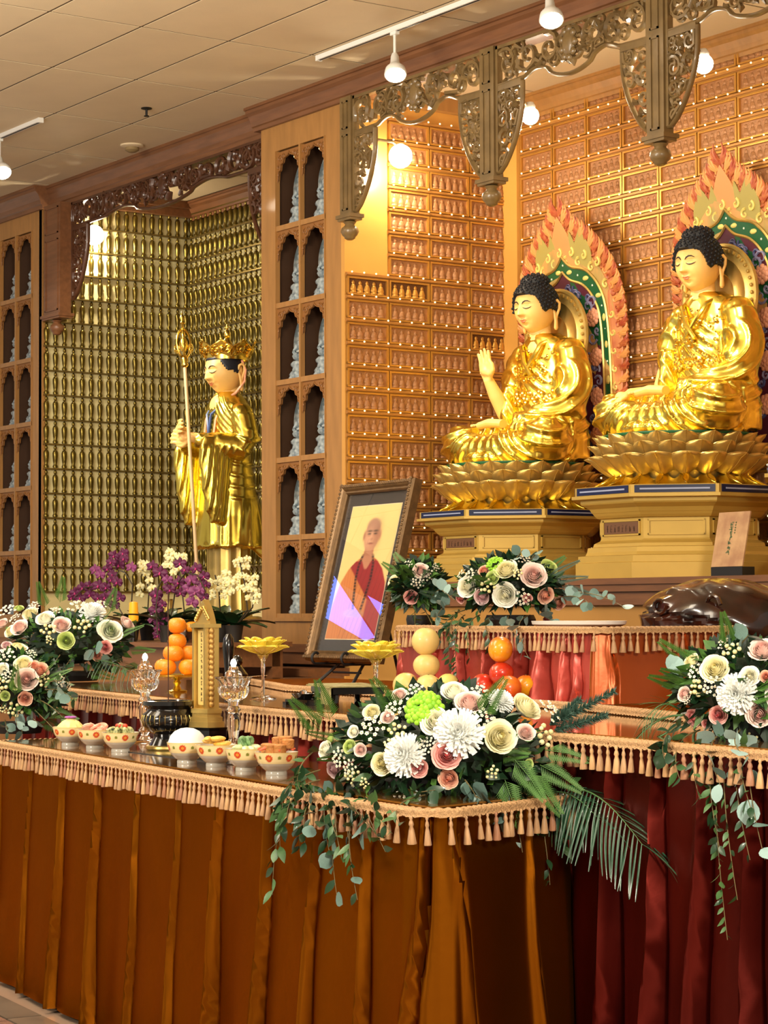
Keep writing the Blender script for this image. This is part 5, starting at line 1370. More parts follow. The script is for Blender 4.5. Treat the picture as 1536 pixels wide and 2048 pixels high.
# ---------------------------------------------------------------- framed portrait on an easel
def portrait():
    W, H, Wf = .735, .90, .052
    BL = at(613, 1321, Y=5.98); BR = at(771, 1333, Y=5.98)
    rz = -.075; LN = R(14)
    t = thing('framed_portrait', 'framed portrait of a shaven-headed monk in orange and red robes, on a black easel', 'picture', (BL.x+.01, BL.y, BL.z))
    t.rotation_euler = Euler((-LN, 0, rz), 'XYZ')
    W = .70
    gf = mat('bronze_frame', (112, 84, 50), .38, metal=.45, noise=.3, scale=30); 
    b = MB()
    prof = [(0, .03), (0, -.012), (.008, -.024), (.020, -.028), (.030, -.020), (.036, -.010), (.046, -.014), (.052, -.004), (.052, .03)]
    rings = []
    for cx, cz, sx, sz in ((0, 0, 1, 1), (W, 0, -1, 1), (W, H, -1, -1), (0, H, 1, -1), (0, 0, 1, 1)): rings.append([(cx+sx*a, d, cz+sz*a) for a, d in prof])
    b.loft(rings, True, False); b.build('frame', gf, t, smooth=False)
    b = MB(); per = []
    for k in range(int(2*(W+H)/.021)):
        s = k*.021
        if s < W: x, z = s, .015
        elif s < W+H: x, z = W-.015, s-W
        elif s < 2*W+H: x, z = W-(s-W-H), H-.015
        else: x, z = .015, H-(s-2*W-H)
        b.sph((x, -.027, z), (.009, .008, .009), 6, 4)
    tag(b.build('carved_beading', gf, t), kind='stuff')
    MB().box(.045, W-.045, .012, .02, .045, H-.045).build('mat_board', mat('charcoal_mat', (52, 46, 44), .7), t, smooth=False)
    x0, x1, z0, z1 = .112, W-.112, .115, H-.115
    nu, nv = 130, 190
    u_, v_ = np.meshgrid(np.linspace(0, 1, nu), np.linspace(0, 1, nv))   # v up
    A = (x1-x0)/(z1-z0); X = ((u_-.5)*A-.02)/1.28+.05; Z = v_
    def L(c): return np.array(s2l(c))
    img = np.ones((nv, nu, 3))*L((240, 208, 136))
    def put(mask, c):
        m_ = np.clip(mask, 0, 1)[..., None]; img[:] = img*(1-m_)+L(c)*m_
    S_ = lambda d, k=.006: 1/(1+np.exp(np.clip(d/k*2, -40, 40)))
    ell = lambda cx, cz, rx, rz: (np.sqrt(((X-cx)/rx)**2+((Z-cz)/rz)**2)-1)*min(rx, rz)
    # body
    cx = .05
    sh = np.where(Z < .60, np.interp(Z, [0, .3, .45, .56, .60, .635], [.30, .27, .235, .17, .10, .055]), 9)
    sh = np.interp(Z, [0, .25, .42, .52, .58, .615, .64], [.33, .29, .25, .19, .12, .06, .052])
    put(S_(np.abs(X-cx)-sh)*(Z < .66), (204, 124, 62))
    put(S_(np.abs(X-cx)-sh)*S_(-(X-cx)-(Z-.36)*1.1+.02)*(Z < .58), (150, 30, 34))
    put(S_(-(X-cx-.09))*S_(np.abs(X-cx)-sh), (158, 36, 36))
    for k in range(7): put(.35*S_(np.abs((X-cx)+.05*k-.30+.25*(.6-Z))-.004, .004)*S_(np.abs(X-cx)-sh+.01), (96, 28, 24))
    for k in range(6): put(.30*S_(np.abs((X-cx)+.22-.03*k+.10*Z)-.003, .004)*S_(np.abs(X-cx)-sh+.01)*(X < cx-.05), (150, 80, 36))
    # neck, head
    put(S_(np.abs(X-cx)-.05)*S_(Z-.70)*S_(.585-Z), (176, 116, 86))
    put(S_(np.abs(X-cx)-.62*(Z-.50))*S_(Z-.62)*S_(.52-Z), (188, 128, 96))
    put(S_(ell(cx, .775, .085, .125)), (196, 140, 108)); put(.6*S_(ell(cx, .85, .078, .055)), (150, 110, 96))
    put(.5*S_(ell(cx-.03, .76, .045, .07), .02), (226, 176, 140)); put(.55*S_(ell(cx+.07, .77, .03, .09), .02), (140, 86, 64))
    for s in (-1, 1):
        put(S_(ell(cx+s*.088, .77, .012, .032)), (172, 112, 84))
        put(S_(ell(cx+s*.034, .806, .026, .007), .004), (70, 48, 40)); put(S_(ell(cx+s*.034, .785, .020, .006), .003), (50, 34, 30))
        put(.4*S_(ell(cx+s*.034, .772, .02, .006), .005), (150, 96, 76))
        put(.4*S_(np.abs(X-cx-s*.032+s*.2*(Z-.74))-.002, .004)*S_(np.abs(Z-.725)-.022), (150, 92, 72))
    put(.5*S_(ell(cx, .745, .016, .010), .005), (158, 98, 76)); put(.5*S_(np.abs(X-cx+.008)-.003, .004)*S_(np.abs(Z-.77)-.025), (222, 172, 140))
    put(S_(ell(cx, .712, .028, .006), .003), (134, 60, 52)); put(.5*S_(ell(cx, .704, .022, .005), .003), (190, 110, 92))
    # beads
    for s, w0 in ((-1, .062), (1, .06)):
        path = np.interp(Z, [.15, .3, .45, .55, .63], [.03, .06, .085, .08, .055])
        put(S_(np.abs(X-cx-s*path)-.013, .004)*S_(Z-.63)*S_(.20-Z)*(0.8+.2*np.sign(np.sin(Z*260))), (44, 18, 20))
    # hands
    put(S_(ell(cx-.07, .19, .075, .030)), (206, 150, 118)); put(S_(ell(cx+.02, .185, .06, .028)), (196, 138, 108))
    for k in range(4): put(.6*S_(np.abs(Z-.205+.012*k+.1*(X-cx))-.0015, .002)*S_(ell(cx-.03, .19, .10, .032)), (140, 86, 64))
    b = MB(); n0 = nu
    b.v = [(x0+(x1-x0)*a, .0105, z0+(z1-z0)*c) for a, c in zip(u_.ravel(), v_.ravel())]; b.c = [tuple(c) for c in img.reshape(-1, 3)]
    b.f = [(j*nu+i, j*nu+i+1, (j+1)*nu+i+1, (j+1)*nu+i) for j in range(nv-1) for i in range(nu-1)]; b.m = [0]*len(b.f)
    b.build('portrait_print', VCM, t, vcol=True, smooth=False)
    MB().box(x0-.004, x1+.004, .0112, .0118, z0-.004, z1+.004).build('inner_bevel', mat('cream_bevel', (226, 206, 170), .6), t, smooth=False)
    MB().box(.045, W-.045, .003, .005, .045, H-.045).build('glazing', mat('picture_glass', (255, 255, 255), .0, trans=1.0, ior=1.3), t, smooth=False)
    # added glowing panels off frame, shaped to give the blue reflection in the glazing
    bpy.context.view_layer.update(); MW = t.matrix_world; g0 = MW @ Vector((W/2, .003, H/2)); gn = (MW.to_3x3() @ Vector((0, -1, 0))).normalized(); o_ = Vector((0, 0, HC))
    sm = mat('blue_glow_panel', (96, 118, 255), .5, emit=10)
    for nm_, poly_, lab_ in (('reflection_panel', ((667, 1150), (651, 1236), (729, 1281), (750, 1275)), 'larger added blue glowing panel off frame, shaped for its reflection on the portrait glass'), ('reflection_panel', ((735, 1191), (779, 1215), (773, 1251)), 'smaller added blue glowing panel off frame, shaped for its reflection on the portrait glass')):
        vs = []
        for a, c in poly_:
            d = (at(a, c, Y=5)-o_).normalized(); k = (g0-o_).dot(gn)/d.dot(gn); p = o_+d*k; r_ = d-gn*(2*d.dot(gn)); vs.append(p+r_*(4.5/abs(r_.y)*.6))
        cen = sum(vs, Vector())/len(vs); s_ = thing(nm_, lab_, 'glow panel', cen); n_ = (vs[1]-vs[0]).cross(vs[2]-vs[0]).normalized()*.03; b = MB(); nn = len(vs)
        b.add([v-cen for v in vs], [tuple(range(nn))]); b.build('lit_face', sm, s_, smooth=False)
        sg = 1 if n_.dot(g0-cen) < 0 else -1
        b = MB(); b.add([v-cen+n_*sg*.2 for v in vs]+[v-cen+n_*sg for v in vs], [tuple(range(nn)), tuple(range(2*nn-1, nn-1, -1))]+[(i, i+nn, (i+1) % nn+nn, (i+1) % nn) for i in range(nn)]); b.build('casing', BLACKM, s_, smooth=False)
        hi = max(vs, key=lambda v: v.z)-cen+n_*sg*.6; MB().tube([hi, Vector((hi.x, hi.y, ZC-cen.z))], .004, 5).build('hanger', BLACKM, s_)
    # easel
    e = thing('easel', 'black metal tabletop easel under the framed portrait', 'easel', (BL.x+.3, BL.y+.06, 0))
    zb = BL.z-(Z2+.017); z0 = Z2+.017
    for s in (-1, 1):
        b = MB(); b.tube([(s*.16, -.10, z0), (s*.10, .02, z0+zb), (s*.03, .16, z0+zb+.5)], .008, 7); b.build('leg', BLACKM, e)
        b = MB(); b.tube([(s*.13, .03, z0+zb-.012), (s*.13, -.12, z0+zb-.012)]+[(s*.13, -.12-.018*math.sin(k*PI/6), z0+zb+.006-.018*math.cos(k*PI/6)+.03*k/10) for k in range(0, 10)], .007, 7); b.build('hook', BLACKM, e)
    b = MB(); b.tube([(-.13, .03, z0+zb-.012), (.13, .03, z0+zb-.012)], .008, 7); b.tube([(-.12, -.02, z0+.06), (.12, -.02, z0+.06)], .006, 6); b.build('crossbar', BLACKM, e)
    b = MB(); b.tube([(0, .30, z0), (0, .15, z0+zb+.45)], .008, 7); b.build('leg', BLACKM, e)
portrait()
# inscribed card leaning on the right pedestal
p0 = at(1422, 1134, Y=8.27)
t = thing('card_stand', 'small dark stand on the ledge under the inscribed card', 'stand', (p0.x+.13, p0.y+.02, ZL)); MB().box(-.12, .12, -.03, .06, 0, max(.01, p0.z-ZL-.002)).build('stand_body', BLACKM, t, smooth=False)
t = thing('inscribed_card', 'tan card with a green vertical inscription leaning before the right pedestal', 'card', (p0.x, p0.y, p0.z)); t.rotation_euler = (-R(12), 0, -.04)
MB().box(0, .25, 0, .008, 0, .30).build('card_body', mat('tan_card', (190, 152, 108), .6, rgb2=(160, 118, 84), scale=10), t, smooth=False)
b = MB(); q = random.Random(4)
for k in range(7):
    z = .235-.026*k
    for j in range(5): xx = .118+q.uniform(-.010, .010); zz = z+q.uniform(-.009, .009); b.box(xx-.008, xx+.008, -.0014, .0, zz, zz+.0035) if j % 2 else b.box(xx, xx+.0035, -.0014, 0, zz-.008, zz+.008)
for k in range(5):
    z = .24-.014*k; xx = .150; b.box(xx-.006, xx+.006, -.0014, 0, z, z+.0025); b.box(xx, xx+.0025, -.0014, 0, z-.005, z+.005)
b.build('green_characters', mat('green_ink', (50, 84, 48), .6), t, smooth=False)
# white tray on the rear table
t = thing('white_tray', 'thin white oval tray lying on the raised rear table', 'tray', (-6.90, 5.72, G3)); MB().lathe([(0, 0), (.20, 0), (.235, .012), (.24, .026), (.2, .026), (0, .024)], 40, sy=.62).build('tray_body', WHITE, t)
# wooden fish drum
pm0 = at(1436, 1244, Y=7.2)
t = thing('wooden_fish_drum', 'large glossy dark brown carved wooden fish drum behind the rear table', 'drum', pm0, .2)
b = MB(); n = 72
def mf(u_, v_):
    a = 2*PI*u_; th = -PI/2+PI*v_; x = .40*math.cos(th)*math.cos(a); y = .30*math.cos(th)*math.sin(a); z = .205*math.sin(th)
    k = 1+.022*math.sin(5*a+3*z*10)*math.cos(th)+.012*math.sin(11*a)*math.sin(9*th)
    if abs(z-.02+.12*x) < .016 and x < .22 and y < 0: k -= .10
    r2 = math.hypot((a-4.2)*.6, (th-.5)); k += .03*math.cos(16*r2)*math.exp(-r2*r2*3)
    return (x*k, y*k, z*(k if z > 0 else 1))
b.grid(mf, 96, 48, True)
b.build('drum_body', mat('dark_red_lacquer', (62, 26, 14), .22, rgb2=(24, 12, 10), scale=7, coat=.8), t)
for s in (-1, 1): b = MB(); b.tube([(s*.05+p, -.26+.02*k/8, r_) for k, (p, r_) in enumerate(spiral(s*.10, .08, .05, 1.1, s, 0, 10))], .010, 6); b.build('carved_scroll', mat('dark_red_lacquer', (62, 26, 14), .22), t)
t2_ = thing('drum_cushion', 'dark round cushion and stand under the wooden fish drum', 'stand', (pm0.x, pm0.y, 0)); zz = pm0.z-.165
MB().lathe([(.30, zz-.10), (.33, zz-.06), (.30, zz), (.0, zz+.0)], 32).build('cushion', mat('dark_cushion', (60, 22, 18), .6), t2_); MB().lathe([(.26, 0), (.24, .05), (.20, .1), (.20, zz-.16), (.28, zz-.10)], 24).build('stand', WOODD, t2_)

# ================================================================== SIDE TABLE BEFORE THE GOLD NICHE
ZS = 1.36
t = thing('side_table', 'long reddish wooden side table before the gold niche', 'table', (0, 0, 0))
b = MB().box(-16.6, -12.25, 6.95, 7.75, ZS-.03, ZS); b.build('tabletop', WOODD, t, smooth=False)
b = MB().box(-16.5, -12.32, 7.0, 7.03, ZS-.16, ZS-.03); b.box(-12.35, -12.32, 7.03, 7.7, ZS-.16, ZS-.03); b.build('apron', WOODD, t, smooth=False)
MB().box(-16.45, -12.36, 7.06, 7.09, .1, ZS-.16).build('front_panel', WOODN, t, smooth=False)
lg = MB().box(-.04, .04, -.04, .04, 0, ZS-.03).mesh('leg', WOODD, smooth=False)
for x in (-16.5, -12.36):
    for y in (7.0, 7.68): inst('leg', lg, t, (x, y, 0))
def ons(u, dy=0): p = at(u, 1290, Y=7.2+dy); return (min(p.x, -12.4), p.y, ZS)
# flowers ----------------------------------------------------------
def petal_grid(b, T, L, W, cup, curl, nu=5, nv=5):
    old = b.T; b.T = T
    def fn(u_, v_):
        v_ = math.sin(PI/2*v_); a = (u_-.5)*2; w_ = W/2*(.45+.55*math.sin(PI/2*min(1, v_/.6)))*math.sqrt(max(.02, 1-max(0, (v_-.6)/.405)**2))
        return (a*w_, -(cup*L*math.sin(PI*.5*v_))+.35*W*a*a*(.4+.6*v_)-curl*L*max(0, v_-.7)**2*6, L*v_*(1-.12*a*a*v_))
    b.grid(fn, nu, nv); b.T = old
def rose_mesh(nm, outer, inner, layers=7, open_=1.0):
    """unit rose, radius about 1, opening along +Z: overlapping cupped shells"""
    b = MB(); q = random.Random(nm); co, ci = s2l(outer), s2l(inner)
    b.col = ci; b.sph((0, 0, .10), (.16, .16, .30), 7, 5)
    for l in range(layers):
        k = (l+1)/layers; n = 3 if l == 0 else (4 if l == 1 else 5); r0 = (.10+.66*k)*(1 if open_ <= 1 else 1.05); H = .98-.40*k; z0 = -.42; cur = (.02+.26*k**1.6)*open_; half = PI/n*1.45
        b.col = tuple(ci[j]*(1-k)+co[j]*k for j in range(3))
        for i in range(n):
            ph = 2*PI*i/n+l*.9+q.uniform(-.15, .15); wob = q.uniform(.93, 1.05)
            def fn(u_, v_):
                a = (u_-.5)*2; t = v_*(1-.20*abs(a)**2.5); r_ = r0*wob*(.25+.75*math.sin(PI/2*min(1, t*1.25)))*(1+.09*a)*(1-.42*(1-k)*t**3)+cur*max(0, t-.62)**1.3*2.8
                z = z0+H*t*1.15-.55*cur*max(0, t-.80)*2+.015*math.sin(9*a+l)
                return (r_*math.cos(ph+a*half), r_*math.sin(ph+a*half), z)
            b.grid(fn, 8, 6)
    return b.mesh(nm, mat('petal_paint', (255, 255, 255), .55, vcol=True, sheen=.1), ang=70, vcol=True)
ROSE = {'white': rose_mesh('white_rose', (250, 250, 240), (244, 240, 208)), 'cream': rose_mesh('cream_rose', (248, 244, 212), (240, 230, 170)),
        'green': rose_mesh('green_rose', (206, 220, 140), (180, 204, 100)), 'blush': rose_mesh('blush_rose', (246, 228, 218), (236, 184, 172)),
        'pink': rose_mesh('pink_rose', (242, 190, 180), (222, 104, 108)), 'peach': rose_mesh('peach_rose', (242, 198, 172), (228, 134, 100)), 'mauve': rose_mesh('mauve_rose', (226, 200, 198), (212, 160, 166))}
def mum_mesh(col, nm):
    b = MB(); q = random.Random(5); b.col = s2l(col)
    for l in range(8):
        n = 12+4*l; el = 1.45-l*.21
        for i in range(n):
            a = 2*PI*i/n+q.uniform(-.2, .2)+l; L = .70+.045*l; d = Vector((math.cos(a)*math.cos(el), math.sin(a)*math.cos(el), math.sin(el)))
            up = Vector((0, 0, 1)); s = d.cross(up).normalized()*.078; n_ = s.cross(d).normalized()
            p0 = d*.12; p1 = d*(L*.6)+Vector((0, 0, .02)); p2 = d*L+Vector((0, 0, .12)); 
            b.add([p0-s*.6, p0+s*.6, p1+s+n_*.03, p1-s+n_*.03, p2+s*.5, p2-s*.5, p1-n_*.02], [(0, 1, 2, 6), (0, 6, 3), (6, 2, 4), (6, 4, 5), (3, 6, 5)])
    b.sph((0, 0, .1), (.3, .3, .3), 8, 6)
    return b.mesh(nm, mat('petal_paint', (255, 255, 255), .55, vcol=True), ang=180, vcol=True)
MUM = mum_mesh((246, 248, 244), 'white_chrysanthemum')
def cluster_mesh(nm, n, rr, r0, col, col2, seed):
    b = MB(); q = random.Random(seed)
    for k in range(n):
        a = k*2.4; t = math.sqrt((k+.5)/n); x, y = t*math.cos(a), t*math.sin(a); z = .55*math.sqrt(max(0, 1-t*t*.9))+q.uniform(-.1, .1); b.col = s2l(col if q.random() < .7 else col2)
        if rr < 0:
            for j in range(5): c = 2*PI*j/5+k; b.sph((x+r0*.7*math.cos(c), y+r0*.7*math.sin(c), z), (r0*.55, r0*.55, r0*.3), 5, 3)
            b.col = s2l((214, 204, 110)); b.sph((x, y, z+r0*.2), r0*.35, 5, 3)
        else: b.sph((x, y, z), r0*(1+q.uniform(-.2, .2)), 8, 5)
    return b.mesh(nm, mat('petal_paint', (255, 255, 255), .55, vcol=True), ang=70, vcol=True)
WAX = cluster_mesh('wax_flower_sprig', 16, -1, .15, (240, 238, 224), (236, 222, 206), 1)
BER = cluster_mesh('berry_sprig', 9, 1, .24, (234, 228, 176), (216, 208, 150), 2)
GRN = cluster_mesh('green_carnation', 60, 1, .17, (150, 206, 44), (126, 186, 36), 3)
ANE = rose_mesh('white_anemone', (250, 250, 232), (110, 140, 50), 5, 1.5)
FL = {'rose': ROSE}
EUC = mat('eucalyptus_leaf', (104, 134, 126), .5, noise=.25, scale=30); EUCL = mat('eucalyptus_leaf_pale', (150, 180, 176), .45, noise=.15, scale=30)
RUS = mat('ruscus_leaf', (34, 66, 40), .35, noise=.3, scale=30, coat=.2); RUSL = mat('ruscus_leaf_light', (70, 108, 60), .4, noise=.3, scale=30)
DKG = mat('deep_foliage', (22, 44, 26), .5, noise=.4, scale=30); FRN = mat('fern_green', (72, 116, 44), .5, noise=.3, scale=30); PAL = mat('palm_green', (36, 74, 52), .25, noise=.3, scale=20, coat=.4); SPR = mat('spruce_green', (48, 78, 66), .6); STM = mat('stem_brown', (104, 92, 56), .6)
def leaf_mesh(nm, L, W, m_, fold=.15, tipp=1.0, droop=.2):
    b = MB()
    def fn(u_, v_):
        a = (u_-.5)*2; w_ = W/2*(math.sin(PI*min(1, .02+v_*.98)))**(.6 if tipp < 1 else .9)*(1 if tipp < 1 else (1.25-.5*v_))
        return (a*w_, fold*abs(a)*w_-droop*L*v_*v_, L*v_)
    b.grid(fn, 3, 6)
    return b.mesh(nm, m_, ang=80)
LF = {'euc': leaf_mesh('eucalyptus_leaf', 1, .92, EUC, .1, .5, .1), 'eucl': leaf_mesh('eucalyptus_leaf', 1, .92, EUCL, .1, .5, .1), 'rus': leaf_mesh('ruscus_leaf', 1, .42, RUS), 'rusl': leaf_mesh('ruscus_leaf', 1, .42, RUSL), 'ivy': leaf_mesh('round_leaf', 1, .8, RUS, .2)}
def dirmat(p, d, roll, s):
    return Matrix.Translation(p) @ Vector(d).to_track_quat('Z', 'Y').to_matrix().to_4x4() @ Matrix.Rotation(roll, 4, 'Z') @ Matrix.Scale(s, 4)
def put(nm, me, parent, M_):
    o = bpy.data.objects.new(nm, me); C.objects.link(o); o.parent = parent; o.matrix_local = M_; return o
def branch(parent, org, P0, P1, sag, kinds, L, n, stem=True, q=rnd, both=True, nm=None, r=.0018):
    """stem from P0 to P1 (world) sagging by sag, carrying single leaf objects"""
    P0, P1 = Vector(P0), Vector(P1); pts = [P0.lerp(P1, k/8)+Vector((0, 0, sag*math.sin(PI*k/8))) for k in range(9)]
    b = MB().tube([p-org for p in pts], [r*1.4-(r*.8)*k/8 for k in range(9)], 5); b.build('stem', STM, parent)
    for i in range(n):
        k = (i+.6)/n*8; j = min(7, int(k)); p = pts[j].lerp(pts[j+1], k-j); t = (pts[j+1]-pts[j]).normalized()
        a = q.uniform(0, 6.28); s = t.orthogonal().normalized(); s.rotate(Matrix.Rotation(a, 3, t)) ; d = (t*q.uniform(.3, .8)+s+Vector((0, 0, -.15))).normalized()
        kd = q.choice(kinds); me = LF[kd]; put(me.name.split('.')[0], me, parent, dirmat(p-org, d, q.uniform(0, 6.28), L*q.uniform(.7, 1.15)))
FRONTS = {}
def front_y(path, x):
    P = path.P
    for a, b in zip(P, P[1:]):
        if a.x <= x <= b.x and b.x-a.x > .02: return a.y+(b.y-a.y)*(x-a.x)/(b.x-a.x)
    return None
def hang(parent, org, P0, u1, v1, path, ztop, kinds, L, n, q, off=.075):
    y = P0.y
    for _ in range(6):
        P1 = at(u1, v1, Y=y); f_ = front_y(path, P1.x); y = (f_-off) if f_ is not None else (path.P[-1].y+.0)
        if f_ is None: y = min(P0.y, y); P1 = at(u1, v1, Y=y); break
    mid = Vector((P1.x*.75+P0.x*.25, P1.y-.01, max(ztop+.02, P0.z*.6+ztop*.4)))
    pts = [P0*(1-t)**2+mid*2*t*(1-t)+P1*t*t for t in [k/14 for k in range(15)]]
    b = MB().tube([p-org for p in pts], [.0026-.0016*k/14 for k in range(15)], 5); b.build('stem', STM, parent)
    for i in range(n):
        k = (i+.6)/n*14; j = min(13, int(k)); p = pts[j].lerp(pts[j+1], k-j); t = (pts[j+1]-pts[j]).normalized()
        s = t.orthogonal().normalized(); s.rotate(Matrix.Rotation(q.uniform(0, 6.28), 3, t)); s.y = -abs(s.y)*.8+.1; d = (t*q.uniform(.3, .9)+s+Vector((0, 0, -.1))).normalized()
        me = LF[q.choice(kinds)]; put(me.name.split('.')[0], me, parent, dirmat(p-org, d, q.uniform(0, 6.28), L*q.uniform(.7, 1.15)))
def plane_pts(u0, v0, u1, v1, Y0, Y1): return at(u0, v0, Y=Y0), at(u1, v1, Y=Y1)
def ray_dome(u, v, c, rad):
    """nearest point of an ellipsoid seen through pixel; falls back to its silhouette"""
    o = Vector((0, 0, HC)); d = (at(u, v, Y=c.y)-o).normalized(); oc = o-c
    A = sum((d[i]/rad[i])**2 for i in range(3)); B = sum(2*d[i]*oc[i]/rad[i]**2 for i in range(3)); Cc = sum((oc[i]/rad[i])**2 for i in range(3))-1
    D = B*B-4*A*Cc; k = (-B-math.sqrt(D))/(2*A) if D > 0 else -B/(2*A); return o+d*k
def bouquet(nm, lab, c, rad, flowers, fill=260, seed=1, branches=(), leaves=60, fern=0, vase=True, zbase=None, leafk=('rus', 'rusl', 'ivy'), path=None, zt=None):
    """c = world centre of the flower dome, rad = its half sizes"""
    q = random.Random(seed); c = Vector(c); t = thing(nm, lab, 'flowers', (c.x, c.y, zbase)); org = Vector((c.x, c.y, zbase))
    if vase: MB().lathe([(0, 0), (min(rad[0], rad[1])*.5, 0), (min(rad[0], rad[1])*.55, .03), (min(rad[0], rad[1])*.5, .05), (0, .05)], 24).build('container', BLACKM, t)
    ppm = FPX/((c-Vector((0, 0, HC))).dot(_f))
    for fl in flowers:
        u, v, r_, kind = fl[:4]
        p = ray_dome(u, v, c, rad); nrm = Vector(((p.x-c.x)/rad[0]**2, (p.y-c.y)/rad[1]**2, (p.z-c.z)/rad[2]**2)).normalized()
        tocam = (Vector((0, 0, HC))-p).normalized(); d = (nrm*.75+tocam*.55+Vector((q.uniform(-.2, .2), q.uniform(-.2, .2), q.uniform(0, .25)))).normalized(); s = r_/ppm
        me = {'mum': MUM, 'wax': WAX, 'ber': BER, 'grn': GRN, 'ane': ANE}.get(kind) or ROSE[kind]
        put(me.name.split('.')[0], me, t, dirmat(p-org-d*s*.2, d, q.uniform(0, 6), s*(1.12 if kind not in ('mum',) else 1.25)))
    # filler foliage as one mass: short blades over an inner dome
    b = MB()
    for k in range(fill):
        a = q.uniform(0, 2*PI); z = q.uniform(-.75, 1); rr = math.sqrt(1-z*z) if abs(z) < 1 else 0; kk = q.uniform(.60, .90 if z < .3 else .80)
        n_ = Vector((rr*math.cos(a), rr*math.sin(a), z)); p = Vector((n_.x*rad[0]*kk, n_.y*rad[1]*kk, n_.z*rad[2]*kk))+c-org
        if p.z < .005: p.z = .01+q.uniform(0, .03)
        d = (n_+Vector((q.uniform(-.6, .6), q.uniform(-.6, .6), q.uniform(-.5, .4)))).normalized(); L = q.uniform(.035, .075); s = d.orthogonal().normalized()*L*q.uniform(.16, .3)
        b.mi = q.choice((0, 0, 1, 2)); m1 = p+d*L*.5+Vector((0, 0, L*.08)); b.add([p, m1+s, p+d*L, m1-s], [(0, 1, 2, 3)])
    b.mi = 0; b.sph(tuple(c-org), tuple(x*.62 for x in rad), 14, 9)
    tag(b.build('foliage', [DKG, RUS, FRN], t, smooth=False), kind='stuff')
    for k in range(leaves):
        a = q.uniform(0, 2*PI); z = q.uniform(-.55, .9); rr = math.sqrt(1-z*z); n_ = Vector((rr*math.cos(a), rr*math.sin(a), z)); p = Vector((n_.x*rad[0]*.88, n_.y*rad[1]*.88, n_.z*rad[2]*(.88 if z < .3 else .74)))+c-org
        if p.z < .01: p.z = .02
        d = (n_+Vector((q.uniform(-.5, .5), q.uniform(-.5, .5), q.uniform(-.5, .3)))).normalized(); me = LF[q.choice(leafk)]
        put(me.name.split('.')[0], me, t, dirmat(p, d, q.uniform(0, 6.28), q.uniform(.04, .065)))
    for k in range(fern):
        a = q.uniform(0, 2*PI); z = q.uniform(-.2, .7); rr = math.sqrt(1-z*z); n_ = Vector((rr*math.cos(a), rr*math.sin(a), z)); p = Vector((n_.x*rad[0]*.8, n_.y*rad[1]*.8, n_.z*rad[2]*.8))+c-org
        fern_sprig(t, p, (n_+Vector((0, 0, .1))).normalized(), q.uniform(.10, .16), q)
    for args in branches:
        (u0, v0, u1, v1, dY, sag, kinds, L, n) = args
        P0 = ray_dome(u0, v0, c, rad); P1 = at(u1, v1, Y=P0.y+dY)
        if path is not None and P1.z < zt+.03 and v1-v0 > 40: hang(t, org, P0, u1, v1, path, zt, kinds, L, n, q)
        else: branch(t, org, P0, P1, sag, kinds, L, n, q=q)
    return t, org, q
def fern_sprig(t, p, d, L, q, m_=None):
    b = MB(); d = Vector(d).normalized(); s = d.orthogonal().normalized(); n_ = d.cross(s)
    b.tube([p, p+d*L*.5+Vector((0, 0, L*.05)), p+d*L], .0012, 4)
    for k in range(22):
        f = (k+1)/23; r0 = p+d*L*f; w_ = L*.36*(1-f*.75)
        for sg in (-1, 1):
            e = (s*sg+d*.8).normalized(); tip = r0+e*w_; c_ = n_*.0015
            b.add([r0-d*.0015, r0+e*w_*.5+d*.003, tip, r0+e*w_*.5-d*.003], [(0, 1, 2, 3)])
            for j in (.35, .65): r1 = r0+e*w_*j; e2 = (d+e*.3).normalized(); b.add([r1, r1+e2*w_*.22+s*.001, r1+e2*w_*.3, r1+e2*w_*.22-s*.001], [(0, 1, 2, 3)])
    b.build('fern_frond', m_ or FRN, t, smooth=False)
def palm(t, org, P0, P1, sag, L, n, q, droop=.5, m_=None, ang=.9):
    """feather palm: every leaflet an object"""
    P0, P1 = Vector(P0), Vector(P1); pts = [P0.lerp(P1, k/10)+Vector((0, 0, sag*math.sin(PI*k/10))) for k in range(11)]
    MB().tube([p-org for p in pts], [.0034-.0026*k/10 for k in range(11)], 6).build('rachis', RUSL, t)
    b = MB()
    def fn(u_, v_): a = (u_-.5)*2; w_ = .018*(math.sin(PI*(.04+.93*v_)))**.5; return (a*w_, .5*abs(a)*w_-.28*v_*v_, v_)
    b.grid(fn, 3, 9); me = b.mesh('leaflet', m_ or PAL, ang=80)
    for i in range(n):
        k = (i+.8)/n*10; j = min(9, int(k)); p = pts[j].lerp(pts[j+1], k-j); tt = (pts[j+1]-pts[j]).normalized()
        side = tt.cross(Vector((.5, -.5, .7))).normalized()
        for sg in (-1, 1):
            f = i/n; d = (tt*(.55+.9*f)+side*sg*ang+Vector((0, 0, -droop*.4))).normalized(); ll = L*(1-.45*abs(f-.35))*(.95+.1*q.random())
            rollv = d.to_track_quat('Z', 'Y'); put('leaflet', me, t, Matrix.Translation(p-org) @ rollv.to_matrix().to_4x4() @ Matrix.Rotation(q.uniform(-.4, .4)+(PI if rollv.to_matrix().col[1].z > 0 else 0)*0, 4, 'Z') @ Matrix.Scale(ll, 4))
EU = ('euc', 'eucl'); RU = ('rus', 'rusl')
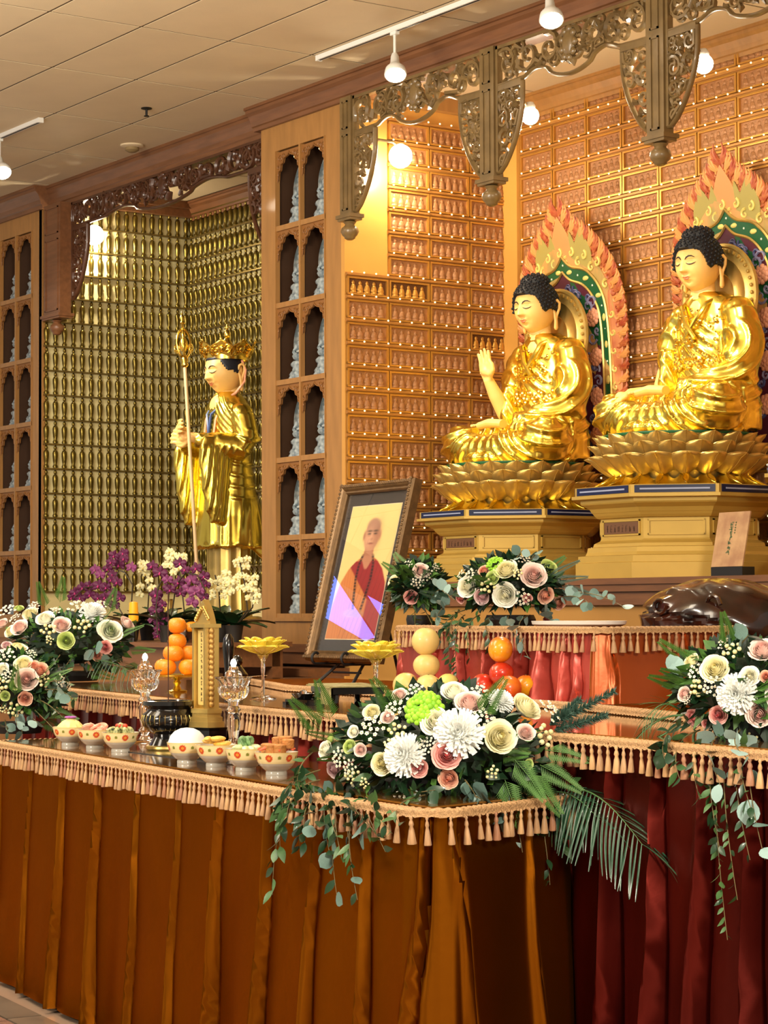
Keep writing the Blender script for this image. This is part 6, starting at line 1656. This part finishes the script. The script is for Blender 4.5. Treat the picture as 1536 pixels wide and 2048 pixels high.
# centre bouquet on the right end of the front table
fc = [(650, 1500, 19, 'white'), (743, 1423, 17, 'cream'), (775, 1434, 14, 'blush'), (798, 1388, 15, 'blush'), (847, 1418, 33, 'grn'), (870, 1442, 29, 'white'), (918, 1466, 40, 'mum'), (809, 1510, 35, 'mum'),
      (763, 1527, 22, 'cream'), (894, 1509, 28, 'pink'), (837, 1536, 18, 'pink'), (897, 1558, 19, 'peach'), (938, 1403, 27, 'blush'), (666, 1540, 17, 'mauve'), (698, 1493, 14, 'green'), (720, 1500, 13, 'blush'), (706, 1463, 13, 'white'),
      (908, 1381, 26, 'white'), (1002, 1402, 22, 'mum'), (1054, 1412, 31, 'cream'), (1000, 1474, 32, 'cream'), (1052, 1464, 18, 'blush'), (1100, 1424, 26, 'wax'), (1085, 1472, 20, 'ber'), (968, 1438, 20, 'wax'), (960, 1386, 18, 'wax'),
      (745, 1455, 24, 'wax'), (790, 1420, 20, 'wax'), (830, 1385, 18, 'wax'), (795, 1463, 16, 'ber'), (700, 1535, 16, 'wax'), (706, 1553, 14, 'ber'), (712, 1590, 22, 'wax'), (680, 1515, 18, 'wax'), (800, 1600, 16, 'wax'), (855, 1490, 14, 'wax'), (730, 1565, 10, 'ber'), (1058, 1528, 10, 'green'), (1118, 1518, 9, 'green'), (985, 1545, 12, 'ber'), (660, 1478, 12, 'green'), (780, 1490, 12, 'ber')]
cc = Vector((-5.52, 4.02, 1.13)); rd = (.40, .30, .215)
brs = [(640, 1560, 560, 1700, -.1, .03, RU, .055, 14), (650, 1580, 545, 1790, -.12, .06, RU, .055, 18), (680, 1600, 600, 1700, -.1, .02, ('euc', 'rus'), .05, 12), (700, 1600, 675, 1800, -.08, .03, ('rus', 'euc'), .05, 14), (720, 1610, 715, 1800, -.1, .02, ('euc', 'rus', 'rusl'), .045, 12), (640, 1540, 565, 1620, -.1, .03, RU, .055, 12), (760, 1610, 705, 1740, -.08, .02, RU, .05, 12), (630, 1500, 600, 1580, -.05, .02, ('ivy', 'rusl'), .05, 10),
       (940, 1590, 1000, 1660, -.1, .03, EU, .062, 6), (1000, 1590, 1045, 1705, -.08, .03, EU, .05, 5), (700, 1620, 760, 1680, -.06, .01, RU, .05, 8), (1060, 1580, 1100, 1770, -.1, .02, RU, .04, 16), (1080, 1560, 1130, 1700, -.08, .02, RU, .045, 14), (1040, 1590, 1075, 1660, -.06, .01, ('rusl', 'ivy'), .045, 10), (850, 1590, 800, 1650, -.06, .01, RU, .05, 9), (1110, 1540, 1180, 1620, -.06, .02, RU, .05, 12), (930, 1560, 960, 1610, -.06, 0, ('ivy', 'euc'), .05, 6), (800, 1590, 870, 1580, -.06, 0, ('rus', 'ivy'), .055, 9)]
brs += [(650+9*k, 1590, 575+22*k+(k*37) % 23, 1640+(k*53) % 90, -.08, .02, (RU, RU, ('rus', 'euc'), ('ivy', 'rus'))[k % 4], .052, 11) for k in range(10)]
brs += [(1040+8*k, 1585, 1060+14*k, 1650+(k*41) % 80, -.08, .02, RU, .042, 12) for k in range(6)]
t, org, q = bouquet('flower_arrangement', 'large front arrangement with white chrysanthemums, pink roses and a bright green carnation', cc, rd, fc, 900, 5, brs, 90, 7, zbase=G1, path=P1, zt=Z1)
P0 = ray_dome(1120, 1575, cc, rd); palm(t, org, P0, at(1285, 1690, Y=P0.y-.10), .05, .235, 22, q, 1.0)
P0 = ray_dome(1090, 1585, cc, rd); palm(t, org, P0, at(1200, 1640, Y=P0.y-.05), .03, .16, 12, q, 1.2)
for (u0, v0, u1, v1) in ((1120, 1440, 1228, 1383), (1110, 1460, 1215, 1430), (1100, 1450, 1160, 1400)):
    P0 = ray_dome(u0, v0, cc, rd); P1_ = at(u1, v1, Y=P0.y+.06); b = MB(); b.tube([P0-org, P1_-org], [.004, .003], 6); d0 = (P1_-P0); 
    for k in range(420):
        f = q.random(); c_ = P0+d0*f-org; a = q.uniform(0, 6.28); s = d0.orthogonal().normalized(); s.rotate(Matrix.Rotation(a, 3, d0.normalized())); e = (s+d0.normalized()*.9).normalized(); L = .034*(1.1-.5*f); w_ = e.orthogonal().normalized()*.0018
        b.add([c_-w_, c_+w_, c_+e*L], [(0, 1, 2)])
    b.build('spruce_sprig', SPR, t, smooth=False)
for (u0, v0, du, dv) in ((1090, 1500, 1, -.2), (1080, 1530, 1, -.6), (1060, 1550, .8, -1), (1030, 1520, .6, -.8), (960, 1430, .5, .8), (1110, 1515, 1, .2), (640, 1460, -.7, .8), (660, 1440, -.3, 1), (1010, 1560, .3, -1)):
    P0 = ray_dome(u0, v0, cc, rd); fern_sprig(t, P0-org, (_r*du+_u*dv+(-_f)*.5), .15, q)
# right arrangement
fr = [(1430, 1337, 28, 'cream'), (1381, 1322, 18, 'cream'), (1473, 1388, 33, 'mum'), (1499, 1352, 20, 'white'), (1386, 1435, 18, 'pink'), (1436, 1430, 18, 'pink'), (1518, 1428, 25, 'blush'), (1524, 1298, 27, 'blush'), (1532, 1353, 12, 'peach'), (1368, 1388, 15, 'blush'), (1412, 1448, 9, 'pink'), (1396, 1378, 17, 'ber'), (1466, 1302, 17, 'ber'), (1395, 1345, 18, 'wax'), (1425, 1372, 18, 'wax'), (1450, 1290, 14, 'wax'), (1420, 1458, 12, 'wax'), (1500, 1475, 12, 'ber'), (1560, 1390, 28, 'white'), (1580, 1330, 22, 'pink'), (1560, 1440, 20, 'cream'), (1375, 1400, 9, 'wax')]
cr_ = at(1490, 1380, Y=4.45); rr_ = (.24, .17, .15)
brs = [(1365, 1350, 1345, 1345, -.02, 0, EU, .055, 2), (1480, 1290, 1497, 1270, 0, 0, EU, .05, 3), (1470, 1300, 1455, 1290, 0, 0, EU, .04, 2), (1480, 1460, 1500, 1520, -.08, 0, EU, .05, 5), (1440, 1470, 1445, 1580, -.12, .02, EU, .05, 7), (1450, 1480, 1440, 1700, -.15, .03, RU, .04, 22), (1460, 1480, 1455, 1880, -.16, .05, RU, .036, 40), (1490, 1480, 1500, 1720, -.16, .03, ('euc', 'rus', 'rusl'), .042, 18), (1520, 1480, 1530, 1720, -.14, .03, EU, .06, 8), (1500, 1480, 1510, 1640, -.16, .02, RU, .045, 16), (1400, 1460, 1360, 1560, -.1, .01, RU, .045, 14), (1420, 1465, 1400, 1600, -.12, .01, RU, .045, 14), (1380, 1440, 1330, 1520, -.08, .02, ('rus', 'ivy'), .05, 12), (1470, 1480, 1475, 1800, -.18, .04, RU, .036, 26)]
t, org, q = bouquet('flower_arrangement', 'cream and pink arrangement cut by the right edge, trailing long vines over burgundy satin', cr_, rr_, fr, 600, 6, brs, 60, 5, zbase=G2, path=P2, zt=Z2)
for (u0, v0, u1, v1, L, n) in ((1370, 1430, 1255, 1500, .10, 16), (1375, 1450, 1235, 1560, .12, 18), (1390, 1460, 1360, 1715, .08, 20), (1360, 1420, 1290, 1440, .09, 12)):
    P0 = ray_dome(u0, v0, cr_, rr_); palm(t, org, P0, at(u1, v1, Y=P0.y-.10), .03, L, n, q, .6, RUSL, .45)
for (u0, v0, du, dv) in ((1500, 1400, 1, .3), (1360, 1370, -1, .3), (1460, 1290, -.3, 1), (1510, 1380, 1, .6)):
    P0 = ray_dome(u0, v0, cr_, rr_); fern_sprig(t, P0-org, (_r*du+_u*dv+(-_f)*.5), .11, q)
# left arrangement on the middle table
fa = [(185, 1226, 22, 'mum'), (132, 1281, 17, 'green'), (221, 1261, 22, 'ane'), (123, 1249, 18, 'blush'), (255, 1245, 16, 'blush'), (211, 1294, 13, 'pink'), (195, 1312, 10, 'peach'), (90, 1236, 19, 'white'), (60, 1226, 16, 'cream'), (157, 1216, 20, 'wax'), (38, 1254, 18, 'blush'), (20, 1262, 14, 'cream'), (4, 1246, 12, 'blush'), (166, 1253, 15, 'ber'), (110, 1222, 12, 'wax'), (203, 1212, 14, 'wax'), (70, 1212, 12, 'wax'), (15, 1222, 16, 'wax'), (38, 1216, 10, 'green'), (98, 1262, 14, 'ber'), (100, 1280, 8, 'ber'), (30, 1237, 12, 'wax')]
ca = at(135, 1287, Y=5.45); ra = (.40, .32, .185)
brs = [(195, 1300, 185, 1300, -.05, 0, EU, .07, 4), (215, 1310, 225, 1325, -.05, 0, EU, .06, 3), (140, 1320, 120, 1350, -.1, 0, ('ivy', 'rus'), .08, 5), (200, 1330, 270, 1350, -.1, .02, RU, .06, 10), (120, 1310, 90, 1350, -.1, 0, RU, .06, 8)]
t, org, q = bouquet('flower_arrangement', 'white and blush arrangement with a white anemone on the left of the middle table', ca, ra, fa, 800, 7, brs, 90, 7, zbase=G2)
P0 = ray_dome(190, 1320, ca, ra); palm(t, org, P0, at(275, 1352, Y=P0.y-.1), .02, .14, 14, q, .5)
for (u0, v0, du, dv) in ((240, 1270, 1, .4), (260, 1300, 1, 0), (90, 1215, -.2, 1), (180, 1345, 1, -.2), (215, 1225, .4, 1), (120, 1205, .2, 1), (250, 1330, 1, -.3)):
    P0 = ray_dome(u0, v0, ca, ra); fern_sprig(t, P0-org, (_r*du+_u*dv+(-_f)*.5), .16, q)
# left arrangement on the front table
fb = [(36, 1294, 18, 'cream'), (47, 1326, 18, 'cream'), (53, 1358, 22, 'blush'), (82, 1340, 16, 'peach'), (67, 1332, 13, 'peach'), (50, 1397, 14, 'peach'), (4, 1338, 14, 'white'), (11, 1312, 18, 'wax'), (14, 1290, 11, 'mauve'), (8, 1418, 8, 'ber'), (30, 1420, 14, 'ber'), (18, 1352, 12, 'wax'), (30, 1370, 10, 'green'), (86, 1362, 12, 'ber'), (118, 1362, 12, 'wax'), (62, 1308, 10, 'wax'), (5, 1370, 14, 'ber'), (10, 1392, 10, 'green'), (-30, 1330, 24, 'blush'), (-30, 1380, 20, 'cream'), (135, 1372, 9, 'wax')]
cb = at(38, 1372, Y=4.42); rb = (.26, .20, .175)
brs = [(30, 1430, 34, 1450, -.05, 0, EU, .05, 4), (60, 1430, 75, 1446, -.05, 0, EU, .05, 4), (40, 1440, 45, 1470, -.05, 0, EU, .05, 3), (80, 1400, 130, 1440, -.05, .01, RU, .05, 12), (90, 1380, 150, 1400, 0, .02, ('rus', 'euc'), .05, 12), (70, 1420, 110, 1460, -.05, 0, RU, .05, 8), (10, 1440, 15, 1465, -.05, 0, ('euc', 'rus'), .05, 6), (85, 1370, 150, 1370, 0, .02, RU, .045, 12)]
t, org, q = bouquet('flower_arrangement', 'blush and peach arrangement at the left end of the front table, beside the custard bowl', cb, rb, fb, 700, 8, brs, 70, 4, zbase=G1)
for (u0, v0, du, dv) in ((95, 1390, 1, -.1), (100, 1420, 1, -.3), (90, 1360, 1, .4), (85, 1440, 1, -.5), (30, 1390, .1, 1)):
    P0 = ray_dome(u0, v0, cb, rb); fern_sprig(t, P0-org, (_r*du+_u*dv+(-_f)*.4), .15, q)
# rear arrangement on the raised table
fd = [(1067, 1150, 25, 'blush'), (1011, 1138, 23, 'cream'), (1099, 1133, 18, 'green'), (992, 1129, 16, 'grn'), (967, 1141, 12, 'peach'), (933, 1174, 21, 'white'), (1010, 1190, 25, 'white'), (963, 1194, 16, 'mauve'), (1092, 1191, 17, 'peach'), (1119, 1207, 15, 'peach'), (1055, 1197, 10, 'pink'), (920, 1197, 11, 'pink'), (985, 1155, 14, 'green'), (1045, 1195, 16, 'wax'), (1035, 1148, 10, 'ber'), (975, 1172, 14, 'ber'), (925, 1150, 12, 'wax'), (945, 1150, 14, 'wax'), (1048, 1120, 12, 'wax'), (1095, 1238, 9, 'pink'), (1130, 1180, 10, 'wax')]
cd = at(1020, 1170, Y=5.80); rdd = (.24, .20, .125)
brs = [(1030, 1120, 1045, 1100, 0, 0, EU, .045, 3), (1060, 1120, 1080, 1100, 0, 0, EU, .04, 3), (1120, 1190, 1250, 1215, -.1, .03, EU, .045, 10), (1110, 1200, 1190, 1215, -.1, .03, EU, .05, 8), (1080, 1220, 1105, 1245, -.1, 0, EU, .055, 6), (1060, 1230, 1060, 1320, -.14, .02, EU, .045, 9), (1020, 1230, 1050, 1290, -.14, .01, EU, .05, 7), (990, 1230, 985, 1290, -.14, 0, ('euc', 'rus'), .05, 9), (930, 1220, 880, 1290, -.12, .02, RU, .045, 16), (920, 1220, 900, 1340, -.14, .02, RU, .042, 22), (930, 1230, 915, 1370, -.14, .03, RU, .042, 22), (900, 1210, 870, 1240, -.08, .02, EU, .05, 7), (960, 1230, 940, 1320, -.14, .01, RU, .045, 14), (910, 1200, 870, 1170, 0, 0, EU, .05, 4)]
t, org, q = bouquet('flower_arrangement', 'cream rose arrangement with trailing round eucalyptus on the raised rear table', cd, rdd, fd, 600, 9, brs, 60, 3, zbase=G3, path=P3, zt=Z3)
for (u0, v0, du, dv) in ((1110, 1160, 1, .1), (1120, 1175, 1, -.2), (1100, 1150, 1, .5), (900, 1200, -1, .3)):
    P0 = ray_dome(u0, v0, cd, rdd); fern_sprig(t, P0-org, (_r*du+_u*dv+(-_f)*.3), .14, q, SPR)
fe = [(842, 1141, 16, 'blush'), (822, 1194, 14, 'pink'), (855, 1150, 12, 'wax'), (835, 1165, 12, 'wax'), (815, 1130, 10, 'wax'), (868, 1135, 10, 'wax'), (790, 1165, 15, 'cream')]
ce = at(838, 1172, Y=5.93); re = (.12, .11, .12)
t, org, q = bouquet('flower_arrangement', 'small blush arrangement half hidden behind the right side of the portrait', ce, re, fe, 450, 10, [(860, 1200, 890, 1180, 0, .02, EU, .05, 4), (850, 1220, 870, 1260, -.1, 0, RU, .04, 8), (830, 1220, 830, 1260, -.1, 0, RU, .045, 8)], 50, 5, zbase=G3)
# orchids -----------------------------------------------------------
def orchid_mesh(nm, col, lip):
    b = MB(); b.col = s2l(col)
    for k, (a, L, W) in enumerate(((PI/2, .9, .55), (PI/2+2.2, .9, .5), (PI/2-2.2, .9, .5), (.15, .95, .95), (PI-.15, .95, .95))):
        T = Matrix.Rotation(a-PI/2, 4, 'Y').inverted() if False else Matrix.Rotation(-(a-PI/2), 4, 'Y')
        petal_grid(b, Matrix.Translation((0, -.02*(k > 2), 0)) @ T, L, W, .10, -.05)
    b.col = s2l(lip); b.sph((0, -.16, -.12), (.14, .16, .16), 8, 5); b.sph((0, -.12, .03), (.08, .12, .08), 6, 4)
    return b.mesh(nm, mat('petal_paint', (255, 255, 255), .55, vcol=True), ang=70, vcol=True)
OP = orchid_mesh('orchid_bloom', (84, 4, 58), (176, 40, 110)); OW = orchid_mesh('orchid_bloom', (224, 216, 164), (220, 190, 90)); OL = orchid_mesh('orchid_bloom', (122, 50, 98), (160, 80, 120))
obig = MB().grid(lambda u_, v_: ((u_-.5)*.34*math.sin(PI*(.06+.9*v_))**.6, abs(u_-.5)*.1-.45*v_*v_, v_*.9), 3, 8).mesh('strap_leaf', mat('orchid_leaf', (34, 66, 36), .35, coat=.3), ang=80)
def orchid(u, lab, spikes, Y=7.3, potc=None, me=OP, seed=1):
    potc = mat('dark_pot', (40, 34, 28), .6) if potc is None else potc
    """spikes: list of pixel polylines, blooms listed separately"""
    q = random.Random(seed); base = Vector(ons(u, Y-7.2)); t = thing('potted_orchid', lab, 'plant', base)
    MB().lathe([(0, 0), (.045, 0), (.06, .10), (.064, .11), (.056, .11), (.05, .09), (0, .09)], 20).build('pot', potc or WHITE, t)
    for k in range(10):
        a = k*1.05+.3; d = Vector((math.cos(a), math.sin(a), .5+.12*k)).normalized(); put('strap_leaf', obig, t, dirmat(Vector((0, 0, .09)), d, 0 if True else 0, q.uniform(.20, .30)))
    for sp, blooms in spikes:
        pts = [Vector((0, 0, .09))]+[at(a, c, Y=base.y-.02*i)-base for i, (a, c) in enumerate(sp)]
        sm = []
        for i in range(len(pts)-1):
            for k in range(4): sm.append(pts[i].lerp(pts[i+1], k/4))
        sm.append(pts[-1]); MB().tube(sm, .005, 5).build('flower_stem', mat('orchid_stem', (60, 50, 34), .5), t)
        for a, c, r_, kind in blooms:
            p = at(a, c, Y=base.y-.05+q.uniform(-.04, .04)); ppm = FPX/((p-Vector((0, 0, HC))).dot(_f)); fwd = Vector((.55+q.uniform(-.3, .3), -.75, q.uniform(-.25, .1))).normalized()
            m3 = fwd.to_track_quat('-Y', 'Z').to_matrix().to_4x4(); put('orchid_bloom', {'p': OP, 'w': OW, 'l': OL}[kind], t, Matrix.Translation(p-base) @ m3 @ Matrix.Rotation(q.uniform(-.3, .3), 4, 'Y') @ Matrix.Scale(r_/ppm*1.12, 4))
P_ = 'p'
DKP = mat('dark_pot', (40, 34, 28), .6)
orchid(262, 'purple orchid with a drooping spray at the left of the side table', [([(262, 1230), (265, 1170), (250, 1145), (238, 1140), (232, 1155), (228, 1200)], [(246, 1107, 13, P_), (228, 1112, 13, P_), (238, 1130, 15, P_), (215, 1138, 12, P_), (234, 1165, 13, P_), (222, 1160, 11, P_), (248, 1118, 12, P_), (262, 1135, 13, 'l'), (222, 1125, 12, P_), (225, 1150, 12, P_)]),
   ([(240, 1220), (225, 1190), (200, 1172), (170, 1175), (145, 1200)], [(197, 1172, 15, P_), (165, 1176, 14, P_), (180, 1190, 13, P_), (150, 1186, 13, P_), (226, 1190, 15, P_), (210, 1195, 13, P_), (196, 1196, 12, P_), (160, 1196, 13, P_), (144, 1196, 12, P_), (215, 1208, 13, P_), (230, 1210, 12, P_), (240, 1196, 12, P_), (178, 1172, 12, P_), (190, 1140, 13, 'l'), (200, 1150, 12, 'l'), (212, 1175, 12, P_)])], 7.30, seed=1)
orchid(335, 'purple orchid whose longest spray hangs down beside the mandarins', [([(335, 1230), (338, 1180), (325, 1160), (316, 1175), (312, 1220), (316, 1270)], [(312, 1190, 16, P_), (312, 1221, 16, P_), (318, 1246, 13, P_), (316, 1271, 13, P_), (325, 1210, 10, P_), (330, 1236, 10, P_), (304, 1133, 14, P_), (320, 1146, 16, P_), (304, 1240, 9, 'l'), (335, 1176, 11, P_), (315, 1205, 13, P_), (318, 1258, 12, P_)]),
   ([(345, 1220), (352, 1170), (372, 1145), (395, 1150), (410, 1180)], [(360, 1127, 14, P_), (392, 1137, 14, P_), (357, 1165, 15, P_), (361, 1186, 13, P_), (408, 1153, 13, P_), (408, 1194, 11, P_), (402, 1166, 12, P_), (382, 1160, 16, 'l'), (390, 1185, 16, 'l'), (376, 1178, 14, 'l'), (335, 1160, 12, 'l'), (384, 1205, 14, 'l'), (340, 1180, 12, P_), (412, 1170, 11, P_), (370, 1140, 12, P_), (400, 1180, 12, 'l')])], 7.15, seed=2)
qq = random.Random(21)
def wh(cx, cy, n, sx, sy): return [(cx+qq.uniform(-sx, sx), cy+qq.uniform(-sy, sy), qq.uniform(8, 10.5), 'w') for _ in range(n)]
orchid(295, 'white orchid behind the purple ones, left', [([(295, 1230), (298, 1180), (290, 1150)], wh(290, 1160, 12, 14, 34))], 7.5, seed=3)
orchid(372, 'white orchid standing highest behind the purple ones', [([(368, 1220), (362, 1160), (350, 1115)], wh(350, 1112, 8, 18, 9)+wh(345, 1140, 7, 14, 12)+[(368, 1112, 8, 'w')])], 7.5, seed=4)
orchid(440, 'white orchid at the feet of the crowned statue', [([(440, 1220), (438, 1180), (430, 1150)], wh(437, 1170, 20, 26, 26))], 7.35, seed=5)
orchid(500, 'white orchid against the central display cabinet', [([(495, 1220), (490, 1170), (480, 1125)], wh(485, 1150, 16, 16, 32)), ([(505, 1215), (510, 1180), (512, 1160)], wh(508, 1180, 12, 10, 26))], 7.4, seed=6)
# things on the side table
p = Vector(ons(366, -.2)); t = thing('ribbed_cup', 'plain white cup behind the mandarin pyramid', 'cup', p); MB().lathe([(0, 0), (.032, 0), (.040, .12), (.036, .12), (.03, .02), (0, .02)], 20).build('cup_body', WHITE, t)
p = Vector(ons(267, -.1)); t = thing('candle', 'thick orange-yellow pillar candle by the left orchid', 'candle', p); zz = at(267, 1243, Y=p.y).z-ZS; z2_ = at(267, 1205, Y=p.y).z-ZS
MB().lathe([(.02, 0), (.024, zz*.3), (.016, zz)], 14).build('holder', BLACK, t); MB().lathe([(.03, zz), (.034, zz+.02), (.028, z2_), (.010, z2_+.006), (0, z2_)], 18).build('wax', mat('orange_wax', (240, 160, 30), .4, emit=.25), t)
p = Vector(ons(337, .1)); t = thing('gold_screen', 'narrow gold-framed upright panel behind the hanging orchid spray', 'panel', p, -.1); z2_ = at(337, 1198, Y=p.y).z-ZS
b = MB().box(-.05, -.038, -.01, .01, 0, z2_); b.box(.038, .05, -.01, .01, 0, z2_); b.box(-.05, .05, -.01, .01, z2_-.012, z2_); b.box(-.05, .05, -.02, .02, 0, .014); b.build('frame', GOLDS, t, smooth=False); MB().box(-.038, .038, -.003, .003, .014, z2_-.012).build('panel', mat('pale_gold_paint', (222, 200, 110), .4), t, smooth=False)
p = Vector(ons(490, -.1)); t = thing('fruit_dish', 'dark footed dish of fruit against the cabinet base', 'dish', p); zz = at(490, 1264, Y=p.y).z-ZS
MB().lathe([(0, 0), (.05, 0), (.03, .02), (.03, zz-.05), (.09, zz-.02), (.14, zz), (.13, zz), (0, zz-.02)], 28).build('dish_body', mat('brown_lacquer', (88, 52, 30), .3, coat=.4), t)
zt_ = p.z+zz
o = thing('orange', 'bright orange fruit on the dark footed dish', 'fruit', (p.x+.01, p.y-.02, zt_+.028)); inst('peel', om, o); inst('stem_scar', omc, o)
for k, (dx, dy) in enumerate(((-.07, -.02), (-.045, -.06), (-.09, .03))): o = MB().sph((0, 0, 0), (.03, .03, .026), 12, 8).build('plum', mat('pinkish_plum', (176, 92, 76), .4), None, (p.x+dx, p.y+dy, zt_+.015)); tag(o, 'dusky pink plum on the dark footed dish', 'fruit', 'plums on the footed dish')
o = MB().tube([(-.05, 0, .0), (0, -.02, .02), (.06, 0, .045)], [.008, .020, .006], 8).build('green_banana', mat('green_fruit', (110, 120, 52), .4), None, (p.x+.07, p.y-.02, zt_+.015)); tag(o, 'green banana on the dark footed dish', 'fruit')
p = Vector(ons(457, -.22)); t = thing('black_vase', 'slim black vase behind the gold tablet', 'vase', p); zz = at(457, 1268, Y=p.y).z-ZS; h_ = .0
b = at(457, 1268, Y=5.6); c_ = at(457, 1362, Y=5.6); t.location = (c_.x, c_.y, Z2+.017); H = b.z-Z2-.017
MB().lathe([(0, 0), (.02, 0), (.018, H*.2), (.024, H*.5), (.030, H*.75), (.024, H*.92), (.012, H), (0, H)], 18).build('vase_body', BLACK, t)
b = at(474, 1322, Y=5.75); t = thing('black_ball_finial', 'small dark jar with a round lid beside the slim black vase', 'jar', (b.x, b.y, Z2+.017)); H = b.z-Z2-.017
MB().lathe([(0, 0), (.05, 0), (.055, H*.4), (.03, H*.7), (.02, H*.8)], 18).build('jar_body', BLACK, t); MB().sph((0, 0, H), .03, 14, 9).build('lid', BLACK, t)
